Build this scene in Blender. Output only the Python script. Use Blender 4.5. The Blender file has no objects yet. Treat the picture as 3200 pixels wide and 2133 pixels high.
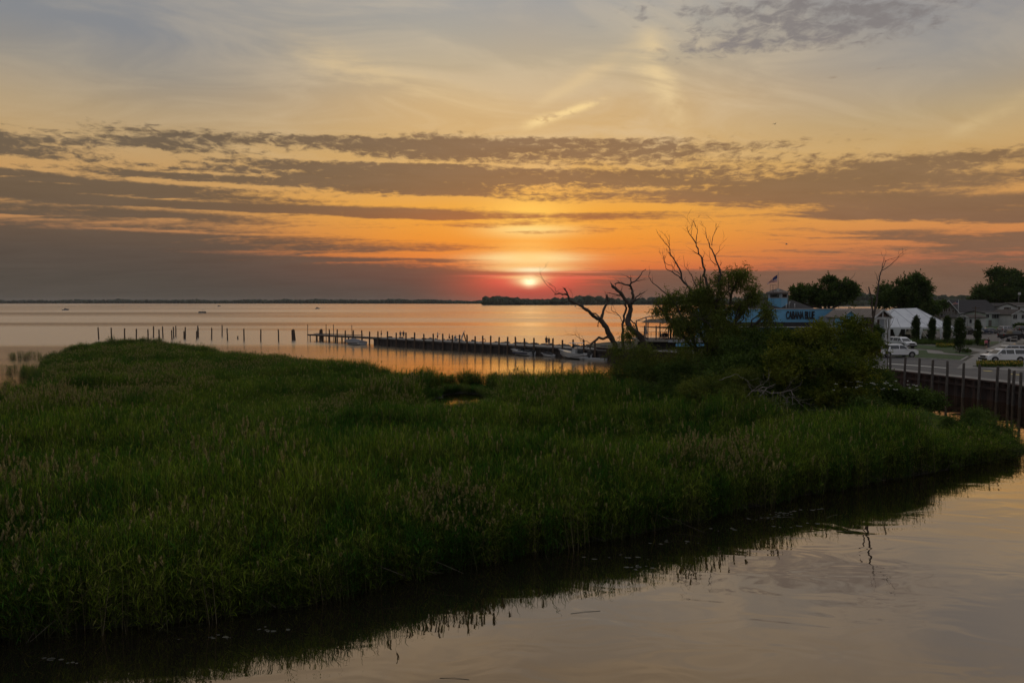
import bpy, bmesh, math, random
import numpy as np
from mathutils import Vector, Matrix, noise as mnoise

R = math.radians
scene = bpy.context.scene
C = scene.collection

# ------------------------------------------------------------------ camera
F_PX, CX, CY, HORIZ = 2162.0, 1600.0, 1066.5, 942.0      # photograph: 3200 x 2133
PITCH = math.atan((CY - HORIZ) / F_PX)
CAM_H = 10.0
cam_d = bpy.data.cameras.new('camera')
cam = bpy.data.objects.new('camera', cam_d)
C.objects.link(cam)
cam.location = (0, 0, CAM_H)
cam.rotation_euler = (math.pi / 2 - PITCH, 0, 0)
cam_d.sensor_width = 36.0
cam_d.lens = 36.0 * F_PX / 3200.0
cam_d.clip_start = 0.2
cam_d.clip_end = 30000
scene.camera = cam


def ray(px, py):
    dx, dy = (px - CX) / F_PX, (CY - py) / F_PX
    cp, sp = math.cos(PITCH), math.sin(PITCH)
    return Vector((dx, cp + dy * sp, -sp + dy * cp))


def at(px, py, z=0.0):
    """where the sight line through a photo point meets the level z"""
    d = ray(px, py)
    t = (z - CAM_H) / d.z
    return Vector((d.x * t, d.y * t, z))


def at_y(px, py, Y):
    """the point of that sight line at distance Y along the view"""
    d = ray(px, py)
    t = Y / d.y
    return Vector((d.x * t, Y, CAM_H + d.z * t))


def azel(px, py):
    d = ray(px, py).normalized()
    return math.degrees(math.atan2(d.x, d.y)), math.degrees(math.asin(d.z))


# ------------------------------------------------------------------ world: a hazy sunset sky with cloud layers
scene.view_settings.view_transform = 'Standard'
scene.view_settings.look = 'None'
scene.view_settings.exposure = 0.0
scene.view_settings.gamma = 1.0
scene.view_settings.use_curve_mapping = False

SUN_AZ, SUN_EL = azel(1655, 880)
world = bpy.data.worlds.new('World')
scene.world = world
world.use_nodes = True
NT = world.node_tree
NT.nodes.clear()


def lin(c, g=None):
    def f(v):
        v /= 255.0
        return v / 12.92 if v <= 0.04045 else ((v + 0.055) / 1.055) ** 2.4
    return tuple(f(v) for v in c)


class E:
    """a value in a node tree, with arithmetic"""
    def __init__(s, nt, sock): s.nt, s.s = nt, sock
    def _m(s, op, *a, clamp=False):
        n = s.nt.nodes.new('ShaderNodeMath'); n.operation = op; n.use_clamp = clamp
        for i, v in enumerate(a):
            if isinstance(v, E): s.nt.links.new(v.s, n.inputs[i])
            else: n.inputs[i].default_value = float(v)
        return E(s.nt, n.outputs[0])
    def __add__(s, o): return s._m('ADD', s, o)
    __radd__ = __add__
    def __sub__(s, o): return s._m('SUBTRACT', s, o)
    def __rsub__(s, o): return s._m('SUBTRACT', o, s)
    def __mul__(s, o): return s._m('MULTIPLY', s, o)
    __rmul__ = __mul__
    def __truediv__(s, o): return s._m('DIVIDE', s, o)
    def __rtruediv__(s, o): return s._m('DIVIDE', o, s)
    def abs(s): return s._m('ABSOLUTE', s)
    def max(s, o): return s._m('MAXIMUM', s, o)
    def min(s, o): return s._m('MINIMUM', s, o)
    def pow(s, o): return s._m('POWER', s, o)
    def exp(s): return s._m('EXPONENT', s)
    def clamp(s): return s._m('ADD', s, 0.0, clamp=True)
    def smooth(s, a, b, lo=0.0, hi=1.0):
        n = s.nt.nodes.new('ShaderNodeMapRange'); n.interpolation_type = 'SMOOTHSTEP'
        s.nt.links.new(s.s, n.inputs[0])
        for i, v in zip((1, 2, 3, 4), (a, b, lo, hi)):
            if isinstance(v, E): s.nt.links.new(v.s, n.inputs[i])
            else: n.inputs[i].default_value = v
        return E(s.nt, n.outputs[0])
    def curve(s, pts, x0, x1, y0, y1):
        u = ((s - x0) / (x1 - x0))
        n = s.nt.nodes.new('ShaderNodeFloatCurve')
        s.nt.links.new(u.s, n.inputs['Value'])
        cm = n.mapping; cm.use_clip = False; cm.extend = 'HORIZONTAL'
        cv = cm.curves[0]
        pts = sorted(((x - x0) / (x1 - x0), (y - y0) / (y1 - y0)) for x, y in pts)
        while len(cv.points) < len(pts): cv.points.new(0.5, 0.5)
        for p, (x, y) in zip(cv.points, pts):
            p.location = (x, y); p.handle_type = 'AUTO_CLAMPED'
        cm.update()
        return E(s.nt, n.outputs[0]) * (y1 - y0) + y0
    def ramp(s, stops):
        n = s.nt.nodes.new('ShaderNodeValToRGB')
        s.nt.links.new(s.s, n.inputs[0])
        cr = n.color_ramp; cr.interpolation = 'LINEAR'
        while len(cr.elements) < len(stops): cr.elements.new(0.5)
        for e, (p, c) in zip(cr.elements, stops):
            e.position = p; e.color = (*c, 1)
        return E(s.nt, n.outputs[0])


def combine(nt, x, y, z=0.0):
    n = nt.nodes.new('ShaderNodeCombineXYZ')
    for i, v in enumerate((x, y, z)):
        if isinstance(v, E): nt.links.new(v.s, n.inputs[i])
        else: n.inputs[i].default_value = v
    return E(nt, n.outputs[0])


def noise_of(nt, vec, scale, detail=3.0, rough=0.5, dist=0.0, dims='3D', ntype=None):
    n = nt.nodes.new('ShaderNodeTexNoise'); n.noise_dimensions = dims
    if ntype: n.noise_type = ntype
    if vec is not None: nt.links.new(vec.s, n.inputs['Vector'])
    n.inputs['Scale'].default_value = scale; n.inputs['Detail'].default_value = detail
    n.inputs['Roughness'].default_value = rough; n.inputs['Distortion'].default_value = dist
    return E(nt, n.outputs['Fac'])


def mix(nt, fac, a, b, mode='MIX'):
    n = nt.nodes.new('ShaderNodeMix'); n.data_type = 'RGBA'; n.blend_type = mode; n.clamp_factor = True
    for k, v in ((0, fac), (6, a), (7, b)):
        if isinstance(v, E): nt.links.new(v.s, n.inputs[k])
        elif k == 0: n.inputs[k].default_value = v
        else: n.inputs[k].default_value = (*v, 1)
    return E(nt, n.outputs[2])


# cover of the cloud decks along the horizon panorama: columns of (height in the photograph, cover)
COVER = {
    0: (381, 0, 388, .4, 400, .1, 420, .8, 475, .85, 486, .5, 497, .15, 517, .25, 530, .85, 544, .9, 554, .35, 565, .95, 612, .95, 629, .6, 640, .85, 668, .85, 675, .4, 687, .6, 707, .75, 720, 1, 940, 1),
    500: (385, 0, 392, .55, 405, .6, 415, .78, 462, .75, 470, .4, 478, .1, 505, .12, 520, .5, 531, .2, 541, .9, 554, .9, 564, .2, 570, .25, 580, .9, 612, .9, 619, .3, 629, .9, 646, .9, 653, .5, 664, .85, 676, .8, 684, .4, 700, .5, 714, .7, 722, .3, 731, .9, 790, .75, 800, .95, 940, 1),
    1000: (413, 0, 422, .5, 435, .7, 449, .7, 469, .3, 483, .1, 497, .15, 507, .7, 517, .92, 578, .92, 592, .6, 605, .35, 619, .22, 629, .6, 636, .3, 646, .85, 673, .85, 680, .3, 690, .35, 707, .5, 721, .35, 748, .6, 782, .75, 796, .3, 809, .9, 819, .6, 836, 1, 940, 1),
    1400: (405, .1, 415, .35, 430, .6, 440, .85, 488, .85, 498, .5, 508, .2, 514, .9, 604, .9, 612, .5, 622, .12, 640, .18, 650, .5, 664, .8, 683, .8, 690, .2, 702, .3, 716, .2, 742, .1, 768, .5, 782, .55, 796, .1, 805, .3, 812, .85, 820, .4, 834, .6, 856, .95, 940, .95),
    1655: (425, .15, 434, .6, 442, .85, 476, .8, 507, .55, 520, .15, 534, .8, 564, .85, 578, .55, 605, .5, 619, .6, 636, .3, 653, .08, 670, .6, 680, .7, 700, .55, 713, .03, 724, .55, 734, .12, 762, .12, 775, .5, 788, .1, 810, 0, 826, .3, 836, 0, 846, .2, 852, .85, 858, .8, 865, .2, 877, 0, 890, .3, 940, .4),
    2000: (0, .4, 60, .36, 100, .05, 130, 0, 425, .1, 435, .7, 476, .75, 507, .5, 527, .4, 541, .85, 578, .85, 588, .5, 602, .6, 615, .55, 632, .25, 653, .2, 666, .7, 677, .6, 690, .3, 707, .4, 721, .2, 748, .15, 782, .3, 816, .3, 840, .3, 848, .9, 940, .95),
    2400: (0, .72, 60, .7, 100, .42, 130, .56, 165, .15, 200, 0, 432, .05, 442, .5, 462, .6, 479, .3, 496, .6, 524, .5, 544, .55, 564, .8, 578, .92, 632, .92, 643, .5, 656, .2, 670, .3, 687, .35, 707, .2, 717, .5, 728, .3, 762, .2, 789, .35, 816, .3, 843, .4, 853, .9, 940, .95),
    2800: (0, .5, 50, .64, 110, .4, 150, .05, 196, .1, 210, .36, 222, .05, 462, .1, 470, .3, 479, .5, 496, .6, 507, .9, 564, .92, 585, .6, 598, .6, 612, .9, 673, .92, 683, .5, 694, .2, 710, .25, 717, .5, 728, .75, 748, .5, 782, .45, 816, .5, 850, .9, 940, .95),
    3200: (440, 0, 456, .5, 476, .7, 490, .6, 507, .3, 517, .25, 537, .8, 551, .7, 571, .4, 592, .3, 612, .8, 694, .92, 700, .5, 710, .3, 721, .4, 728, .9, 768, .9, 789, .6, 850, .75, 940, .9),
}


def build_sky(nt):
    tc = nt.nodes.new('ShaderNodeTexCoord')
    sep = nt.nodes.new('ShaderNodeSeparateXYZ')
    nt.links.new(tc.outputs['Generated'], sep.inputs[0])
    x, y, z = (E(nt, sep.outputs[i]) for i in range(3))
    az = x._m('ARCTAN2', x, y) * (180 / math.pi)
    el = x._m('ARCSINE', z) * (180 / math.pi)
    zc = z.max(0.0)
    q = 1.0 / (zc + 0.18)
    P = combine(nt, x * q, y * q)                                # a cloud deck seen in perspective
    q2 = 1.0 / (zc + 0.06)
    P2 = combine(nt, x * q2 * 0.4, y * q2)                       # streaks drawn out along the horizon
    streak = noise_of(nt, P2, 2.4, 7, 0.66, 0.3, '2D')
    fine = noise_of(nt, P, 21.0, 5, 0.62, 0.3, '2D')
    mid = noise_of(nt, combine(nt, x * q * 0.5 + y * q * 0.28, y * q * 1.1 - x * q * 0.35), 3.4, 5, 0.6, 0.5, '2D')
    # --- air: colour by height, for the sun side, both flanks and the sky behind
    t = (el / 90.0).max(0.0).pow(0.5)
    T = lambda e: (max(e, 0) / 90.0) ** 0.5
    def rp(st): return t.ramp([(T(e), lin(c)) for e, c in st])
    zen = [(30, (168, 156, 140)), (42, (158, 158, 162)), (90, (158, 165, 180))]
    core = rp([(0, (150, 80, 66)), (1, (176, 84, 68)), (1.45, (206, 88, 72)), (1.9, (238, 116, 84)), (2.5, (255, 206, 140)), (3, (255, 200, 126)), (3.6, (255, 232, 165)),
               (4.2, (248, 178, 88)), (5, (246, 170, 74)), (5.9, (255, 224, 142)), (6.4, (250, 190, 88)), (7.5, (255, 198, 92)), (9, (240, 178, 86)), (11, (218, 170, 98)),
               (13, (214, 176, 118)), (15.5, (206, 174, 126)), (18.5, (186, 170, 142)), (23.5, (158, 158, 158))] + zen)
    front = rp([(0, (140, 82, 66)), (1, (160, 88, 68)), (2.2, (206, 104, 66)), (3.4, (228, 130, 62)), (5, (236, 148, 56)), (7.5, (236, 166, 68)),
                (10.5, (216, 168, 96)), (13, (212, 174, 116)), (15.5, (206, 174, 126)), (18.5, (186, 170, 142)), (21, (170, 164, 152)), (23.5, (158, 158, 158))] + zen)
    left = rp([(0, (76, 69, 61)), (2, (90, 78, 67)), (3.6, (120, 92, 76)), (5, (176, 124, 84)), (7.5, (200, 150, 92)),
               (9.5, (196, 153, 98)), (11.5, (188, 156, 110)), (13.5, (174, 152, 120)), (16, (150, 143, 133)), (18.6, (134, 136, 140)), (22, (134, 137, 143))] + zen)
    right = rp([(0, (108, 88, 76)), (1.5, (124, 92, 76)), (3, (176, 108, 78)), (4.5, (204, 130, 78)), (6, (212, 146, 82)), (8.5, (204, 154, 92)),
                (11, (197, 161, 106)), (13, (182, 159, 122)), (15, (165, 153, 136)), (17, (151, 147, 143)), (19, (142, 141, 143)), (22, (142, 142, 146))] + zen)
    back = rp([(0, (98, 95, 100)), (8, (124, 122, 128)), (20, (150, 151, 158)), (40, (164, 168, 178)), (90, (158, 165, 180))])
    da = az - SUN_AZ
    near = (0.0 - (da * 0.27).pow(2.0)).exp()
    ada = da.abs()
    col = mix(nt, da.smooth(-30, -6), left, front)
    col = mix(nt, da.smooth(6, 32), col, right)
    col = mix(nt, near, col, core)
    col = mix(nt, ada.smooth(50, 125), col, back)
    # soft veils of cirrus, contrails and a fanned plume of ice
    veil = mid.smooth(0.34, 0.74) * el.smooth(7, 14) * ada.smooth(10, 34, 1.0, 0.45)
    col = mix(nt, veil * 0.34, col, lin((226, 204, 168)))

    def trail(p0, p1, w0, w1, c, k, n, rag=1.5):
        nonlocal col
        (a0, e0), (a1, e1) = azel(*p0), azel(*p1)
        L2 = (a1 - a0) ** 2 + (e1 - e0) ** 2
        ka, ke = (a1 - a0) / L2, (e1 - e0) / L2
        tt = az * ka + el * ke - (a0 * ka + e0 * ke)
        sl = math.sqrt(L2)
        dd = az * ((e1 - e0) / sl) - el * ((a1 - a0) / sl) - (a0 * (e1 - e0) - e0 * (a1 - a0)) / sl
        w = tt.clamp() * ((w1 - w0) / 37.7) + w0 / 37.7
        g = (0.0 - (dd / w + (fine - 0.5) * rag * 0.6).pow(2.0)).exp() * tt.smooth(-0.05, 0.25) * tt.smooth(0.7, 1.08, k, 0.0)
        col = mix(nt, g * n, col, c)
    soft = mid.smooth(0.28, 0.62)
    trail((1618, 402), (1900, 308), 15, 8, lin((248, 216, 152)), 0.9, fine.smooth(0.3, 0.55))
    trail((1990, 90), (2150, 410), 60, 22, lin((236, 208, 156)), 0.85, soft)
    trail((1640, 350), (2010, 130), 12, 30, lin((226, 198, 150)), 0.55, soft)
    trail((850, 110), (1750, 440), 40, 60, lin((230, 200, 148)), 0.5, soft)
    trail((2950, 430), (3260, 280), 14, 22, lin((218, 190, 140)), 0.45, soft)
    # --- clouds: brown-grey, warmer towards the sun
    warm = (0.0 - (da * el.smooth(2.2, 6.0, 0.17, 0.068)).pow(2.0)).exp()
    cc = mix(nt, da.smooth(-4, 26), lin((83, 76, 68)), lin((118, 92, 74)))
    cc = mix(nt, warm, cc, lin((160, 94, 60)))
    cc_hi = mix(nt, da.smooth(-30, 8), lin((92, 80, 69)), lin((126, 99, 74)))
    cc = mix(nt, el.smooth(5.0, 9.5), cc, cc_hi)
    cc = mix(nt, el.smooth(15.0, 19), cc, lin((126, 120, 119)))
    cc = mix(nt, near * el.smooth(0.8, 2.6, 1.0, 0.0), cc, lin((164, 78, 66)))
    e25 = el * (1 / 25.0) + (streak - 0.5) * 0.02
    cols = []
    for px, lst in sorted(COVER.items()):
        st = sorted((azel(px, lst[i])[1] / 25.0, lst[i + 1]) for i in range(0, len(lst), 2))
        if st[-1][1] > 0: st[-1] = (1.0 if st[-1][0] > .6 else st[-1][0] + .012, 0.0)                     # the deck ends overhead
        cols.append((azel(px, 600)[0], e25.ramp([(max(p, 0.0), (v, v, v)) for p, v in st])))
    cov = cols[0][1]
    wz = az + (streak - 0.5) * 9.0
    for (a0, _), (a1, c1) in zip(cols, cols[1:]):
        n = nt.nodes.new('ShaderNodeMapRange'); nt.links.new(wz.s, n.inputs[0])
        n.inputs[1].default_value = a0; n.inputs[2].default_value = a1
        cov = mix(nt, E(nt, n.outputs[0]), cov, c1)
    up = el.smooth(6.5, 10.5)
    tex = (fine - 0.5) * (up * 0.85 + 0.35) + (streak - 0.5) * (1.15 - up * 0.35) - 0.035
    d = (cov + tex).smooth(0.25, 0.74) * (cov * 6.0).clamp()
    kk = mid * 0.3 + streak * 0.3 + 0.72
    cc = mix(nt, 1.0, cc, combine(nt, kk, kk, kk), 'MULTIPLY')
    col = mix(nt, d * 0.9, col, cc)

    def glow(px, py, sx, sy, c, k, br=0):
        nonlocal col
        a, e = azel(px, py)
        a1 = azel(px + sx, py)[0] - a; e1 = azel(px, py - sy)[1] - e
        g = (0.0 - ((az - a) * (1 / a1)).pow(2.0) - ((el - e) * (1 / e1)).pow(2.0)).exp() * k
        if br: g = g * gap
        col = mix(nt, g, col, c)
    gap = streak.smooth(0.30, 0.58, 0.25, 1.0)
    glow(1655, 806, 150, 14, lin((255, 228, 156)), 0.85, 1)
    glow(1655, 838, 120, 9, lin((255, 216, 136)), 0.8, 1)
    glow(1655, 790, 75, 60, lin((255, 196, 104)), 0.4, 1)
    glow(1655, 905, 200, 50, lin((196, 84, 68)), 0.6)
    glow(1655, 880, 150, 24, lin((236, 100, 78)), 0.85)
    glow(1800, 850, 110, 3.0, lin((240, 136, 96)), 0.85)
    glow(1545, 862, 90, 3.0, lin((236, 112, 88)), 0.75)
    glow(1780, 866, 100, 3.5, lin((232, 104, 84)), 0.7)
    glow(1640, 866, 70, 5, lin((255, 190, 120)), 0.9)
    glow(1656, 876, 46, 16, lin((255, 226, 160)), 1.0)
    glow(1664, 843, 60, 7, lin((255, 240, 190)), 1.0)
    # the sun itself, flattened by the cloud that bars it
    disc = (((az - SUN_AZ) * 0.8).pow(2.0) + ((el - SUN_EL) * 1.2 + (streak - 0.5) * 0.5).pow(2.0))
    disc = (disc * -6.0).exp()
    bar = ((el - (SUN_EL + 0.3)) + (fine - 0.5) * 0.6).abs().smooth(0.02, 0.09, 0.25, 1.0)
    col = mix(nt, disc * bar, col, (1.6, 1.22, 0.72))
    # a share of clear-air light from the sky model, at the same sun
    sky = nt.nodes.new('ShaderNodeTexSky'); sky.sky_type = 'NISHITA'; sky.sun_disc = False
    sky.sun_elevation = R(SUN_EL); sky.sun_rotation = R(SUN_AZ); sky.air_density = 2.0; sky.dust_density = 4.0; sky.ozone_density = 2.0
    bg1 = nt.nodes.new('ShaderNodeBackground'); nt.links.new(sky.outputs[0], bg1.inputs[0]); bg1.inputs[1].default_value = SKY_CLEAR
    bg2 = nt.nodes.new('ShaderNodeBackground'); nt.links.new(col.s, bg2.inputs[0]); bg2.inputs[1].default_value = SKY_CLOUD
    add = nt.nodes.new('ShaderNodeAddShader'); nt.links.new(bg1.outputs[0], add.inputs[0]); nt.links.new(bg2.outputs[0], add.inputs[1])
    out = nt.nodes.new('ShaderNodeOutputWorld'); nt.links.new(add.outputs[0], out.inputs[0])


SKY_CLEAR, SKY_CLOUD = 0.02, 0.96
build_sky(NT)

# ------------------------------------------------------------------ sun: low, weak and red through the haze
sun_d = bpy.data.lights.new('sun', 'SUN')
sun_d.energy = 0.0008
sun_d.angle = R(3.0)
sun_d.color = (1.0, 0.52, 0.24)
sun = bpy.data.objects.new('sun', sun_d)
C.objects.link(sun)
sd = Vector((math.sin(R(SUN_AZ)) * math.cos(R(SUN_EL)), math.cos(R(SUN_AZ)) * math.cos(R(SUN_EL)), math.sin(R(SUN_EL))))
sun.rotation_euler = sd.to_track_quat('Z', 'Y').to_euler()

# ------------------------------------------------------------------ render settings
cy = scene.cycles
cy.use_denoising = True
cy.max_bounces = 6; cy.diffuse_bounces = 2; cy.glossy_bounces = 3; cy.transmission_bounces = 3; cy.transparent_max_bounces = 8; cy.volume_bounces = 0
cy.caustics_reflective = False; cy.caustics_refractive = False
cy.sample_clamp_indirect = 4.0

# ------------------------------------------------------------------ materials
MATS = {}


def mat(name, c, rough=0.7, c2=None, scale=6.0, metal=0.0, bump=0.0, bscale=None, spec=0.5, stretch=None, thr=(0.35, 0.65), coat=0.0, trans=0.0, island=False):
    """one surface: a base colour varied by noise (c2), grain (bump) and optional thin translucency"""
    if name in MATS: return MATS[name]
    m = bpy.data.materials.new(name); m.use_nodes = True
    nt = m.node_tree; b = nt.nodes['Principled BSDF']
    b.inputs['Roughness'].default_value = rough; b.inputs['Metallic'].default_value = metal
    b.inputs['Specular IOR Level'].default_value = spec; b.inputs['Coat Weight'].default_value = coat
    tc = nt.nodes.new('ShaderNodeTexCoord'); vec = E(nt, tc.outputs['Object'])
    if stretch:
        mp = nt.nodes.new('ShaderNodeMapping'); nt.links.new(vec.s, mp.inputs[0]); mp.inputs['Scale'].default_value = stretch; vec = E(nt, mp.outputs[0])
    colr = None
    if c2 is not None:
        f = noise_of(nt, vec, scale, 4, 0.6)
        colr = mix(nt, f.smooth(*thr), c, c2)
        if island:
            g = nt.nodes.new('ShaderNodeNewGeometry'); rnd = E(nt, g.outputs['Random Per Island'])
            k = rnd * 0.9 + 0.55
            colr = mix(nt, 1.0, colr, combine(nt, k, k, k), 'MULTIPLY')
        nt.links.new(colr.s, b.inputs['Base Color'])
    else:
        b.inputs['Base Color'].default_value = (*c, 1)
    if bump:
        bp = nt.nodes.new('ShaderNodeBump'); bp.inputs['Strength'].default_value = bump; bp.inputs['Distance'].default_value = 0.03
        nf = noise_of(nt, vec, bscale or scale * 4, 4, 0.6); nt.links.new(nf.s, bp.inputs['Height']); nt.links.new(bp.outputs[0], b.inputs['Normal'])
    if trans:
        tr = nt.nodes.new('ShaderNodeBsdfTranslucent'); mx = nt.nodes.new('ShaderNodeMixShader'); mx.inputs[0].default_value = trans
        if colr is not None:
            tcol = mix(nt, 1.0, colr, (1.5, 1.6, 0.7), 'MULTIPLY'); nt.links.new(tcol.s, tr.inputs[0])
        else: tr.inputs[0].default_value = (*c, 1)
        nt.links.new(b.outputs[0], mx.inputs[1]); nt.links.new(tr.outputs[0], mx.inputs[2])
        nt.links.new(mx.outputs[0], nt.nodes['Material Output'].inputs[0])
    MATS[name] = m
    return m


def M_(n): return MATS[n]


mat('mud', (0.020, 0.017, 0.013), 0.6, (0.010, 0.009, 0.007), 0.6, bump=0.6)
mat('asphalt', (0.105, 0.098, 0.092), 0.85, (0.072, 0.068, 0.065), 0.35, bump=0.3, bscale=40)
mat('gravel_lot', (0.16, 0.14, 0.125), 0.9, (0.11, 0.1, 0.09), 0.5, bump=0.4, bscale=30)
mat('concrete', (0.26, 0.24, 0.215), 0.85, (0.18, 0.168, 0.15), 0.8, bump=0.25, bscale=20)
mat('kerb', (0.34, 0.32, 0.29), 0.85, (0.25, 0.235, 0.21), 1.2)
mat('lawn', (0.045, 0.085, 0.018), 0.9, (0.03, 0.055, 0.014), 1.5, bump=0.8, bscale=25)
mat('line_paint', (0.7, 0.68, 0.6), 0.6); mat('line_yellow', (0.62, 0.46, 0.08), 0.6)
mat('earth', (0.07, 0.06, 0.045), 0.95, (0.045, 0.05, 0.025), 0.25, bump=0.4)
mat('pile_wood', (0.13, 0.085, 0.055), 0.9, (0.06, 0.042, 0.03), 5, bump=0.8, bscale=18, stretch=(3, 3, .5))
mat('pile_grey', (0.12, 0.10, 0.085), 0.9, (0.06, 0.052, 0.045), 5, bump=0.8, bscale=18, stretch=(3, 3, .5))
mat('rust_steel', (0.065, 0.036, 0.028), 0.9, (0.03, 0.021, 0.019), 1.4, bump=0.5, stretch=(1, 1, .4))
mat('dark_steel', (0.06, 0.045, 0.038), 0.85, (0.03, 0.025, 0.022), 1.4, bump=0.4)
mat('rock', (0.14, 0.125, 0.11), 0.9, (0.07, 0.062, 0.056), 2.0, bump=0.8)
mat('bark_dead', (0.10, 0.075, 0.058), 0.9, (0.045, 0.034, 0.028), 7, bump=0.9, bscale=14, stretch=(2, 2, .5))
mat('bark', (0.075, 0.06, 0.045), 0.9, (0.035, 0.028, 0.022), 7, bump=0.8, stretch=(2, 2, .5))
mat('twig_pale', (0.24, 0.21, 0.18), 0.9, (0.12, 0.10, 0.085), 5)
mat('willow_leaf', (0.13, 0.145, 0.032), 0.6, (0.075, 0.10, 0.022), 0.9, trans=0.35, island=True, spec=0.04)
mat('bush_leaf', (0.15, 0.155, 0.024), 0.6, (0.06, 0.088, 0.016), 0.6, trans=0.35, island=True, spec=0.04)
mat('shrub_leaf', (0.085, 0.125, 0.03), 0.6, (0.05, 0.08, 0.02), 0.8, trans=0.3, island=True, spec=0.04)
mat('maple_leaf', (0.07, 0.105, 0.03), 0.65, (0.042, 0.066, 0.02), 0.5, trans=0.3, island=True, spec=0.04)
mat('hedge_leaf', (0.05, 0.075, 0.022), 0.65, (0.03, 0.046, 0.015), 1.2, trans=0.2, island=True, spec=0.04)
mat('far_leaf', (0.035, 0.05, 0.022), 0.9, (0.02, 0.03, 0.014), 0.05)
mat('flower_white', (0.6, 0.6, 0.5), 0.7); mat('flower_yellow', (0.55, 0.36, 0.03), 0.7, (0.35, 0.2, 0.02), 4, island=True)
mat('siding_blue', (0.13, 0.37, 0.58), 0.6, (0.11, 0.32, 0.50), 0.7)
mat('siding_grey', (0.30, 0.32, 0.34), 0.7, (0.25, 0.27, 0.29), 0.7)
mat('trim_white', (0.50, 0.50, 0.49), 0.6, (0.38, 0.38, 0.37), 1.0)
mat('shingle_dark', (0.035, 0.03, 0.03), 0.9, (0.02, 0.018, 0.019), 2.0, bump=0.5, bscale=12)
mat('shingle_brown', (0.07, 0.055, 0.046), 0.9, (0.045, 0.036, 0.032), 2.0, bump=0.5, bscale=12)
mat('roof_metal', (0.16, 0.13, 0.115), 0.45, (0.12, 0.10, 0.09), 0.6, metal=0.3)
mat('roof_seam', (0.30, 0.27, 0.245), 0.5, metal=0.3)
mat('sign_black', (0.010, 0.010, 0.013), 0.5)
mat('glass_dark', (0.015, 0.018, 0.022), 0.06, spec=0.8)
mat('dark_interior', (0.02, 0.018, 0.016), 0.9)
mat('sail_brown', (0.10, 0.075, 0.055), 0.85, (0.075, 0.055, 0.042), 1.0, trans=0.1)
mat('steel_grey', (0.22, 0.21, 0.20), 0.5, metal=0.4)
mat('tent_white', (0.66, 0.67, 0.69), 0.6, (0.58, 0.59, 0.61), 0.5, trans=0.12)
mat('tent_seam', (0.36, 0.37, 0.39), 0.7)
mat('wall_white', (0.44, 0.44, 0.43), 0.7, (0.36, 0.36, 0.35), 0.6); mat('wall_sage', (0.40, 0.45, 0.40), 0.7, (0.34, 0.38, 0.34), 0.6)
mat('wall_brown', (0.16, 0.14, 0.115), 0.8, (0.12, 0.105, 0.09), 0.6)
mat('paint_white', (0.72, 0.72, 0.72), 0.28, coat=0.6); mat('paint_black', (0.012, 0.012, 0.014), 0.22, coat=0.8)
mat('paint_silver', (0.34, 0.34, 0.35), 0.3, metal=0.5, coat=0.6); mat('paint_navy', (0.02, 0.03, 0.06), 0.25, coat=0.8)
mat('paint_grey', (0.12, 0.12, 0.125), 0.28, coat=0.7)
mat('tyre', (0.018, 0.018, 0.018), 0.9); mat('rim', (0.3, 0.3, 0.31), 0.35, metal=0.8); mat('black_plastic', (0.02, 0.02, 0.021), 0.6)
mat('lamp_red', (0.28, 0.02, 0.02), 0.2); mat('lamp_clear', (0.5, 0.5, 0.5), 0.1, spec=0.8)
mat('hull_white', (0.42, 0.42, 0.42), 0.3, coat=0.4); mat('hull_navy', (0.02, 0.028, 0.06), 0.3, coat=0.4); mat('canvas_grey', (0.17, 0.17, 0.18), 0.85, (0.13, 0.13, 0.14), 2)
mat('canvas_dark', (0.03, 0.03, 0.033), 0.85)
mat('skin', (0.42, 0.25, 0.18), 0.6); mat('hair_dark', (0.03, 0.02, 0.014), 0.7)
for k, c in dict(cloth_navy=(0.03, 0.035, 0.07), cloth_black=(0.02, 0.02, 0.022), cloth_grey=(0.14, 0.14, 0.15), cloth_white=(0.55, 0.54, 0.52), cloth_pink=(0.5, 0.14, 0.17), cloth_khaki=(0.22, 0.18, 0.12), cloth_red=(0.3, 0.04, 0.03)).items():
    mat(k, c, 0.9)
mat('ring_orange', (0.5, 0.14, 0.04), 0.6)
mat('flag_red', (0.42, 0.05, 0.05), 0.85, trans=0.25); mat('flag_white', (0.6, 0.58, 0.55), 0.85, trans=0.25); mat('flag_blue', (0.03, 0.04, 0.13), 0.85, trans=0.2)
mat('straw', (0.15, 0.13, 0.095), 0.9, (0.08, 0.068, 0.05), 3.0)
mat('pad', (0.085, 0.078, 0.05), 0.7, (0.05, 0.052, 0.035), 3.0)
mat('gull', (0.45, 0.45, 0.45), 0.8)


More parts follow.
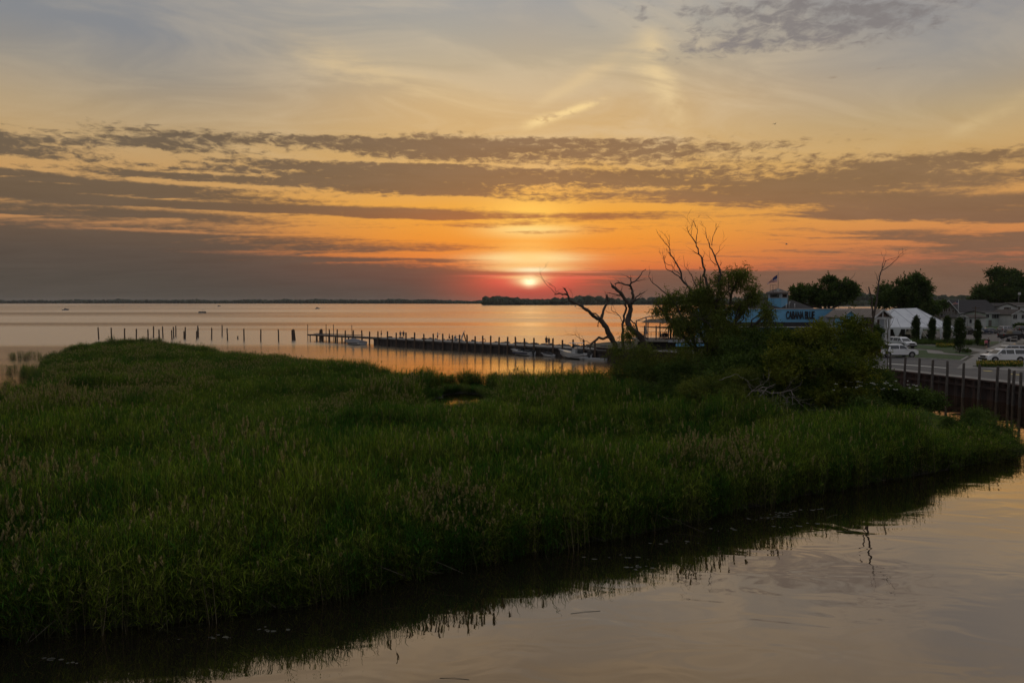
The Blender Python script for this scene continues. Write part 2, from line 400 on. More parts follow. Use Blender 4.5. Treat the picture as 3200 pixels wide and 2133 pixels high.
# ------------------------------------------------------------------ mesh building
class MB:
    """collects shapes; build() links them as one mesh object"""
    def __init__(s): s.v, s.f, s.m, s.smooth, s.mi = [], [], [], False, 0
    def add(s, vs, fs):
        o = len(s.v); s.v.extend(tuple(p) for p in vs); s.f.extend(tuple(i + o for i in f) for f in fs); s.m.extend([s.mi] * len(fs)); return s
    def box(s, c, d, rz=0.0, rot=None, taper=None):
        x, y, z = (k / 2 for k in d); tx, ty = taper or (1, 1)
        vs = [Vector((sx * x * (tx if sz > 0 else 1), sy * y * (ty if sz > 0 else 1), sz * z)) for sz in (-1, 1) for sx, sy in ((-1, -1), (1, -1), (1, 1), (-1, 1))]
        mt = rot if rot is not None else Matrix.Rotation(rz, 3, 'Z')
        return s.add([mt @ v + Vector(c) for v in vs], [(3, 2, 1, 0), (4, 5, 6, 7), (0, 1, 5, 4), (1, 2, 6, 5), (2, 3, 7, 6), (3, 0, 4, 7)])
    def bar(s, a, b, w, h=None, up=(0, 0, 1)):
        a, b = Vector(a), Vector(b); d = b - a; L = d.length; d.normalize(); upv = Vector(up)
        if abs(d.dot(upv)) > 0.99: upv = Vector((1, 0, 0))
        x = d.cross(upv).normalized(); z = x.cross(d)
        m3 = Matrix((x, d, z)).transposed()
        return s.box((a + b) / 2, (w, L, h or w), rot=m3)
    def tube(s, pts, rad, n=6, cap=True):
        pts = [Vector(p) for p in pts]
        if not hasattr(rad, '__len__'): rad = [rad] * len(pts)
        rings, prev = [], None
        for i, p in enumerate(pts):
            d = (pts[min(i + 1, len(pts) - 1)] - pts[max(i - 1, 0)])
            d = d.normalized() if d.length > 1e-9 else Vector((0, 0, 1))
            if prev is None:
                a = Vector((1, 0, 0)) if abs(d.x) < 0.9 else Vector((0, 1, 0)); u = d.cross(a).normalized()
            else:
                u = prev - d * prev.dot(d); u = u.normalized() if u.length > 1e-6 else d.orthogonal().normalized()
            prev = u; w = d.cross(u)
            rings.append([p + (u * math.cos(t) + w * math.sin(t)) * rad[i] for t in (2 * math.pi * k / n for k in range(n))])
        return s.loft(rings, cap)
    def loft(s, rings, cap=True, closed=True):
        n = len(rings[0]); vs = [p for r in rings for p in r]; fs = []
        for i in range(len(rings) - 1):
            for k in range(n if closed else n - 1):
                k2 = (k + 1) % n; fs.append((i * n + k, i * n + k2, (i + 1) * n + k2, (i + 1) * n + k))
        if cap: fs.append(tuple(range(n - 1, -1, -1))); fs.append(tuple((len(rings) - 1) * n + k for k in range(n)))
        return s.add(vs, fs)
    def prism(s, poly, z0, z1):
        n = len(poly); vs = [(x, y, z0) for x, y in poly] + [(x, y, z1) for x, y in poly]
        return s.add(vs, [tuple(range(n - 1, -1, -1)), tuple(range(n, 2 * n))] + [(i, (i + 1) % n, (i + 1) % n + n, i + n) for i in range(n)])
    def prism_y(s, poly, y0, y1):
        """a side outline (x, z) extruded along y"""
        n = len(poly); vs = [(x, y0, z) for x, z in poly] + [(x, y1, z) for x, z in poly]
        return s.add(vs, [tuple(range(n)), tuple(range(2 * n - 1, n - 1, -1))] + [((i + 1) % n, i, i + n, (i + 1) % n + n) for i in range(n)])
    def lathe(s, prof, c=(0, 0, 0), n=12, cap=True):
        return s.loft([[Vector((c[0] + r * math.cos(t), c[1] + r * math.sin(t), c[2] + z)) for t in (2 * math.pi * k / n for k in range(n))] for r, z in prof], cap)
    def blob(s, c, r, seed=0, amp=0.25, seg=8, ring=5, fr=1.3):
        c = Vector(c); rr = Vector(r) if hasattr(r, '__len__') else Vector((r, r, r)); rings = []
        for i in range(ring + 1):
            th = math.pi * (i + 0.02) / (ring + 0.04); row = []
            for k in range(seg):
                ph = 2 * math.pi * k / seg
                d = Vector((math.sin(th) * math.cos(ph), math.sin(th) * math.sin(ph), -math.cos(th)))
                q = 1 + amp * mnoise.noise(d * fr + Vector((seed * 3.7, seed * 1.3, 0.0)))
                row.append(c + Vector((d.x * rr.x, d.y * rr.y, d.z * rr.z)) * q)
            rings.append(row)
        return s.loft(rings)
    def mesh(s, name):
        me = bpy.data.meshes.new(name); me.from_pydata([tuple(p) for p in s.v], [], s.f)
        return me
    def build(s, name, m, parent=None, smooth=False, loc=None):
        me = s.mesh(name)
        for mm in (m if isinstance(m, (list, tuple)) else [m]): me.materials.append(MATS[mm] if isinstance(mm, str) else mm)
        if any(s.m): me.polygons.foreach_set('material_index', s.m)
        if smooth: me.polygons.foreach_set('use_smooth', [True] * len(me.polygons))
        me.validate()
        o = bpy.data.objects.new(name, me); C.objects.link(o)
        if parent is not None: o.parent = parent
        if loc is not None: o.location = loc
        return o


def tag(o, label=None, cat=None, group=None, kind=None):
    for k, v in (('label', label), ('category', cat), ('group', group), ('kind', kind)):
        if v: o[k] = v
    return o


def thing(name, label, cat, loc=(0, 0, 0), rz=0.0, group=None):
    o = bpy.data.objects.new(name, None); C.objects.link(o); o.empty_display_size = 0.3
    o.location = loc; o.rotation_euler = (0, 0, rz)
    return tag(o, label, cat, group)


def copy_tree(o, parent=None):
    c = o.copy(); C.objects.link(c); c.parent = parent
    for ch in list(o.children): copy_tree(ch, c)
    return c


def struct(o): o['kind'] = 'structure'; return o


def flat(name, poly, z, m, parent=None):
    return MB().add([(x, y, z) for x, y in poly], [tuple(range(len(poly)))]).build(name, m, parent)


def np_mesh(name, verts, faces_flat, nper, m, parent=None, mat_idx=None):
    """large mesh from arrays; every face has nper corners"""
    me = bpy.data.meshes.new(name); nv = len(verts); nf = len(faces_flat) // nper
    me.vertices.add(nv); me.vertices.foreach_set('co', np.asarray(verts, np.float32).ravel())
    me.loops.add(nf * nper); me.loops.foreach_set('vertex_index', np.asarray(faces_flat, np.int32))
    me.polygons.add(nf); me.polygons.foreach_set('loop_start', np.arange(0, nf * nper, nper, dtype=np.int32)); me.polygons.foreach_set('loop_total', np.full(nf, nper, np.int32))
    for mm in (m if isinstance(m, (list, tuple)) else [m]): me.materials.append(MATS[mm] if isinstance(mm, str) else mm)
    if mat_idx is not None: me.polygons.foreach_set('material_index', np.asarray(mat_idx, np.int32))
    me.update(calc_edges=True); me.validate()
    if name is None: return me
    o = bpy.data.objects.new(name, me); C.objects.link(o)
    if parent is not None: o.parent = parent
    return o


def inside(poly, x, y):
    """vectorised point in polygon"""
    r = np.zeros(len(x), bool); n = len(poly); j = n - 1
    for i in range(n):
        xi, yi = poly[i]; xj, yj = poly[j]
        hit = ((yi > y) != (yj > y)) & (x < (xj - xi) * (y - yi) / ((yj - yi) or 1e-9) + xi)
        r ^= hit; j = i
    return r


def edge_dist(poly, x, y):
    d = np.full(len(x), 1e9); n = len(poly)
    for i in range(n):
        ax, ay = poly[i]; bx, by = poly[(i + 1) % n]; ex, ey = bx - ax, by - ay; L = ex * ex + ey * ey or 1e-9
        t = np.clip(((x - ax) * ex + (y - ay) * ey) / L, 0, 1)
        d = np.minimum(d, np.hypot(x - ax - t * ex, y - ay - t * ey))
    return d


_rs = np.random.RandomState(5)
_G = _rs.rand(64, 64)


def vnoise(x, y, s):
    """smooth value noise, vectorised; s = size of a patch in metres"""
    u, v = np.asarray(x) / s, np.asarray(y) / s
    i, j = np.floor(u).astype(int), np.floor(v).astype(int); fu, fv = u - i, v - j
    fu, fv = fu * fu * (3 - 2 * fu), fv * fv * (3 - 2 * fv)
    g = lambda a, b: _G[a % 64, b % 64]
    return (g(i, j) * (1 - fu) + g(i + 1, j) * fu) * (1 - fv) + (g(i, j + 1) * (1 - fu) + g(i + 1, j + 1) * fu) * fv

# ------------------------------------------------------------------ the setting: water, marsh bed, land
def water_material():
    m = bpy.data.materials.new('water'); m.use_nodes = True; nt = m.node_tree; b = nt.nodes['Principled BSDF']
    g = nt.nodes.new('ShaderNodeNewGeometry'); sep = nt.nodes.new('ShaderNodeSeparateXYZ'); nt.links.new(g.outputs['Position'], sep.inputs[0])
    X, Y = E(nt, sep.outputs[0]), E(nt, sep.outputs[1]); pos = E(nt, g.outputs['Position'])
    # the sheltered creek lies still; the open lake carries ripples, with calmer lanes
    lake = Y.smooth(60, 130)
    v1 = combine(nt, X * 0.35, Y, 0.0)
    small = noise_of(nt, v1, 1.1, 3, 0.55, 0.2, '2D')
    longw = noise_of(nt, combine(nt, X * 0.25, Y, 0.0), 0.22, 2, 0.5, 0.3, '2D')
    calm = noise_of(nt, combine(nt, X * 0.12, Y, 0.0), 0.012, 3, 0.6, 0.4, '2D').smooth(0.38, 0.62)
    creek = noise_of(nt, combine(nt, X * 0.5, Y, 0.0), 0.7, 2, 0.5, 0.5, '2D')
    h_l = (small * 0.2 + longw * 0.34) * (calm * 0.8 + 0.35)
    h_c = creek * 0.042 + longw * 0.06
    h = h_c * (1.0 - lake) + h_l * lake
    bp = nt.nodes.new('ShaderNodeBump'); bp.inputs['Strength'].default_value = 1.0; bp.inputs['Distance'].default_value = 0.35
    nt.links.new(h.s, bp.inputs['Height'])
    r = lake * (calm * 0.10 + 0.14) + 0.015
    # dark water under a mirror whose strength grows towards grazing view
    gl = nt.nodes.new('ShaderNodeBsdfGlossy'); nt.links.new(mix(nt, lake, (1.0, 0.83, 0.66), (1.0, 0.93, 0.84)).s, gl.inputs['Color']); nt.links.new(r.s, gl.inputs['Roughness']); nt.links.new(bp.outputs[0], gl.inputs['Normal'])
    lw = nt.nodes.new('ShaderNodeLayerWeight'); lw.inputs['Blend'].default_value = 0.5; nt.links.new(bp.outputs[0], lw.inputs['Normal'])
    df = nt.nodes.new('ShaderNodeBsdfDiffuse'); df.inputs['Color'].default_value = (0.012, 0.010, 0.007, 1)
    mx = nt.nodes.new('ShaderNodeMixShader'); nt.links.new(E(nt, lw.outputs['Facing']).pow(1.55).s, mx.inputs[0]); nt.links.new(df.outputs[0], mx.inputs[1]); nt.links.new(gl.outputs[0], mx.inputs[2])
    nt.links.new(mx.outputs[0], nt.nodes['Material Output'].inputs[0]); nt.nodes.remove(b)
    MATS['water'] = m
    return m


water_material()
struct(flat('water', [(-5200, -60), (5200, -60), (5200, 6200), (-5200, 6200)], 0.0, 'water'))


def pxy(pts, z=0.0): return [tuple(at(px, py, z)[:2]) for px, py in pts]


MARSH = pxy([(-420, 2090), (0, 1990), (540, 1945), (1000, 1873), (1360, 1785), (1600, 1736), (2000, 1664), (2300, 1592), (2700, 1512), (3000, 1458), (3140, 1432), (3192, 1408),
             (3176, 1394), (3110, 1398), (3050, 1376), (2995, 1340), (2950, 1305), (2860, 1270), (2700, 1228), (2500, 1202), (2300, 1182), (2100, 1172), (1960, 1186), (1900, 1202),
             (1700, 1206), (1400, 1202), (1330, 1214), (1240, 1198), (1130, 1178), (1000, 1152), (850, 1134), (700, 1121), (560, 1090), (480, 1078), (300, 1080), (190, 1118), (125, 1138), (165, 1152), (112, 1168), (158, 1194), (112, 1242), (-30, 1278), (-420, 1340)])
PONDS = [(pxy([(1340, 1280), (1365, 1250), (1420, 1232), (1485, 1234), (1510, 1256), (1478, 1278), (1405, 1288)])), pxy([(1150, 1174), (1210, 1170), (1240, 1176), (1180, 1181)])]


def marsh_bed():
    xs = np.arange(-110, 62, 0.8); ys = np.arange(14, 172, 0.8)
    gx, gy = np.meshgrid(xs, ys); fx, fy = gx.ravel(), gy.ravel()
    ins = inside(MARSH, fx, fy); d = edge_dist(MARSH, fx, fy) * np.where(ins, 1, -1)
    z = np.clip(d * 0.12, -0.5, 0.14) + (vnoise(fx, fy, 2.0) - 0.5) * 0.06
    for p in PONDS:
        dp = edge_dist(p, fx, fy) * np.where(inside(p, fx, fy), 1, -1) + (vnoise(fx, fy, 1.7) - .6) * 2.2; z = np.where(dp > -1.5, np.minimum(z, -0.1 - dp * 0.15), z)
    nx = len(xs); idx = np.arange(len(fx)).reshape(gy.shape)
    q = np.stack([idx[:-1, :-1], idx[:-1, 1:], idx[1:, 1:], idx[1:, :-1]], -1).reshape(-1, 4)
    keep = (z[q] > -0.45).any(1); q = q[keep]
    struct(np_mesh('marsh_ground', np.stack([fx, fy, z], 1), q.ravel(), 4, 'mud'))


marsh_bed()

LZ = 1.9                                          # level of the made ground behind the bulkhead
WALL_LINE = [(15.0, 121.5), (22.0, 113.0), (30.0, 104.5), (38.0, 94.0), (44.2, 83.0), (46.6, 75.5), (49.2, 68.0), (48.2, 62.0), (46.0, 40.0), (45.0, 5.0)]
LAND = WALL_LINE + [(520, 5), (560, 700), (190, 640), (120, 420), (82, 230), (58, 178), (36, 152), (20, 140), (14, 131)]
struct(MB().prism(LAND, -1.2, LZ).build('ground', 'earth'))


def loc_px(px, py): return at(px, py, LZ)


def sheet(name, pts, dz, m): return struct(flat(name, [tuple(at(px, py, LZ + dz)[:2]) for px, py in pts], LZ + dz, m))


# concrete promenade along the bulkhead, the road, paths, lawns and the far car park
def offset_line(line, d):
    out = []
    for i, p in enumerate(line):
        a = Vector(line[max(i - 1, 0)]); b = Vector(line[min(i + 1, len(line) - 1)]); t = (b - a).normalized()
        out.append((p[0] - t.y * d, p[1] + t.x * d))
    return out


LAND_IN = 1
_wl = WALL_LINE[1:]
_side = 1.0
_o = offset_line(_wl, _side)
if _o[3][0] < _wl[3][0]: _side = -1.0


def strip(name, d0, d1, dz, m, line=_wl):
    a, b = offset_line(line, _side * d0), offset_line(line, _side * d1)
    return struct(flat(name, a + b[::-1], LZ + dz, m))


strip('promenade', 0.3, 2.6, 0.006, 'concrete')
struct(flat('road', offset_line(_wl, _side * 2.6) + [(62, 5), (74, 66), (70, 84), (60, 98), (48, 112), (34, 124)], LZ + 0.004, 'asphalt'))
sheet('car_park', [(2925, 1062), (3330, 1072), (3330, 1034), (2880, 1032)], 0.008, 'gravel_lot')
sheet('drive', [(2990, 1150), (3060, 1150), (3400, 1170), (3400, 1080), (3150, 1062), (3080, 1090), (3060, 1102), (3010, 1132)], 0.008, 'concrete')
sheet('pavement', [(2820, 1084), (2985, 1088), (3070, 1100), (3080, 1092), (3000, 1082), (2860, 1076)], 0.012, 'concrete')
sheet('path', [(2870, 1090), (2930, 1095), (3030, 1110), (3060, 1102), (3060, 1112), (2900, 1103), (2842, 1089)], 0.016, 'concrete')
sheet('lawn', [(2846, 1092), (2895, 1093), (2900, 1102), (3022, 1114), (3002, 1126), (2925, 1121), (2850, 1118), (2800, 1116)], 0.03, 'lawn')
sheet('lawn', [(2942, 1095), (2985, 1096), (3038, 1104), (3030, 1109), (2950, 1101)], 0.03, 'lawn')
sheet('lawn', [(2852, 1076), (2990, 1084), (2982, 1094), (2930, 1092), (2840, 1086)], 0.03, 'lawn')
sheet('lawn', [(2760, 1100), (2800, 1086), (2850, 1074), (3090, 1076), (3200, 1052), (2990, 1050), (2750, 1060)], 0.002, 'lawn')
sheet('lawn', [(2850, 1033), (3350, 1034), (3500, 1012), (2850, 1012)], 0.02, 'lawn')


def kerb_line(name, pts, w=0.18, h=0.12):
    m = MB(); p = [at(px, py, LZ) for px, py in pts]
    for a, b in zip(p, p[1:]): m.bar(a + Vector((0, 0, h / 2)), b + Vector((0, 0, h / 2)), w, h)
    return struct(m.build(name, 'kerb'))


kerb_line('kerb', [(2800, 1116), (2850, 1119), (2925, 1122), (3002, 1127), (3024, 1115)])
kerb_line('kerb', [(3040, 1144), (3120, 1147), (3200, 1151), (3300, 1156)])
# painted marks on the road: a pale edge line, stop bar, yellow dash
sheet('road_marking', [(2772, 1134.5), (2880, 1142), (2960, 1149), (2960, 1150.3), (2880, 1143.3), (2772, 1136)], 0.012, 'line_paint')
sheet('road_marking', [(3070, 1156.5), (3096, 1158.0), (3104, 1160), (3076, 1158.4)], 0.012, 'line_yellow')
sheet('road_marking', [(3150, 1166.5), (3190, 1170), (3196, 1172.2), (3154, 1168.6)], 0.012, 'line_yellow')


# steel sheet-pile bulkhead with a cap, and the posts before it
def bulkhead():
    t = thing('bulkhead', 'rusty corrugated steel bulkhead holding the land along the creek', 'bulkhead')
    ln = WALL_LINE; pts = []
    for (ax, ay), (bx, by) in zip(ln, ln[1:]):
        a, b = Vector((ax, ay)), Vector((bx, by)); L = (b - a).length; n = max(2, int(L / 0.24)); d = (b - a) / n; nr = Vector((-d.y, d.x)).normalized() * -_side
        for k in range(n):
            off = 0.30 if (len(pts) // 2) % 2 else 0.10
            pts.append(a + d * k + nr * off)
    m = MB(); m.loft([[Vector((p.x, p.y, -0.8)) for p in pts], [Vector((p.x, p.y, LZ - 0.02)) for p in pts]], cap=False, closed=False)
    m.build('sheet_piling', 'rust_steel', t)
    c = MB()
    for a, b in zip(offset_line(ln, -_side * 0.16), offset_line(ln, -_side * 0.16)[1:]): c.bar((*a, LZ + 0.02), (*b, LZ + 0.02), 0.5, 0.16)
    c.build('cap_beam', 'rust_steel', t)
    w = MB(); wl = offset_line(ln, -_side * 0.36)
    for a, b in zip(wl, wl[1:]): w.bar((*a, 1.25), (*b, 1.25), 0.1, 0.22)
    w.build('wale', 'rust_steel', t)


bulkhead()


def pile_mesh(name, h, r, below=1.2, m='pile_grey', seed=0, top=0.92):
    rnd = random.Random(seed); z = [-below, 0, h * .35, h * .7, h - .03, h]
    pts = [(rnd.uniform(-.02, .02) * (k > 1), rnd.uniform(-.02, .02) * (k > 1), zz) for k, zz in enumerate(z)]
    mb = MB(); mb.tube(pts, [r * 1.08, r * 1.05, r, r * .97, r * .95, r * top], 9)
    me = mb.mesh(name); me.materials.append(MATS[m]); return me


def put(name, me, loc, rz=0, tilt=(0, 0), scale=(1, 1, 1), parent=None):
    o = bpy.data.objects.new(name, me); C.objects.link(o); o.location = loc; o.rotation_euler = (tilt[0], tilt[1], rz); o.scale = scale
    if parent: o.parent = parent
    return o


BH = [(2786, 1113), (2833, 1116), (2878, 1120), (2920, 1124), (2966, 1129), (3017, 1134), (3067, 1139), (3124, 1145), (3161, 1153), (3176, 1158), (3198, 1164)]
_bp = [pile_mesh('bulkhead_post', 3.75, 0.13, 1.0, 'pile_grey', s) for s in range(3)]
ords = ['first', 'second', 'third', 'fourth', 'fifth', 'sixth', 'seventh', 'eighth', 'ninth', 'tenth', 'eleventh', 'twelfth']
for i, (px, py) in enumerate(BH):
    dxy = (px - CX) / F_PX
    best = None
    wl = offset_line(WALL_LINE, -_side * 0.62)
    for a, b in zip(wl, wl[1:]):
        a, b = Vector(a), Vector(b); den = (b.x - a.x) - dxy * (b.y - a.y)
        if abs(den) < 1e-6: continue
        s_ = (dxy * a.y - a.x) / den
        if -0.02 <= s_ <= 1.02: best = a + (b - a) * s_; break
    if best is None: best = Vector((dxy * 66, 66))
    zt = at_y(px, py, best.y).z
    o = put('bulkhead_post', _bp[i % 3], (best.x, best.y, 0), rz=i, scale=(1, 1, zt / 3.75))
    lab = ['weathered timber post before the bulkhead, nearest the dark bushes', 'timber post before the bulkhead, second from the dark bushes']
    tag(o, lab[i] if i < 2 else ('timber post before the steel bulkhead, %s counted from the bushes' % ords[i] if i < 8 else
        {8: 'left one of two posts close together near the bulkhead corner', 9: 'right one of two posts close together near the bulkhead corner', 10: 'timber post at the picture edge beyond the bulkhead corner'}[i]), 'post', 'posts along the bulkhead')


# far shores: one mass of wood each, on low ground
def far_wood(name, pts, n, hmin, hmax, label, seed, depth=120, gap=None):
    rnd = random.Random(seed); m = MB()
    for k in range(n):
        u = (k + rnd.random()) / n; s = u * (len(pts) - 1); i = min(int(s), len(pts) - 2); f = s - i
        p = Vector(pts[i]) * (1 - f) + Vector(pts[i + 1]) * f
        if gap and gap(u) and rnd.random() < 0.8: continue
        p = p + Vector((rnd.uniform(-6, 6), rnd.uniform(0, depth)))
        h = rnd.uniform(hmin, hmax) * (0.75 + 0.5 * mnoise.noise(Vector((p.x * 0.008, p.y * 0.003, seed))) + 0.2)
        w = h * rnd.uniform(0.45, 0.8)
        m.blob((p.x, p.y, h * 0.5), (w, w, h * 0.55), k, 0.5, 6, 4, 2.2)
    o = m.build(name, 'far_leaf'); tag(o, label, 'wood', kind='stuff'); return o


def shore(name, pts, depth, h=1.2):
    a = [Vector(p) for p in pts]; m = MB()
    m.loft([[Vector((p.x, p.y, -1)) for p in a], [Vector((p.x, p.y + 1, h)) for p in a], [Vector((p.x, p.y + depth, h + 1)) for p in a]], cap=False, closed=False)
    return struct(m.build(name, 'earth'))


def line_px(pts): return [tuple(at(px, py)[:2]) for px, py in pts]


FAR = line_px([(-500, 948), (400, 948), (1000, 948.5), (1500, 949), (2200, 949), (2900, 949)])
shore('far_shore', FAR, 400); far_wood('far_wood', [(x, y + 25) for x, y in FAR], 2600, 13, 20, 'long dark wood along the far lake shore', 3, 150)

MIDS = line_px([(1515, 953.5), (1600, 953.2), (1700, 953), (1800, 952.5), (1950, 952), (2150, 952), (2450, 953)])
shore('peninsula', MIDS, 250); far_wood('far_wood', [(x, y + 12) for x, y in MIDS], 420, 8, 24, 'darker wooded point of land below the setting sun', 8, 90)
RS = line_px([(2440, 957), (2600, 957.5), (2750, 957), (2900, 957), (3100, 957), (3400, 957)])
RS2 = [(x, y + 10) for x, y in RS]


def hill(name, pts, d0, h):
    a = [Vector(p) for p in pts]; m = MB()
    m.loft([[Vector((p.x, p.y, -1)) for p in a], [Vector((p.x, p.y + 2, 1)) for p in a], [Vector((p.x + 0, p.y + d0, h)) for p in a], [Vector((p.x, p.y + d0 * 3, h * 1.1)) for p in a]], cap=False, closed=False)
    return struct(m.build(name, 'earth'))


hill('wooded_hill', RS, 160, 13)
far_wood('far_wood', [(x, y + 8) for x, y in RS], 260, 10, 16, 'wooded hillside shore across the water behind the tent', 12, 60)
_fw = far_wood('far_wood', [(x, y + 120) for x, y in RS], 260, 12, 17, 'upper rows of the wooded hillside behind the tent', 14, 120); _fw.location.z = 11

# ------------------------------------------------------------------ the reed bed: clumps of cane scattered over the marsh (stuff)
def reed_material(name, a, b, c, tr):
    """cane: green to olive to straw, changing from clump to clump and in drifts that also paint in shaded hollows"""
    m = bpy.data.materials.new(name); m.use_nodes = True; nt = m.node_tree; p = nt.nodes['Principled BSDF']
    g = nt.nodes.new('ShaderNodeNewGeometry'); oi = nt.nodes.new('ShaderNodeObjectInfo')
    pos = E(nt, g.outputs['Position']); rnd = E(nt, oi.outputs['Random']); isl = E(nt, g.outputs['Random Per Island'])
    drift = noise_of(nt, pos, 0.11, 4, 0.65)
    col = mix(nt, (drift + (rnd - 0.5) * 0.5).smooth(0.30, 0.72), a, b)  # real green variety, with the shade of hollows put into the dark drifts
    col = mix(nt, (isl + rnd * 0.3).smooth(0.98, 1.25), col, c)
    k = isl * 1.1 + 0.45  # blade-to-blade contrast, also painting bright tips against shaded gaps
    col = mix(nt, 1.0, col, combine(nt, k, k, k), 'MULTIPLY')
    nt.links.new(col.s, p.inputs['Base Color']); p.inputs['Roughness'].default_value = 0.6; p.inputs['Specular IOR Level'].default_value = 0.03
    t = nt.nodes.new('ShaderNodeBsdfTranslucent'); mx = nt.nodes.new('ShaderNodeMixShader'); mx.inputs[0].default_value = tr
    tc = mix(nt, 1.0, col, (1.25, 1.4, 0.6), 'MULTIPLY'); nt.links.new(tc.s, t.inputs[0])
    nt.links.new(p.outputs[0], mx.inputs[1]); nt.links.new(t.outputs[0], mx.inputs[2]); nt.links.new(mx.outputs[0], nt.nodes['Material Output'].inputs[0])
    MATS[name] = m


reed_material('reed_leaf', (0.034, 0.110, 0.012), (0.165, 0.225, 0.020), (0.21, 0.19, 0.06), 0.36)
reed_material('reed_stem', (0.030, 0.038, 0.014), (0.045, 0.046, 0.020), (0.13, 0.105, 0.065), 0.0)
reed_material('reed_plume', (0.26, 0.215, 0.115), (0.32, 0.265, 0.145), (0.22, 0.165, 0.09), 0.35)


def reed_clump(seed, stems, spread, plume, leafw, dead=0.0):
    rnd = random.Random(seed); V, Fq, MI = [], [], []

    def ribbon(p, d, L, w, n, droop, mi, w1=0.08, side=None):
        d = d.normalized(); sd_ = side or Vector((-d.y, d.x, 0.0)); sd_ = sd_.normalized() if sd_.length > 1e-3 else Vector((1, 0, 0))
        o = len(V); q = p.copy(); dd = d.copy()
        for k in range(n + 1):
            f = k / n; ww = w * (1 - f) + w * w1 * f if mi != 0 else w * max(0.06, math.sin(math.pi * (0.12 + 0.88 * f)))
            V.append(q - sd_ * ww * .5); V.append(q + sd_ * ww * .5)
            q = q + dd * (L / n); dd = (dd + Vector((0, 0, -droop / n))).normalized()
        for k in range(n):
            Fq.append((o + 2 * k, o + 2 * k + 1, o + 2 * k + 3, o + 2 * k + 2)); MI.append(mi)

    for s in range(stems):
        a = rnd.random() * 6.283; r = spread * math.sqrt(rnd.random()); base = Vector((math.cos(a) * r, math.sin(a) * r, -0.1))
        h = rnd.uniform(0.78, 1.12); isdead = rnd.random() < dead
        lean = Vector((rnd.gauss(0, .07), rnd.gauss(0, .07), 1)) if not isdead else Vector((rnd.gauss(0, .7), rnd.gauss(0, .7), 0.5))
        wind = Vector((rnd.uniform(.0, .12), rnd.uniform(-.05, .05), 0)); sdv = Vector((math.cos(a * 7), math.sin(a * 7), 0))
        H = 2.5 * h
        ribbon(base, lean, H, 0.016, 3, -0.0, 1, 0.5, sdv)
        ln = lean.normalized()
        if isdead: continue
        for k in range(rnd.randint(7, 10)):
            f = rnd.uniform(0.12, 0.98); t = rnd.random() * 6.283
            d = Vector((math.cos(t), math.sin(t), rnd.uniform(0.5, 1.6))) + wind * 3
            ribbon(base + ln * (H * f), d, rnd.uniform(0.22, 0.44), leafw * rnd.uniform(.7, 1.2), 2, rnd.uniform(0.4, 1.3), 0, 0.1)
        ribbon(base + ln * (H * .97), ln + wind, rnd.uniform(.18, .32), leafw * .6, 2, 0.2, 0, .05, sdv)
        if rnd.random() < plume:
            p = base + ln * H; d = ln + wind * 2.5 + Vector((rnd.gauss(0, .06), rnd.gauss(0, .06), 0))
            ribbon(p - d * .1, d, 0.45, 0.014, 2, 0.1, 1, .5, sdv)
            for k in range(14):
                f = rnd.uniform(.15, .9); t = rnd.random() * 6.283; dd = Vector((math.cos(t) * .45, math.sin(t) * .45, 1)) + wind * 2
                ribbon(p + d.normalized() * (.42 * f), dd, 0.15 * (1.2 - f * .6), 0.045, 1, 0.3, 2, .35)
    o = np_mesh('reed_clump', np.array([tuple(v) for v in V]), np.array(Fq).ravel(), 4, ['reed_leaf', 'reed_stem', 'reed_plume'], None, MI)
    C.objects.unlink(o)
    return o


REED_PROTO = bpy.data.collections.new('reed_prototypes')
for i, args in enumerate([(1, 24, .44, .02, .020, 0), (2, 24, .44, .0, .021, 0), (3, 22, .42, .07, .019, .02), (4, 25, .46, .0, .023, 0), (5, 22, .44, .18, .019, .04), (6, 15, .5, .12, .018, .55)]):
    o = reed_clump(*args); o.name = 'reed_clump_%02d' % i; REED_PROTO.objects.link(o)


def scatter(name, pos, rot, scl, idx, coll, label, cat):
    me = bpy.data.meshes.new(name); me.vertices.add(len(pos)); me.vertices.foreach_set('co', np.asarray(pos, np.float32).ravel())
    for an, ty, data in (('rot', 'FLOAT_VECTOR', rot), ('scl', 'FLOAT_VECTOR', scl), ('pick', 'INT', idx)):
        at_ = me.attributes.new(an, ty, 'POINT')
        at_.data.foreach_set('vector' if ty == 'FLOAT_VECTOR' else 'value', np.asarray(data, np.float32 if ty != 'INT' else np.int32).ravel())
    o = bpy.data.objects.new(name, me); C.objects.link(o)
    ng = bpy.data.node_groups.new(name + '_scatter', 'GeometryNodeTree')
    ng.interface.new_socket('Geometry', in_out='INPUT', socket_type='NodeSocketGeometry'); ng.interface.new_socket('Geometry', in_out='OUTPUT', socket_type='NodeSocketGeometry')
    N, L = ng.nodes, ng.links
    gi, go = N.new('NodeGroupInput'), N.new('NodeGroupOutput'); ip = N.new('GeometryNodeInstanceOnPoints'); ci = N.new('GeometryNodeCollectionInfo')
    ci.inputs['Collection'].default_value = coll; ci.inputs['Separate Children'].default_value = True; ci.inputs['Reset Children'].default_value = True
    def named(an, ty):
        n = N.new('GeometryNodeInputNamedAttribute'); n.data_type = ty; n.inputs[0].default_value = an
        return [s for s in n.outputs if s.enabled and s.name == 'Attribute'][0]
    L.new(gi.outputs[0], ip.inputs['Points']); L.new(ci.outputs[0], ip.inputs['Instance']); ip.inputs['Pick Instance'].default_value = True
    L.new(named('pick', 'INT'), ip.inputs['Instance Index']); L.new(named('rot', 'FLOAT_VECTOR'), ip.inputs['Rotation']); L.new(named('scl', 'FLOAT_VECTOR'), ip.inputs['Scale'])
    L.new(ip.outputs[0], go.inputs[0])
    md = o.modifiers.new('scatter', 'NODES'); md.node_group = ng
    tag(o, label, cat, kind='stuff')
    return o


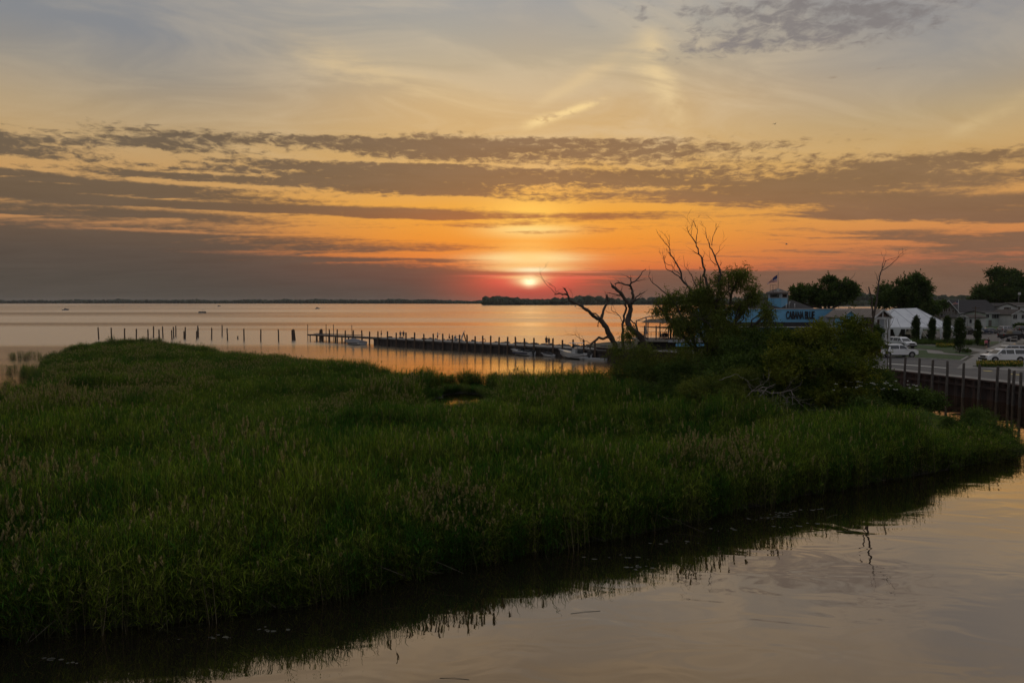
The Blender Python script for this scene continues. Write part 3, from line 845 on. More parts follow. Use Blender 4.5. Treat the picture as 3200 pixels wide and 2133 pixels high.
SCRUB = [tuple(at(px, py)[:2]) for px, py in ((1890, 1190), (1960, 1172), (2300, 1165), (2700, 1205), (2960, 1255), (3000, 1310), (2960, 1362), (2880, 1390), (2700, 1400), (2500, 1412), (2330, 1405), (2150, 1385), (2060, 1335), (1960, 1290), (1890, 1245))]   # no cane under the bushes


LOWP = [tuple(at(px, py)[:2]) for px, py in ((1320, 1262), (1345, 1232), (1410, 1214), (1510, 1214), (1580, 1250), (1560, 1320), (1460, 1350), (1350, 1335), (1300, 1295))]   # short growth round the pool


def reed_bed():
    rs = np.random.RandomState(11)
    P = []
    for y0, y1, dens in ((14, 34, 11.0), (34, 50, 8.0), (50, 75, 5.0), (75, 110, 3.2), (110, 172, 2.2)):
        x0, x1 = -0.86 * y1 - 6, 0.80 * y1 + 4
        x0, x1 = max(x0, -108), min(x1, 60)
        n = int((x1 - x0) * (y1 - y0) * dens); x = rs.uniform(x0, x1, n); y = rs.uniform(y0, y1, n); P.append(np.stack([x, y], 1))
    for a, b in zip(MARSH[0:12], MARSH[1:12]):                            # a close wall of cane along the creek
        L = math.hypot(b[0] - a[0], b[1] - a[1]); k = int(L * 9); f = rs.rand(k); P.append(np.stack([a[0] + (b[0] - a[0]) * f + rs.normal(0, .6, k), a[1] + (b[1] - a[1]) * f + rs.uniform(-.2, 2.2, k)], 1))
    P = np.concatenate(P); x, y = P[:, 0], P[:, 1]
    ins = inside(MARSH, x, y); d = edge_dist(MARSH, x, y); view = (np.abs(x) < y * 0.80 + 5)
    keep = view & ((ins & (d > 0.02)) | (~ins & (d < .35) & (y < 60) & (rs.rand(len(x)) < .5)))
    for p in PONDS: keep &= ~(inside(p, x, y) | (edge_dist(p, x, y) < 0.6))
    # open lanes where the cane is thin
    lane = vnoise(x + 40, y * 1.6, 7.0); keep &= ~((lane < 0.16) & (rs.rand(len(x)) < 0.65) & (d > 4))
    x, y, d = x[keep], y[keep], d[keep]; n = len(x)
    st = lambda v, a, b: np.clip((v - a) / (b - a), 0, 1)                  # stands of cane end in steps
    jit = (vnoise(x + 9, y + 5, 1.3) - .5) * .12
    h = 0.46 + 0.34 * st(vnoise(x * .5 + 300, y * 1.25 + 77, 8.0) + jit, .38, .50) + 0.26 * st(vnoise(x * .6 + 130, y * 1.3 + 27, 5.0) + jit, .52, .62) + 0.16 * vnoise(x, y, 3.1) + 0.10 * vnoise(x + 9, y + 5, 1.2)
    edge = np.clip(1.25 - d / 9.0, 0, 1) * (y < 48); h = h * (1 - edge) + np.maximum(h, .84 + .24 * vnoise(x, y, 2.2)) * edge
    lowp = inside(LOWP, x, y); h = np.where(lowp, h * .34, h)
    h *= np.where((lane_ := vnoise(x * .5 + 40, y * 1.5, 6.0)) < .3, np.clip(.36 + (lane_ - .1) * 3.2, .36, 1) * (1 - edge) + edge, 1.0); h *= np.clip(0.72 + d * 0.14, 0, 1.0) * np.clip(1.05 - (y - 45) / 160, 0.70, 1.05)
    q = inside(SCRUB, x, y); dq = edge_dist(SCRUB, x, y); h = np.where(q, h * np.clip(0.7 - dq * .16, .16, 1), h)
    far = np.clip((y - 50) / 90, 0, 1)
    w = 1.0 + 0.55 * far
    tan = vnoise(x - 55, y * 1.3 + 21, 11.0) + 0.35 * (vnoise(x, y + 33, 2.5) - .5)
    r = rs.rand(n); idx = np.where(r < .45, 1, np.where(r < .8, 3, np.where(r < .97, 0, 2)))
    idx = np.where((tan + np.clip((-x - 5) / 90, -.2, .12) > 0.62) & (rs.rand(n) < .5), np.where(rs.rand(n) < .22, 4, 2), idx)
    idx = np.where((rs.rand(n) < 0.03) | ((d < 1.0) & (rs.rand(n) < .10)), 5, idx)
    z = np.where(d < 0.5, -0.05, 0.06)
    s = h * np.where(rs.rand(n) < .06, rs.uniform(1.1, 1.25, n), rs.uniform(.8, 1.12, n)); s = np.where((x > 25) & (y > 38), s * .6, s); s = np.where((x / y > .60) & (y > 45.5), s * .3, s)
    rot = np.stack([rs.normal(0, .05, n), rs.normal(0.03, .05, n), rs.uniform(0, 6.283, n)], 1)
    scatter('reed_bed', np.stack([x, y, z], 1), rot, np.stack([w * rs.uniform(.9, 1.2, n), w * rs.uniform(.9, 1.2, n), s], 1), idx, REED_PROTO,
            'dense green reeds with tan plumes covering the whole marsh', 'reeds')
    return n


N_REED = reed_bed()
# thin outliers of rush standing in the shallows off the left point
def outliers():
    rs = np.random.RandomState(4); P = []
    for px, py, sx, sy, n in ((90, 1120, 45, 3, 26), (70, 1165, 40, 5, 30), (105, 1186, 25, 8, 26), (40, 1230, 40, 8, 22), (1240, 1205, 50, 4, 14), (1480, 1206, 90, 3, 20)):
        for _ in range(n):
            q = at(px + rs.normal() * sx, py + rs.normal() * sy); P.append((q.x, q.y, -0.1))
    n = len(P)
    scatter('rush_fringe', P, np.stack([rs.normal(0, .06, n), rs.normal(0, .06, n), rs.uniform(0, 6.28, n)], 1), np.stack([np.full(n, .8), np.full(n, .8), rs.uniform(.35, .62, n)], 1), np.full(n, 1), REED_PROTO,
            'thin rushes standing in open water off the marsh edge', 'rushes')


outliers()

# ------------------------------------------------------------------ trees and shrubs
def leaf_quads(c, a, L, W, rs):
    """diamond leaves: centres c, axes a, lengths L, widths W"""
    n = len(c); a = a / np.linalg.norm(a, axis=1, keepdims=True); r = rs.normal(size=(n, 3)); s = np.cross(a, r); s /= np.linalg.norm(s, axis=1, keepdims=True) + 1e-9
    L, W = L[:, None], W[:, None]
    v = np.stack([c, c + a * L * .45 + s * W * .5, c + a * L, c + a * L * .45 - s * W * .5], 1).reshape(-1, 3)
    return v


def lobes_px(lst, k=1.0):
    """lobes given as (photo x, photo y, distance, half width, half height in photo px[, half depth in m])"""
    out = []
    for q in lst:
        px, py, Y, rx, rz = q[:5]; Y *= k; c = at_y(px, py, Y); f = Y / F_PX
        out.append((c, (rx * f, q[5] * k if len(q) > 5 else (rx + rz) * .5 * f, rz * f)))
    return out


def crown_leaves(lobes, n, per, L, W, seed, droop=0.0, spray=0.5, fill=2.4, rough=0.4, zmin=0.15, hang=0.0):
    rs = np.random.RandomState(seed); vol = np.array([r[0] * r[1] * r[2] for _, r in lobes]) ** (2 / 3); pick = rs.choice(len(lobes), n, p=vol / vol.sum())
    c = np.array([tuple(q[0]) for q in lobes])[pick]; rr = np.array([q[1] for q in lobes])[pick]
    d = rs.normal(size=(n, 3)); d /= np.linalg.norm(d, axis=1, keepdims=True)
    nz = vnoise(d[:, 0] * 3 + pick * 7.3 + 50, d[:, 2] * 3 + d[:, 1] * 2.1 + pick * 3.1 + 50, 1.0)      # uneven outline
    rad = (rs.rand(n) ** (1 / fill)) * (1 - rough * .6 + rough * 1.5 * (nz - .3))
    p = c + d * rr * rad[:, None]
    gp = vnoise(p[:, 0] * 1.0 + 31, p[:, 2] * 1.0 + p[:, 1] * .7 + 17, 0.9)                              # gaps
    keep = (gp > 0.30) | (rs.rand(n) < 0.25); p, d = p[keep], d[keep]; m = len(p)
    out = d * .55 + rs.normal(size=(m, 3)) * .55; out[:, 2] += 0.35 - droop
    if hang: hm = rs.rand(m) < hang; out[hm] = out[hm] * .25 + np.array([0, 0, -1.0])
    out /= np.linalg.norm(out, axis=1, keepdims=True)
    sl = spray * rs.uniform(.6, 1.4, m)
    cs, ax = [], []
    for k in range(per):
        f = (k + rs.rand(m)) / per
        q = p + out * (sl * f)[:, None]; q[:, 2] -= droop * .35 * (sl * f * f)
        cs.append(q + rs.normal(size=(m, 3)) * .03); a = out * .7 + rs.normal(size=(m, 3)) * .6; a[:, 2] -= droop * .8; ax.append(a)
    cs, ax = np.concatenate(cs), np.concatenate(ax); ok = cs[:, 2] > zmin; cs, ax = cs[ok], ax[ok]; k = len(cs)
    return leaf_quads(cs, ax, L * rs.uniform(.6, 1.3, k), W * rs.uniform(.7, 1.3, k), rs), p


def leaf_mesh(name, v, m, parent):
    return np_mesh(name, v, np.arange(len(v)), 4, m, parent)


def wobble(pts, amp, seed, sub=3):
    """bend a coarse limb line into a natural one"""
    rnd = random.Random(seed); out = []
    for i in range(len(pts) - 1):
        a, b = Vector(pts[i]), Vector(pts[i + 1]); L = (b - a).length
        for k in range(sub):
            f = k / sub; q = a.lerp(b, f)
            if k: q += Vector((rnd.gauss(0, 1), rnd.gauss(0, 1), rnd.gauss(0, 1))) * amp * L
            out.append(q)
    out.append(Vector(pts[-1])); return out


def limb(m, pts, r0, r1, n=7, amp=0.05, seed=0, sub=3, twigs=0, tl=0.6):
    p = wobble(pts, amp, seed, sub); k = len(p); rk = random.Random(seed + 5); rad = [(r0 + (r1 - r0) * (i / (k - 1))) * rk.uniform(.86, 1.16) for i in range(k)]
    m.tube(p, rad, n); rnd = random.Random(seed + 99)
    for _ in range(twigs):
        i = rnd.randint(max(1, k // 3), k - 1); q = p[i]; d = (p[i] - p[i - 1]).normalized() + Vector((rnd.gauss(0, .6), rnd.gauss(0, .6), rnd.gauss(.2, .5)))
        L = tl * rnd.uniform(.4, 1.3); e = q + d.normalized() * L; e2 = e + (d.normalized() + Vector((rnd.gauss(0, .4), rnd.gauss(0, .4), .3))) * L * .6
        m.tube([q, q.lerp(e, .5) + Vector((rnd.gauss(0, .04), 0, rnd.gauss(0, .04))) * L, e, e2], [rad[i] * .5, rad[i] * .4 + .002, .010, .004], 4)
        if rnd.random() < .6:
            m.tube([e, e + Vector((rnd.gauss(0, .5), rnd.gauss(0, .5), rnd.uniform(.1, .7))) * L * .7], [.009, .004], 4)
    return p


def woody(m, base, lobes, r, seed, sub_r=0.35, forks=3):
    """trunk from the base with boughs running into each lobe of the crown"""
    rnd = random.Random(seed); base = Vector(base); top = sum((c for c, _ in lobes), Vector()) / len(lobes); zf = base.z + (min(c.z - q[2] * .5 for c, q in lobes) - base.z) * .7
    zf = max(zf, base.z + .3); fork = Vector((base.x * .6 + top.x * .4, base.y * .6 + top.y * .4, zf))
    limb(m, [base - Vector((0, 0, .4)), base.lerp(fork, .5) + Vector((rnd.gauss(0, .1), 0, 0)), fork], r * 1.15, r * .8, 9, .03, seed)
    for k, (c, q) in enumerate(lobes):
        e = c + Vector((0, 0, q[2] * .35)); mid_ = fork.lerp(c, .5) + Vector((rnd.gauss(0, .3), rnd.gauss(0, .3), -.1)) * q[0] * .4
        limb(m, [fork, mid_, c, e], r * .6, r * .10, 6, .05, seed + k)
        for j in range(forks):
            d = Vector((rnd.gauss(0, 1), rnd.gauss(0, 1), rnd.gauss(.3, .6))); e2 = c + Vector((d.x * q[0], d.y * q[1], d.z * q[2])) * .75
            limb(m, [mid_.lerp(c, rnd.random()), c.lerp(e2, .5), e2], r * .22, r * .04, 5, .08, seed + 7 * k + j)


def sub_lobes(lobes, seed, k=5):
    rnd = random.Random(seed); out = []
    for c, q in lobes:
        out.append((c, tuple(v * .82 for v in q)))
        for _ in range(k):
            d = Vector((rnd.gauss(0, 1), rnd.gauss(0, 1), rnd.gauss(.25, 1))).normalized(); f = rnd.uniform(.26, .46)
            out.append((c + Vector((d.x * q[0], d.y * q[1], d.z * q[2])) * rnd.uniform(.7, .95), tuple(v * f for v in q)))
    return out


def tree(name, label, base, lobes, r, seed, n, per, L, W, m='maple_leaf', bark='bark', group=None, **kw):
    base = Vector(base); t = thing(name, label, 'tree' if 'tree' in name else 'shrub', base, 0, group)
    wm = MB(); woody(wm, Vector((0, 0, 0)), [(c - base, q) for c, q in lobes], r, seed); wm.build('trunk', bark, t, smooth=True)
    v, _ = crown_leaves(sub_lobes([(c - base, q) for c, q in lobes], seed), n, per, L, W, seed, zmin=0.1 if base.z > .5 else .25, **kw)
    leaf_mesh('crown', v, m, t)
    return t


def zz(pts, s, ox, oy, Y, dy=0.0, seed=0):
    rnd = random.Random(seed); return [at_y(ox + x / s, oy + y / s, Y + dy * i + rnd.uniform(-.25, .25)) for i, (x, y) in enumerate(pts)]


def Z2(pts, Y, dy=0, seed=0): return zz(pts, 2.941, 1650, 680, Y, dy, seed)


# --- the bare dead tree: two leaning trunks with broken limbs
def dead_tree():
    Y = 69.0
    t = thing('dead_tree', 'bare dead tree with two leaning broken trunks over the willow scrub', 'tree', at(1935, 1255, .1))
    o = t.location.copy()
    m1, m2, tw = MB(), MB(), MB()
    def L(m, pts, r0, r1, dy=0, seed=0, **k):
        k.setdefault('twigs', 3); k.setdefault('tl', .5)
        limb(m, [q - o for q in Z2(pts, Y, dy * .7, seed)], r0 * .76, r1 * .76, 8, k.pop('amp', .04), seed, **k)
    L(m1, [(850, 1700), (800, 1160), (755, 1080), (700, 985), (668, 938)], .40, .30, 0, 1)
    L(m1, [(668, 938), (620, 915), (560, 858), (500, 815), (440, 786), (385, 760)], .27, .17, -.2, 2)
    L(m1, [(385, 760), (362, 705), (335, 648)], .16, .085, -.1, 3)
    L(m1, [(385, 762), (352, 772), (312, 790)], .09, .03, .2, 4, twigs=1, tl=.5)
    L(m1, [(360, 708), (300, 697), (243, 706)], .11, .05, .2, 5)
    L(tw, [(248, 702), (262, 680), (240, 632), (182, 592)], .035, .012, .1, 6, twigs=4, tl=.8)
    L(tw, [(250, 694), (215, 655), (185, 630), (130, 550), (110, 505), (106, 450)], .035, .008, .1, 7, twigs=3, tl=.8)
    L(tw, [(400, 770), (410, 700), (385, 672)], .02, .006, .1, 8, twigs=2, tl=.4)
    L(m1, [(668, 938), (680, 900), (702, 830), (737, 768), (725, 703)], .22, .09, .3, 9)
    L(m1, [(737, 768), (768, 735)], .07, .02, .1, 10)
    L(m1, [(585, 880), (620, 880), (655, 910), (650, 950), (640, 1000)], .10, .06, .2, 11, twigs=2, tl=.4)
    L(tw, [(545, 800), (540, 760)], .03, .01, 0, 12); L(tw, [(560, 830), (500, 838), (443, 832)], .03, .012, 0, 13)
    L(m2, [(1100, 1700), (1085, 1250), (1050, 1120), (1000, 1062), (935, 1012), (915, 960), (928, 900), (945, 840), (936, 798)], .46, .28, 0, 20)
    L(m2, [(936, 798), (890, 750), (852, 690), (812, 660), (775, 627)], .26, .17, -.2, 21)
    L(m2, [(872, 725), (820, 710), (742, 688)], .10, .035, .2, 22)
    L(m2, [(852, 672), (868, 630)], .05, .015, .1, 23)
    L(m2, [(936, 798), (960, 750), (966, 710), (956, 660), (935, 622)], .21, .14, .2, 24)
    L(m2, [(935, 622), (880, 610), (825, 597), (798, 607)], .12, .06, -.2, 25, twigs=3, tl=.5)
    L(m2, [(935, 622), (948, 598), (990, 580), (1012, 558), (1042, 515), (1083, 474)], .13, .04, .2, 26)
    L(m2, [(990, 580), (1026, 577)], .05, .03, 0, 27)
    L(m2, [(948, 598), (942, 556), (905, 538)], .08, .04, .1, 28)
    L(m2, [(945, 790), (985, 748), (1032, 700), (1078, 680)], .12, .04, .2, 29)
    L(m2, [(955, 795), (1025, 735)], .10, .05, .2, 30)
    L(m2, [(880, 1690), (868, 1120), (868, 1000), (880, 900), (905, 830), (890, 790)], .19, .11, .2, 31)
    L(tw, [(868, 960), (830, 890), (765, 845), (775, 800), (810, 740)], .05, .015, .1, 32, twigs=6, tl=.8)
    L(tw, [(840, 900), (790, 880), (730, 870)], .03, .01, .1, 33, twigs=4, tl=.7)
    L(m2, [(930, 930), (990, 975), (1010, 1040), (1070, 1100), (1110, 1110)], .10, .05, -.2, 34, twigs=3, tl=.5)
    L(m2, [(935, 1010), (985, 1000), (1000, 960)], .09, .05, -.2, 35)
    L(m1, [(780, 1110), (650, 1100), (590, 1150), (570, 1200)], .20, .10, -.3, 36)
    L(tw, [(585, 1160), (545, 1135), (480, 1130), (470, 1060)], .05, .02, -.2, 37, twigs=2)
    L(tw, [(520, 1130), (440, 1080), (370, 1072), (300, 1085)], .04, .008, -.1, 38, twigs=4, tl=.6)
    L(tw, [(550, 1270), (400, 1275), (330, 1335), (280, 1385)], .05, .02, -.3, 39, twigs=2, tl=.8)
    L(tw, [(330, 1330), (230, 1310), (190, 1290)], .025, .008, -.1, 40, twigs=2)
    a = m1.build('trunk', 'bark_dead', t, smooth=True); b = m2.build('trunk', 'bark_dead', t, smooth=True)
    tag(tw.build('twig_spray', 'bark_dead', t, smooth=True), kind='stuff')


dead_tree()


# --- the tall willow with dead antlers above a living crown
def willow():
    Y = 95.0; base = at(2215, 1270, .2)
    t = thing('willow_tree', 'tall ragged willow with bare dead top branches and drooping leaves', 'tree', base)
    lob = lobes_px([(2308, 866, Y, 60, 46, 2.6), (2350, 925, Y, 22, 34, 1.6), (2245, 905, Y, 42, 46, 2), (2188, 880, Y + 1, 34, 46, 1.8), (2155, 920, Y, 48, 46, 2.2), (2092, 930, Y - .5, 38, 36, 1.8), (2072, 968, Y - .5, 36, 22, 1.6),
                    (2190, 968, Y, 72, 60, 3), (2250, 975, Y, 58, 44, 2.6), (2150, 1022, Y - 1, 62, 48, 2.5), (2262, 1030, Y - 2, 84, 58, 3), (2395, 978, Y - 5, 26, 46, 1.3), (2320, 960, Y, 40, 30, 1.6), (2210, 1090, Y - 2, 110, 48, 3.2), (2350, 1050, Y - 3, 60, 46, 2.4)], .672); Y *= .672
    lob = [(c - base, q) for c, q in lob]
    wm = MB(); woody(wm, (0, 0, 0), lob, .30, 5); wm.build('trunk', 'bark', t, smooth=True)
    v, _ = crown_leaves(sub_lobes(lob, 5), 8600, 7, .27, .06, 21, droop=.7, spray=.62, fill=2.0, rough=.6, hang=.3)
    leaf_mesh('crown', v, 'willow_leaf', t)
    d = MB()
    def L(pts, r0, r1, seed, tw=3, tl=.9, dy=.15): limb(d, [q - base for q in Z2(pts, Y, dy, seed)], r0 * .7, r1 * .7, 6, .05, seed, twigs=tw, tl=tl * .7)
    L([(1560, 760), (1480, 640), (1415, 570), (1400, 490), (1370, 430), (1310, 340), (1295, 270), (1250, 220), (1215, 155)], .16, .015, 1, 9)
    L([(1296, 275), (1285, 200), (1262, 145)], .04, .008, 2, 3); L([(1300, 250), (1297, 150)], .035, .008, 3, 2)
    L([(1440, 600), (1400, 555), (1330, 500), (1270, 470), (1250, 400), (1248, 330)], .10, .01, 4, 8)
    L([(1395, 520), (1340, 460), (1262, 415), (1250, 390)], .05, .012, 5, 5)
    L([(1660, 700), (1635, 560), (1610, 450), (1600, 380), (1565, 310), (1545, 240), (1500, 170), (1465, 110), (1460, 55)], .17, .012, 6, 8)
    L([(1545, 240), (1550, 160), (1560, 115), (1530, 50), (1520, 8)], .06, .008, 7, 4); L([(1500, 160), (1505, 80), (1522, 28)], .035, .008, 8, 3)
    L([(1770, 620), (1760, 470), (1720, 360), (1690, 290), (1660, 230), (1640, 160), (1620, 80)], .14, .01, 9, 8)
    L([(1690, 255), (1700, 170), (1730, 110), (1725, 50)], .05, .008, 10, 4); L([(1722, 355), (1752, 310), (1775, 240)], .05, .008, 11, 3); L([(1735, 435), (1680, 390), (1668, 320)], .05, .01, 12, 3)
    L([(1765, 440), (1785, 405)], .04, .012, 15, 1)
    L([(1340, 760), (1270, 700), (1210, 650), (1130, 580), (1110, 530), (1115, 470)], .10, .015, 13, 3, .6)
    L([(1540, 620), (1515, 550), (1490, 510), (1440, 450), (1435, 385)], .07, .01, 14, 5)
    L([(1700, 780), (1800, 730), (1850, 665), (1960, 690), (2010, 660)], .12, .03, 16, 4)
    d.build('dead_branches', 'bark_dead', t, smooth=True)


willow()

# --- scrub on the spit
tree('willow_shrub', 'low willow scrub spreading below the bare dead tree', tuple(at(2010, 1275, .1)), lobes_px([(1955, 1112, 89, 66, 34), (2040, 1128, 88, 84, 48), (1925, 1168, 88, 44, 48), (2030, 1190, 86, 96, 55), (2130, 1118, 88, 64, 46), (1962, 1052, 91, 24, 30), (2140, 1190, 85, 90, 60), (1985, 1235, 84, 70, 40), (2080, 1250, 82, 90, 40)], .74),
     .09, 31, 8200, 6, .22, .055, 'willow_leaf', droop=.5, spray=.7, rough=.55)
tree('leafy_bush', 'big yellow-green bush standing before the blue restaurant sign', tuple(at(2600, 1310, .1)), lobes_px([(2568, 1036, 86, 46, 50), (2652, 1036, 86, 52, 46), (2470, 1066, 86, 62, 44), (2724, 1080, 85, 36, 56), (2560, 1090, 85, 84, 60), (2660, 1096, 84, 80, 60), (2600, 1160, 82, 130, 66), (2700, 1170, 80, 66, 60), (2470, 1160, 83, 100, 64), (2620, 1240, 80, 120, 40)], .65),
     .15, 37, 9500, 7, .19, .095, 'bush_leaf', droop=.15, spray=.6, rough=.7)
tree('leafy_bush', 'dark green bush between the willow and the yellow-green bush', tuple(at(2350, 1300, .1)), lobes_px([(2380, 1098, 88, 66, 66), (2330, 1160, 84, 90, 70), (2440, 1180, 82, 80, 60), (2250, 1170, 84, 70, 60), (2425, 1060, 88, 50, 50), (2500, 1130, 86, 60, 60), (2300, 1100, 88, 60, 50)], .68),
     .11, 41, 8000, 6, .2, .08, 'shrub_leaf', droop=.3, spray=.6, rough=.6)
tree('willow_shrub', 'rounded olive-green willow shrub in front of the dark bushes', tuple(at(2250, 1350, .1)), lobes_px([(2240, 1205, 72, 78, 42), (2322, 1192, 72, 62, 42), (2172, 1236, 71, 58, 42), (2290, 1256, 69, 96, 44)], .75),
     .08, 43, 6800, 6, .19, .05, 'willow_leaf', droop=.5, spray=.6, rough=.5)
eld = tree('elder_bush', 'low bush with flat white flower heads at the creek bend', tuple(at(2740, 1345, .1)), lobes_px([(2680, 1232, 68, 60, 34), (2762, 1224, 68, 60, 34), (2850, 1240, 67, 64, 36), (2918, 1262, 64, 40, 30), (2600, 1250, 68, 60, 30), (2720, 1275, 64, 90, 30)], .78),
     .06, 47, 6000, 6, .17, .085, 'shrub_leaf', droop=.1, spray=.45, rough=.55)


def elder_flowers():
    rnd = random.Random(2); m = MB(); o = eld.location
    for k in range(34):
        px = rnd.choice([2690, 2745, 2775, 2800, 2720, 2850, 2640]) + rnd.gauss(0, 22); py = rnd.uniform(1188, 1222)
        c = at_y(px, py, 51.5 + rnd.uniform(-1, 1)) - o
        for j in range(7):
            d = Vector((rnd.gauss(0, .07), rnd.gauss(0, .07), rnd.gauss(0, .012))); m.blob(c + d, (.035, .035, .016), j, .2, 5, 2)
    tag(m.build('flower_heads', 'flower_white', eld), kind='stuff')


elder_flowers()
tree('willow_shrub', 'feathery grey-green shrub at the creek corner beside the open water', tuple(at(3080, 1400, .1)), lobes_px([(3060, 1306, 55, 46, 30), (3010, 1335, 54, 50, 30), (3112, 1352, 52, 44, 34), (3156, 1384, 50, 26, 24), (3080, 1370, 50, 60, 34)], .9),
     .06, 53, 6500, 6, .17, .04, 'shrub_leaf', droop=.35, spray=.6, rough=.6)
tree('small_tree', 'small dark tree behind the yellow-green bush by the porch', (46.8, 89.5, LZ), lobes_px([(2738, 1042, 90, 20, 28), (2722, 1062, 90, 18, 20)]), .07, 59, 1100, 6, .2, .09, 'maple_leaf', spray=.4)


tree('dark_scrub', 'dense dark scrub spilling forward below the dead tree and willow', tuple(at(2120, 1330, .1)), lobes_px([(2060, 1235, 60, 80, 40), (2150, 1250, 58, 80, 42), (1980, 1225, 62, 60, 36), (2110, 1180, 62, 80, 46), (2220, 1150, 60, 80, 50), (2000, 1170, 64, 80, 46), (1930, 1210, 64, 40, 40), (2240, 1235, 57, 80, 44), (2330, 1230, 57, 70, 44)]), .06, 83, 13000, 6, .18, .06, 'shrub_leaf', droop=.3, spray=.5, rough=.55)
tree('dark_scrub', 'dense dark scrub at the foot of the yellow-green bush', tuple(at(2560, 1360, .1)), lobes_px([(2440, 1240, 54, 80, 44), (2540, 1230, 54, 90, 46), (2640, 1220, 54, 80, 44), (2560, 1285, 52, 110, 32), (2690, 1260, 52, 80, 40), (2400, 1285, 52, 90, 34), (2330, 1180, 58, 70, 50), (2740, 1190, 56, 40, 50)]), .06, 85, 13000, 6, .16, .07, 'shrub_leaf', droop=.2, spray=.5, rough=.55)
tree('bramble', 'low dark bramble patch in front of the fallen limb', tuple(at(2480, 1400, .1)), lobes_px([(2470, 1320, 50, 90, 26), (2600, 1325, 50, 80, 26), (2380, 1335, 49, 70, 24), (2700, 1330, 49, 70, 24), (2820, 1318, 49, 60, 24)]), .04, 57, 5000, 6, .15, .07, 'shrub_leaf', droop=.1, spray=.4, rough=.6)


def snag():
    Y = 57.0; base = at(2715, 1318, .1)
    t = thing('dead_sapling', 'tall thin dead sapling with one forked top before the porch', 'tree', base); m = MB()
    def L(pts, r0, r1, seed, tw=2, tl=.6): limb(m, [q - base for q in zz(pts, 2.941, 2400, 750, Y, .05, seed)], r0 * .7, r1 * .7, 6, .03, seed, twigs=tw, tl=tl * .7)
    L([(930, 1660), (945, 1070), (955, 790), (975, 680), (1000, 560), (1015, 420), (1025, 330), (1045, 280), (1060, 200), (1066, 155)], .17, .012, 1, 4)
    L([(1045, 280), (1110, 240), (1180, 180), (1240, 112), (1230, 82)], .05, .008, 2, 3); L([(1072, 195), (1110, 178), (1160, 165), (1248, 138)], .035, .008, 3, 3)
    L([(1058, 255), (1080, 195), (1062, 160)], .04, .01, 4, 2); L([(1018, 392), (1000, 330), (978, 285)], .035, .008, 5, 1)
    L([(965, 760), (962, 640), (950, 530), (925, 430)], .10, .06, 6, 2)
    L([(1080, 1640), (1100, 960), (1095, 820), (1085, 745), (1120, 650)], .05, .01, 7, 2); L([(1108, 820), (1140, 760), (1162, 700)], .03, .008, 8, 1)
    m.build('trunk', 'bark_dead', t, smooth=True)


snag()


def fallen():
    Y = 52.0; base = at(2400, 1352, .1)
    t = thing('fallen_branches', 'pale fallen tree limb with tangled twigs lying in the reeds', 'branch', base); m = MB()
    def L(pts, r0, r1, seed, tw=4, tl=.7, dy=-.4): limb(m, [q - base for q in zz(pts, 4.706, 2100, 1150, Y, dy, seed)], r0 * .8, r1 * .8, 5, .05, seed, twigs=tw, tl=tl)
    L([(900, 640), (1000, 520), (1180, 330), (1400, 290), (1520, 235)], .11, .02, 1, 8); L([(1240, 330), (1560, 360), (1750, 320), (1830, 460), (2060, 680)], .07, .012, 2, 10)
    L([(1830, 460), (2000, 520), (2160, 585)], .03, .008, 3, 4); L([(1540, 560), (1750, 780)], .025, .008, 4, 3); L([(1600, 600), (1690, 790)], .02, .006, 5, 3)
    L([(690, 175), (820, 130), (960, 88), (1110, 190), (1200, 330)], .03, .012, 6, 4, .5, 0); L([(1440, 95), (1400, 180), (1290, 210)], .02, .006, 8, 2)
    L([(780, 670), (900, 580), (1000, 640)], .04, .01, 9, 4); L([(1400, 290), (1300, 400), (1240, 640)], .04, .008, 10, 6); L([(1500, 330), (1480, 520), (1360, 760)], .03, .006, 11, 6)
    rnd = random.Random(3)
    for k in range(26):
        x, y = rnd.uniform(1150, 1800), rnd.uniform(330, 560); L([(x, y), (x + rnd.gauss(20, 70), y + rnd.uniform(60, 140)), (x + rnd.gauss(30, 110), y + rnd.uniform(150, 280))], .018, .005, 20 + k, 3, .5, -.3)
    m.build('limb', 'twig_pale', t, smooth=True)


fallen()

# --- shade trees behind the buildings
tree('shade_tree', 'broad round tree behind the restaurant roof, left of the sapling', Vector(((2600 - 1600) / F_PX * 165, 165, LZ)),
     lobes_px([(2508, 920, 165, 36, 28), (2612, 902, 165, 56, 38), (2642, 926, 165, 42, 32), (2580, 934, 165, 52, 24), (2556, 922, 165, 28, 28), (2490, 938, 165, 22, 14)]), .5, 61, 4600, 6, .55, .26, 'maple_leaf', spray=1.0, rough=.75, group='shade trees behind the buildings')
tree('shade_tree', 'broad dark tree rising behind the white tent', Vector(((2830 - 1600) / F_PX * 190, 190, LZ)),
     lobes_px([(2838, 902, 190, 58, 50), (2790, 918, 190, 48, 42), (2880, 912, 190, 32, 40), (2770, 946, 190, 36, 22), (2892, 948, 190, 24, 20), (2848, 948, 190, 58, 20)]), .6, 67, 5600, 6, .6, .28, 'maple_leaf', spray=1.1, rough=.75, group='shade trees behind the buildings')
tree('shade_tree', 'large dark tree above the white houses at the picture edge', Vector(((3150 - 1600) / F_PX * 275, 275, LZ)),
     lobes_px([(3130, 896, 275, 66, 46), (3192, 888, 275, 56, 44), (3088, 916, 275, 36, 32), (3236, 900, 275, 60, 60), (3056, 936, 275, 32, 14), (3150, 930, 275, 90, 26)]), .8, 71, 7500, 6, .8, .36, 'maple_leaf', spray=1.4, rough=.75, group='shade trees behind the buildings')
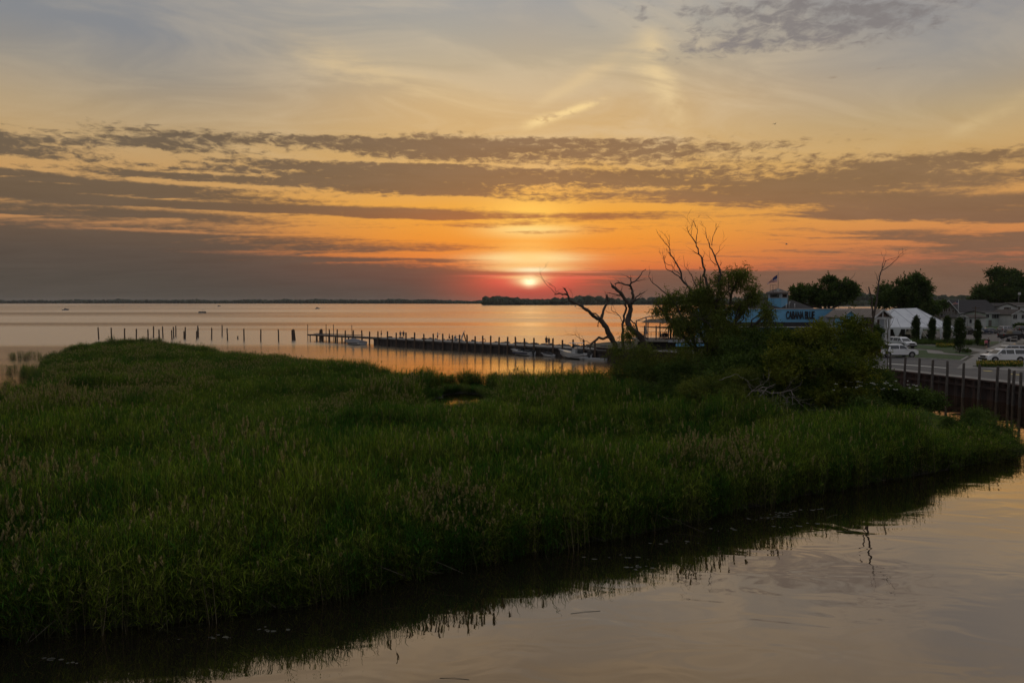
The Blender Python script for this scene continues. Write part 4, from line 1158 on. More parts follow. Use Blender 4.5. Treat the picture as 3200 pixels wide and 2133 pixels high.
tree('shade_tree', 'low dark trees between the tent and the gabled house', Vector(((2905 - 1600) / F_PX * 215, 215, LZ)),
     lobes_px([(2908, 962, 215, 30, 18), (2880, 972, 215, 34, 18), (2935, 955, 228, 24, 12)]), .3, 73, 1800, 6, .6, .3, 'maple_leaf', spray=.9, rough=.7, group='shade trees behind the buildings')

# --- clipped columns of hornbeam, hedge shrubs and flower beds
COLS = [(2860, 1070, 989, 12, 'slim clipped column hedge first from the porch'), (2911, 1072, 994, 10, 'slim clipped column hedge second from the porch'), (2957, 1078, 990, 11, 'slim clipped column hedge third from the porch'),
        (2996, 1102, 996, 18.5, 'thickest clipped column hedge standing closest to the lawn path'), (3054, 1079, 1002, 8.5, 'slim clipped column hedge by the parked cars')]
for i, (px, pb, pt, hw, lab) in enumerate(COLS):
    b = at(px, pb, LZ); top = at_y(px, pt, b.y).z - LZ; rw = hw * b.y / F_PX
    t = thing('column_hedge', lab, 'hedge', b, 0, 'clipped column hedges before the tent'); rs = np.random.RandomState(80 + i)
    lob = [(Vector((rs.normal() * .06, rs.normal() * .06, top * f)), (rw * w, rw * w, top * .17)) for f, w in ((.13, .78), (.27, .98), (.42, 1.02), (.57, 1.0), (.72, .95), (.86, .72))]
    wm = MB(); limb(wm, [(0, 0, -.2), (0, 0, top * .5), (.03, 0, top * .93)], .09, .02, 6); wm.build('trunk', 'bark', t)
    v, _ = crown_leaves(lob, 2300, 5, .17, .10, 90 + i, droop=-.3, spray=.26, rough=.35, zmin=.05, fill=3); leaf_mesh('crown', v, 'hedge_leaf', t)
SHR = [(2838, 1076, 16, 10, 'low rounded shrub beside the white tailgate'), (2884, 1074, 16, 9, 'low shrub between the first two column hedges'), (2935, 1076, 18, 9, 'low shrub between the second and third column hedges'),
       (3016, 1102, 17, 13, 'round shrub at the foot of the thickest column hedge'), (3026, 1078, 14, 9, 'low shrub between the two outer column hedges'), (3072, 1080, 12, 8, 'low shrub beside the bare-legged person')]
for i, (px, pb, hw, hh, lab) in enumerate(SHR):
    b = at(px, pb, LZ); k = b.y / F_PX
    tree('garden_shrub', lab, b, [(b + Vector((0, 0, hh * k * .55)), (hw * k, hw * k, hh * k * .6)), (b + Vector((hw * k * .5, .3, hh * k * .4)), (hw * k * .6, hw * k * .6, hh * k * .45))], .04, 120 + i, 900, 5, .14, .08, 'shrub_leaf', spray=.25, group='garden shrubs before the tent')


def bed(name, label, px0, px1, py0, py1, h, n, seed, mats):
    rs = np.random.RandomState(seed); P = np.array([tuple(at(rs.uniform(px0, px1), rs.uniform(py0, py1), LZ)) for _ in range(n)])
    P[:, 2] = LZ + rs.rand(n) * h; a = rs.normal(size=(n, 3)); a[:, 2] = np.abs(a[:, 2]) + .6
    v = leaf_quads(P, a, rs.uniform(.12, .3, n), rs.uniform(.05, .12, n), rs); k = int(n * .28); Q = P[:k].copy(); Q[:, 2] = LZ + h * rs.uniform(.8, 1.15, k)
    v2 = leaf_quads(Q, rs.normal(size=(k, 3)), rs.uniform(.08, .16, k), rs.uniform(.08, .14, k), rs); vv = np.concatenate([v, v2])
    o = np_mesh(name, vv, np.arange(len(vv)), 4, mats, None, np.r_[np.zeros(n, int), np.ones(k, int)]); tag(o, label, 'flower bed', kind='stuff')


bed('flower_bed', 'yellow flowers in a kerbside bed beside the white car', 3052, 3196, 1139, 1148, .5, 4200, 1, ['shrub_leaf', 'flower_yellow'])
bed('flower_bed', 'yellowing ground cover beside the garden path', 2925, 2985, 1081, 1087, .5, 1500, 2, ['shrub_leaf', 'flower_yellow'])
bed('planting', 'dark ground cover below the column hedges', 2850, 3080, 1068, 1078, .6, 5000, 3, ['hedge_leaf', 'shrub_leaf'])

# ------------------------------------------------------------------ buildings
def glass_clear():
    m = bpy.data.materials.new('glass_clear'); m.use_nodes = True; nt = m.node_tree; nt.nodes.clear()
    tr = nt.nodes.new('ShaderNodeBsdfTransparent'); tr.inputs[0].default_value = (.82, .85, .85, 1); gl = nt.nodes.new('ShaderNodeBsdfGlossy'); gl.inputs['Roughness'].default_value = .03
    fr = nt.nodes.new('ShaderNodeFresnel'); fr.inputs[0].default_value = 1.45; mx = nt.nodes.new('ShaderNodeMixShader'); o = nt.nodes.new('ShaderNodeOutputMaterial')
    nt.links.new(fr.outputs[0], mx.inputs[0]); nt.links.new(tr.outputs[0], mx.inputs[1]); nt.links.new(gl.outputs[0], mx.inputs[2]); nt.links.new(mx.outputs[0], o.inputs[0]); MATS['glass_clear'] = m


glass_clear()


def XZ(px, py, Y): q = at_y(px, py, Y); return q.x, q.z


def lap_wall(m, x0, x1, y, z0, z1, lap=0.16, proud=0.02):
    """front wall of lapped boards: each course overhangs the one below"""
    n = max(1, int(round((z1 - z0) / lap))); h = (z1 - z0) / n
    for k in range(n):
        z = z0 + k * h; m.add([(x0, y - proud, z), (x1, y - proud, z), (x1, y, z + h), (x0, y, z + h)], [(0, 1, 2, 3)])
        m.add([(x0, y, z), (x1, y, z), (x1, y - proud, z), (x0, y - proud, z)], [(0, 1, 2, 3)])


def window(parent, x, y, z, w, h, nx=2, ny=1, trim='trim_white', glass='glass_dark', rz=0.0, fr=.07):
    """a window facing -y: frame (the part), with its panes as sub-parts"""
    e = MB(); mt = Matrix.Rotation(rz, 3, 'Z'); c = Vector((x, y, z))
    def B(mb, ox, oy, oz, dx, dy, dz): mb.box(mt @ Vector((ox, oy, oz)) + c, (dx, dy, dz), rz)
    B(e, 0, -.03, h / 2, w + fr, .1, fr); B(e, 0, -.03, -h / 2, w + fr, .14, fr)
    for i in range(nx + 1): B(e, -w / 2 + w * i / nx, -.03, 0, fr * (.6 if 0 < i < nx else 1), .1, h)
    for j in range(1, ny): B(e, 0, -.03, -h / 2 + h * j / ny, w, .1, fr * .5)
    f = e.build('window', trim, parent)
    for i in range(nx):
        p = MB(); B(p, -w / 2 + w * (i + .5) / nx, 0.0, 0, w / nx - fr * .6, .02, h - fr); p.build('pane', glass, f)
    return f


def flag_mesh(parent, pt):
    """a striped flag hanging from its hoist; pt(u, v) gives the cloth"""
    nu, nv = 18, 13; m = MB(); V = [pt(i / nu, j / nv) for j in range(nv + 1) for i in range(nu + 1)]; off = 0
    m.v = [tuple(v) for v in V]
    for j in range(nv):
        for i in range(nu):
            m.f.append((j * (nu + 1) + i, j * (nu + 1) + i + 1, (j + 1) * (nu + 1) + i + 1, (j + 1) * (nu + 1) + i)); m.m.append(2 if (i < nu * .4 and j < 7) else (0 if j % 2 == 0 else 1))
    return m.build('flag', ['flag_red', 'flag_white', 'flag_blue'], parent, smooth=True)


def restaurant():
    Yf = 118.0; x0, zt = XZ(2272, 965.5, Yf); x1, zb = XZ(2607.5, 1006, Yf); D = 20.0
    t = thing('restaurant', 'blue-sided lakeside restaurant with dark hip roof and lookout cupola', 'restaurant', (0, 0, 0))
    w = MB(); lap_wall(w, x0, x1, Yf, zb, zt, .165, .025); w.add([(x0, Yf, zb), (x0, Yf + D, zb), (x0, Yf + D, zt), (x0, Yf, zt)], [(0, 1, 2, 3)]); w.add([(x1, Yf, zb), (x1, Yf + D, zb), (x1, Yf + D, zt), (x1, Yf, zt)], [(3, 2, 1, 0)])
    w.add([(x0, Yf + .3, zb), (x1, Yf + .3, zb), (x1, Yf + .3, zt), (x0, Yf + .3, zt)], [(3, 2, 1, 0)])
    par = w.build('parapet_wall', 'siding_blue', t)
    c = MB(); c.box(((x0 + x1) / 2, Yf + .12, zt + .04), (x1 - x0 + .2, .5, .09)); c.box((x1 + .02, Yf - .04, (zb + zt) / 2), (.14, .12, zt - zb)); c.box((x0 - .02, Yf - .04, (zb + zt) / 2), (.14, .12, zt - zb)); c.build('trim', 'trim_white', par)
    # flat roof deck, fascia canopy and ground floor below the parapet
    b = MB(); b.box(((x0 + x1) / 2, Yf + D / 2, zb + .3), (x1 - x0 - .1, D - .8, .2)); b.build('roof_deck', 'shingle_dark', t)
    f = MB(); f.box(((x0 + x1) / 2 - 1, Yf - .9, zb - .36), (x1 - x0 + 3.2, 2.4, .66)); f.build('canopy', 'shingle_dark', t)
    f = MB(); f.box(((x0 + x1) / 2 - 1, Yf - 2.14, zb - .76), (x1 - x0 + 3.3, .16, .14)); f.build('gutter', 'trim_white', t)
    g = MB(); lap_wall(g, x0, x1, Yf + .6, LZ, zb - .7, .2, .02); g.add([(x0, Yf + .6, LZ), (x0, Yf + D, LZ), (x0, Yf + D, zb), (x0, Yf + .6, zb)], [(0, 1, 2, 3)]); g.add([(x1, Yf + .6, LZ), (x1, Yf + D, LZ), (x1, Yf + D, zb), (x1, Yf + .6, zb)], [(3, 2, 1, 0)])
    g.add([(x0, Yf + D, LZ), (x1, Yf + D, LZ), (x1, Yf + D, zt), (x0, Yf + D, zt)], [(3, 2, 1, 0)]); g.build('wall', 'siding_blue', t)
    for k in range(6): window(t, x0 + 1.8 + k * 2.9, Yf + .55, 4.4, 1.7, 1.5, 2)
    # dark hip roof
    Yr = 127.0; rx0, rz = XZ(2374, 938, Yr); rx1, _ = XZ(2478, 938, Yr); bx0, bz = XZ(2302, 964, Yr - 5); bx1, _ = XZ(2560, 964, Yr - 5); bz = zt - .25
    r = MB(); r.add([(bx0, Yr - 5, bz), (bx1, Yr - 5, bz), (bx1, Yr + 6, bz), (bx0, Yr + 6, bz), (rx0, Yr, rz), (rx1, Yr, rz)], [(0, 1, 5, 4), (1, 2, 5), (2, 3, 4, 5), (3, 0, 4)])
    rf = r.build('roof', 'shingle_dark', t)
    for px, py, h, bend in ((2457, 956, .75, 0), (2466, 955, .85, 1), (2483.5, 956, .75, 0), (2323.5, 965, .65, 0), (2373, 960, .7, 0)):
        X, Z = XZ(px, py, 123.2); v = MB(); pts = [(X, 123.2, Z - .5), (X, 123.2, Z + h * .6)]
        if bend: pts += [(X + .08, 123.2, Z + h * .75), (X + .22, 123.2, Z + h * .7)]
        v.tube(pts, .07, 8); v.build('vent_pipe', 'trim_white', rf, smooth=True)
    # cupola: a square lookout set cornerwise, windows on every face
    Yc = 125.0; cx, _ = XZ(2431, 920, Yc); ez = XZ(2431, 914.5, Yc)[1]; bz2 = XZ(2431, 950, Yc)[1]; mz = XZ(2431, 931.5, Yc)[1]; az_ = XZ(2431, 901.5, Yc)[1]; s = 2.42; a45 = R(43)
    mt = Matrix.Rotation(a45, 3, 'Z'); q = MB()
    def lp(x, y, z): v = mt @ Vector((x, y, 0)); return (cx + v.x, Yc + v.y, z)
    hs = s / 2
    for k in range(4):
        rot = Matrix.Rotation(k * math.pi / 2, 3, 'Z')
        def F(u, d, z): v = mt @ (rot @ Vector((u, -hs - d, 0))); return (cx + v.x, Yc + v.y, z)
        n = 9
        for j in range(n):
            z0_, z1_ = bz2 - .6 + (mz - bz2 + .6) * j / n, bz2 - .6 + (mz - bz2 + .6) * (j + 1) / n
            q.add([F(-hs, .02, z0_), F(hs, .02, z0_), F(hs, 0, z1_), F(-hs, 0, z1_)], [(0, 1, 2, 3)])
    cup = q.build('cupola', 'siding_blue', t)
    up = MB(); H = ez - mz
    for k in range(4):
        rot = Matrix.Rotation(k * math.pi / 2, 3, 'Z'); rz_ = a45 + k * math.pi / 2
        def G(u, d, z): v = mt @ (rot @ Vector((u, -hs - d, 0))); return Vector((cx + v.x, Yc + v.y, z))
        up.box(G(-hs + .2, -.02, mz + H / 2), (.4, .1, H), rz_); up.box(G(hs - .2, -.02, mz + H / 2), (.4, .1, H), rz_)
        up.box(G(0, -.02, mz + .1), (s - .78, .1, .2), rz_); up.box(G(0, -.02, ez - .14), (s - .78, .1, .28), rz_)
        pos = G(0, -.01, mz + .2 + (H - .48) / 2); window(cup, pos.x, pos.y, pos.z, s - .86, H - .50, 4, 1, 'sign_black', 'glass_clear', rz_, .07)
    up.build('upper_wall', 'siding_grey', cup)
    e = 1.52; rr = MB(); co = [lp(sx * e, sy * e, ez + .02) for sx, sy in ((-1, -1), (1, -1), (1, 1), (-1, 1))]; ap = (cx, Yc, az_)
    lo = [(p[0], p[1], ez - .12) for p in co]
    rr.add(co + [ap] + lo, [(0, 1, 4), (1, 2, 4), (2, 3, 4), (3, 0, 4), (5, 6, 1, 0), (6, 7, 2, 1), (7, 8, 3, 2), (8, 5, 0, 3), (8, 7, 6, 5)]); rr.build('cupola_roof', 'roof_metal', cup)
    sm = MB()
    for k in range(4):
        a, b = Vector(co[k]), Vector(co[(k + 1) % 4]); A = Vector(ap)
        for f in (0, .125, .25, .375, .5, .625, .75, .875):
            p = a.lerp(b, f); d = 1 - abs(f - .5) * 2; qd = ((a + b) / 2).lerp(A, max(d, .02)) if 0 < f < 1 else A
            mid_ = (a + b) / 2; top_ = p + (A - mid_) * (d if 0 < f < 1 else 0) if 0 < f < 1 else A
            sm.bar(p + Vector((0, 0, .03)), top_ + Vector((0, 0, .03)), .05, .05)
    sm.build('roof_seams', 'roof_seam', cup)
    ch = MB(); X, Z = XZ(2430.5, 908, Yc - 1.0); ch.box((X, Yc - 1.0, Z), (.32, .32, .75)); ch.build('flue', 'trim_white', cup)
    ra = MB(); xa, za = XZ(2407, 890, Yc - 1.3); xb, zb_ = XZ(2425, 906, Yc - 1.3)
    for x in (xa, xa + (xb - xa) * .4, xa + (xb - xa) * .6, xb): ra.tube([(x, Yc - 1.3, ez + .05), (x, Yc - 1.3, za)], .022, 5)
    ra.tube([(xa, Yc - 1.3, za), (xb, Yc - 1.3, za)], .022, 5); ra.tube([(xa, Yc - 1.3, zb_), (xb, Yc - 1.3, zb_)], .022, 5)
    xl = xa + .12
    for x in (xl, xl + .4): ra.tube([(x, Yc - 1.9, bz2), (x, Yc - 1.6, ez - .1), (x, Yc - 1.4, ez + .2)], .022, 5)
    for k in range(7): ra.tube([(xl, Yc - 1.85 + k * .04, bz2 + .3 * k + .1), (xl + .4, Yc - 1.85 + k * .04, bz2 + .3 * k + .1)], .016, 4)
    ra.build('ladder_rail', 'black_plastic', cup)
    # lettering on the parapet
    cu = bpy.data.curves.new('sign_lettering', 'FONT'); cu.body = 'CABANA BLUE'; cu.size = 1.72; cu.extrude = .06; cu.offset = .035; cu.space_character = 0.96; cu.align_x = 'LEFT'; cu.materials.append(MATS['sign_black'])
    lx, lz = XZ(2456, 995.5, Yf - .12); so = bpy.data.objects.new('sign_lettering', cu); C.objects.link(so); so.location = (lx, Yf - .12, lz); so.rotation_euler = (math.pi / 2, 0, 0)
    bpy.context.view_layer.update()
    wx = XZ(2544, 990, Yf)[0] - lx; sx_ = wx / max(so.dimensions.x, .1)
    me = bpy.data.meshes.new_from_object(so.evaluated_get(bpy.context.evaluated_depsgraph_get())); bpy.data.objects.remove(so); so = bpy.data.objects.new('sign_lettering', me); C.objects.link(so)
    so.location = (lx, Yf - .12, lz); so.rotation_euler = (math.pi / 2, 0, 0); so.scale = (sx_, 1.06, 1); so.parent = t; so['kind'] = 'stuff'
    # flagpole and flag over the cupola
    fp = thing('flagpole', 'flagpole with striped flag on top of the restaurant cupola', 'flagpole', (cx, Yc, az_)); o = fp.location.copy()
    X, Zt = XZ(2430.5, 853, Yc); p = MB(); p.tube([(0, 0, -.15), (0, 0, Zt - az_)], [.05, .035], 8); p.lathe([(.0, -.05), (.07, 0), (.05, .06), (0, .09)], (0, 0, Zt - az_), 8); p.build('pole', 'steel_grey', fp, smooth=True)
    def P(px, py): q = at_y(px, py, Yc); return Vector((q.x, Yc, q.z)) - o
    tp = [P(2429.5, 858), P(2418, 866), P(2406, 877), P(2397, 887)]; bt = [P(2429.5, 880), P(2418, 882), P(2407, 884), P(2396.5, 888.5)]
    def curve(c, u): s_ = u * 3; i = min(int(s_), 2); return c[i].lerp(c[i + 1], s_ - i)
    flag_mesh(fp, lambda u, v: curve(tp, u).lerp(curve(bt, u), v) + Vector((0, .18 * math.sin(u * 9 + v * 3) * (.3 + u), 0)))


restaurant()


def deck():
    t = thing('dining_deck', 'raised open dining deck with steel frame and brown shade sails by the lake', 'deck', (0, 0, 0)); Y0, Y1 = 117.0, 125.5; FZ = 3.5
    x0, x1 = XZ(1992, 1060, Y0)[0], XZ(2262, 1060, Y0)[0]
    m = MB(); m.box(((x0 + x1) / 2, (Y0 + Y1) / 2, FZ - .12), (x1 - x0, Y1 - Y0, .22)); m.build('floor', 'concrete', t)
    m = MB(); lap_wall(m, x0 + 5.2, x1 - .6, Y0 - .08, FZ - .38, FZ + .02, .2); m.build('fascia', 'siding_grey', t)
    m = MB(); lap_wall(m, x0 + 6.5, x1 - .6, Y0 + .06, FZ - 1.1, FZ - .55, .18); m.build('skirt_wall', 'siding_blue', t)
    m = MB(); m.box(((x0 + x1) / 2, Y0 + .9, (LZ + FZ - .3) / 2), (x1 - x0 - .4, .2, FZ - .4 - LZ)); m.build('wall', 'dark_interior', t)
    def Q(x, y, Y=Y0): return at_y(1900 + x / 5.873, 950 + y / 5.873, Y)
    for x, yt, Y, mm, r in ((700, 240, Y0 + 1, 'steel_grey', .11), (735, 340, Y0 + 1.6, 'steel_grey', .09), (955, 345, Y0 + 5, 'steel_grey', .10), (520, 305, Y0 + 6, 'steel_grey', .10), (670, 395, Y0 + .3, 'pile_wood', .11), (885, 400, Y0 + .3, 'pile_wood', .11), (1110, 440, Y0 + .3, 'pile_wood', .12), (1150, 452, Y0 + 3, 'dark_steel', .16), (1330, 460, Y0 + .3, 'pile_wood', .15), (1480, 460, Y0 + .3, 'pile_wood', .14)):
        p = Q(x, yt, Y); q = MB(); q.tube([(p.x, p.y, FZ), (p.x, p.y, p.z)], r, 8); q.build('post', mm, t)
    b = MB()
    a1, a2, a3, a4 = Q(520, 305, Y0 + 6), Q(700, 240, Y0 + 1), Q(1000, 190, Y0 + 1), Q(1500, 120, Y0 + 1)
    b.bar(a1, a2, .14); b.bar(a2, a3, .14); b.bar(a3, a4, .14); b.bar(a1, Q(700, 300, Y0 + 1), .1); b.bar(Q(955, 345, Y0 + 5), Q(1480, 345, Y0 + 5), .12)
    tag(b.build('frame', 'steel_grey', t), kind='stuff')
    def sail(c, sag, name='shade_sail'):
        n = 8; s = MB(); V = []
        for j in range(n + 1):
            for i in range(n + 1):
                u, v = i / n, j / n; p = (c[0].lerp(c[1], u)).lerp(c[3].lerp(c[2], u), v); V.append(p - Vector((0, 0, sag * 4 * (u * (1 - u) + v * (1 - v)) * .5)))
        F_ = [(j * (n + 1) + i, j * (n + 1) + i + 1, (j + 1) * (n + 1) + i + 1, (j + 1) * (n + 1) + i) for j in range(n) for i in range(n)]
        s.add(V, F_); s.add([p - Vector((0, 0, .03)) for p in V], [f[::-1] for f in F_]); s.build(name, 'sail_brown', t, smooth=True)
    sail([Q(590, 338, Y0 + .5), Q(1560, 335, Y0 + .5), Q(1400, 225, Y0 + 6), Q(735, 278, Y0 + 6)], .12)
    sail([Q(560, 408, Y0 + 6), Q(1110, 440, Y0 + .4), Q(1500, 448, Y0 + .4), Q(1400, 400, Y0 + 7)], .15)
    sail([Q(1100, 430, Y0 + .4), Q(1520, 430, Y0 + .4), Q(1560, 380, Y0 + 7), Q(1120, 385, Y0 + 7)], .15)
    rl = MB()
    for zr in (4.5, 4.15, 3.85): rl.bar((x0, Y1 - .1, zr), (x1, Y1 - .1, zr), .05 if zr > 4.4 else .025)
    for k in range(12): xx = x0 + (x1 - x0) * k / 11; rl.bar((xx, Y1 - .1, FZ), (xx, Y1 - .1, 4.5), .05)
    rl.build('railing', 'black_plastic', t)
    # closed parasols, tables
    for x, Y, lab in ((1232, Y0 + 4, 'closed pale parasol between posts on the dining deck'), (694, Y0 + 3, 'closed pale parasol at the lakeward end of the dining deck')):
        p = Q(x, 640, Y); u = thing('parasol', lab, 'parasol', (p.x, Y, FZ), 0, 'closed parasols on the deck'); k = MB(); k.tube([(0, 0, 0), (0, 0, 2.55)], .03, 6); k.build('pole', 'steel_grey', u)
        k = MB(); k.lathe([(.05, 2.5), (.10, 2.3), (.15, 1.9), (.20, 1.4), (.26, 1.0), (.20, .92)], n=10); k.build('folded_canopy', 'tent_white', u, smooth=True); k = MB(); k.lathe([(.3, 0), (.3, .1), (.06, .14)], n=10); k.build('base', 'dark_steel', u)
    for i, (x, Y, lab) in enumerate(((1010, Y0 + 2.5, 'dark dining table nearest the lake end of the deck'), (1075, Y0 + 2.5, 'dark dining table in the middle of the deck'), (1255, Y0 + 2.5, 'dark dining table below the closed parasol'))):
        p = Q(x, 640, Y); u = thing('dining_table', lab, 'table', (p.x, Y, FZ), 0, 'dining tables on the deck'); k = MB(); k.box((0, 0, .74), (.95, .75, .05)); k.build('table_top', 'dark_interior', u); k = MB(); k.tube([(0, 0, 0), (0, 0, .72)], .05, 6); k.lathe([(.28, 0), (.26, .04), (.05, .06)], n=8); k.build('pedestal', 'dark_steel', u)


deck()


def seam_roof(t, name, quad, n, m='roof_metal', seam='roof_seam', h=.05):
    """one slope of standing-seam metal: quad = eave a, eave b, ridge b, ridge a"""
    a, b, c, d = (Vector(q) for q in quad); nrm = (b - a).cross(d - a).normalized(); nrm = nrm if nrm.z > 0 else -nrm
    r = MB(); r.add([a, b, c, d] + [p - nrm * .1 for p in (a, b, c, d)], [(0, 1, 2, 3), (7, 6, 5, 4), (0, 4, 5, 1), (1, 5, 6, 2), (2, 6, 7, 3), (3, 7, 4, 0)]); o = r.build(name, m, t)
    s = MB()
    for k in range(n + 1): s.bar(a.lerp(b, k / n) + nrm * .03, d.lerp(c, k / n) + nrm * .03, .07, .06, nrm)
    s.build('roof_seams', seam, o); return o


def annex():
    t = thing('annex', 'low annex with striped metal roof, blue gable and white porch beside the tent', 'building', (0, 0, 0)); Yr, Ye = 117.0, 111.0
    rz = XZ(2640, 964, Yr)[1]; ez = XZ(2640, 990, Ye)[1]
    xe0, xe1 = XZ(2614, 990, Ye)[0], XZ(2775, 990, Ye)[0]; x0, x1 = XZ(2611, 964, Yr)[0], xe1 + .9
    seam_roof(t, 'roof', [(xe0, Ye, ez), (xe1, Ye, ez), (x1, Yr, rz), (x0, Yr, rz)], 22); seam_roof(t, 'roof', [(xe1, Yr + 6, ez), (xe0 + 3, Yr + 6, ez), (x0, Yr, rz + .004), (x1, Yr, rz + .004)], 22)
    w = MB(); lap_wall(w, xe0 + .3, xe1 - .3, Ye + .5, LZ, ez + .1, .2); w.box((xe0 + .35, Yr, (LZ + ez) / 2), (.1, 11, ez - LZ)); w.box((xe1 - .35, Yr, (LZ + ez) / 2), (.1, 11, ez - LZ)); w.box(((xe0 + xe1) / 2, Yr + 5.5, (LZ + ez) / 2), (xe1 - xe0 - .7, .1, ez - LZ)); w.build('wall', 'siding_grey', t)
    # blue cross gable
    Yg = 109.4; gx, gz = XZ(2651.5, 969, Yg); gl, ge = XZ(2628, 990, Yg); gr = XZ(2684, 990, Yg)[0]; wb = XZ(2651, 1013, Yg)[1]
    gx = (gl + gr) / 2
    g = MB(); n = 12
    for k in range(n):
        za, zb = ge - .2 + (gz - .12 - ge + .2) * k / n, ge - .2 + (gz - .12 - ge + .2) * (k + 1) / n; ha = (gr - gl) / 2 * min(1, (gz - za) / (gz - ge)) * .96; hb = (gr - gl) / 2 * min(1, (gz - zb) / (gz - ge)) * .96
        g.add([(gx - ha, Yg - .02, za), (gx + ha, Yg - .02, za), (gx + hb, Yg, zb), (gx - hb, Yg, zb)], [(0, 1, 2, 3)])
    lap_wall(g, gx - (gr - gl) / 2 * .96, gx + (gr - gl) / 2 * .96, Yg, LZ, ge - .2, .18); g.box((gx + (gr - gl) / 2 * .94, Yg + 1, (LZ + ge) / 2), (.08, 2, ge - LZ)); g.box((gx - (gr - gl) / 2 * .94, Yg + 1, (LZ + ge) / 2), (.08, 2, ge - LZ)); g.build('gable_wall', 'siding_blue', t)
    seam_roof(t, 'roof', [(gl - .15, Yg - .3, ge - .1), (gl - .15, Yr - 2, ge - .1), (gx, Yr - 2, gz), (gx, Yg - .3, gz)], 10); seam_roof(t, 'roof', [(gr + .15, Yr - 2, ge - .1), (gr + .15, Yg - .3, ge - .1), (gx, Yg - .3, gz + .003), (gx, Yr - 2, gz + .003)], 10)
    k = MB(); k.bar((gl - .15, Yg - .32, ge - .16), (gx, Yg - .32, gz - .05), .06, .16); k.bar((gr + .15, Yg - .32, ge - .16), (gx, Yg - .32, gz - .05), .06, .16); k.build('rake_trim', 'trim_white', t)
    # porch with glazed gable and white posts
    Yp = 105.5; pl, pe = XZ(2731, 990, Yp); pr = XZ(2785, 990, Yp)[0]; px_, pz = (pl + pr) / 2, XZ(2754, 966, Yp)[1]
    seam_roof(t, 'roof', [(pl - .1, Yp - .3, pe - .1), (pl - .1, Yr - 1, pe - .1), (px_, Yr - 1, pz), (px_, Yp - .3, pz)], 14); seam_roof(t, 'roof', [(pr + .1, Yr - 1, pe - .1), (pr + .1, Yp - .3, pe - .1), (px_, Yp - .3, pz + .003), (px_, Yr - 1, pz + .003)], 14)
    k = MB(); k.bar((pl - .1, Yp - .33, pe - .16), (px_, Yp - .33, pz - .05), .06, .2); k.bar((pr + .1, Yp - .33, pe - .16), (px_, Yp - .33, pz - .05), .06, .2); k.box((px_, Yp, pe - .18), (pr - pl - .05, .2, .34)); k.box((px_, Yp, (pe + pz) / 2 - .1), (.16, .16, pz - pe - .1)); k.build('gable_frame', 'trim_white', t)
    k = MB(); k.add([(pl + .2, Yp + .06, pe), (pr - .2, Yp + .06, pe), (px_, Yp + .06, pz - .2)], [(0, 1, 2)]); k.build('gable_glass', 'glass_dark', t)
    for x in (pr - .28, pr - .78, pl + .3):
        k = MB(); k.box((x, Yp, (LZ + pe - .35) / 2), (.28, .28, pe - .35 - LZ)); k.build('post', 'trim_white', t)
    k = MB(); lap_wall(k, pl + .1 - 1.9, pl + .9, Yp + 3.5, LZ, pe - .1, .2); k.build('porch_wall', 'siding_grey', t)
    window(t, XZ(2714, 1010, Yp + 3.5)[0], Yp + 3.42, XZ(2714, 1012, Yp + 3.5)[1], 1.0, 1.5, 2); window(t, XZ(2740, 1010, Yp + 3.5)[0], Yp + 3.42, XZ(2740, 1012, Yp + 3.5)[1], .7, 1.5, 1)


annex()


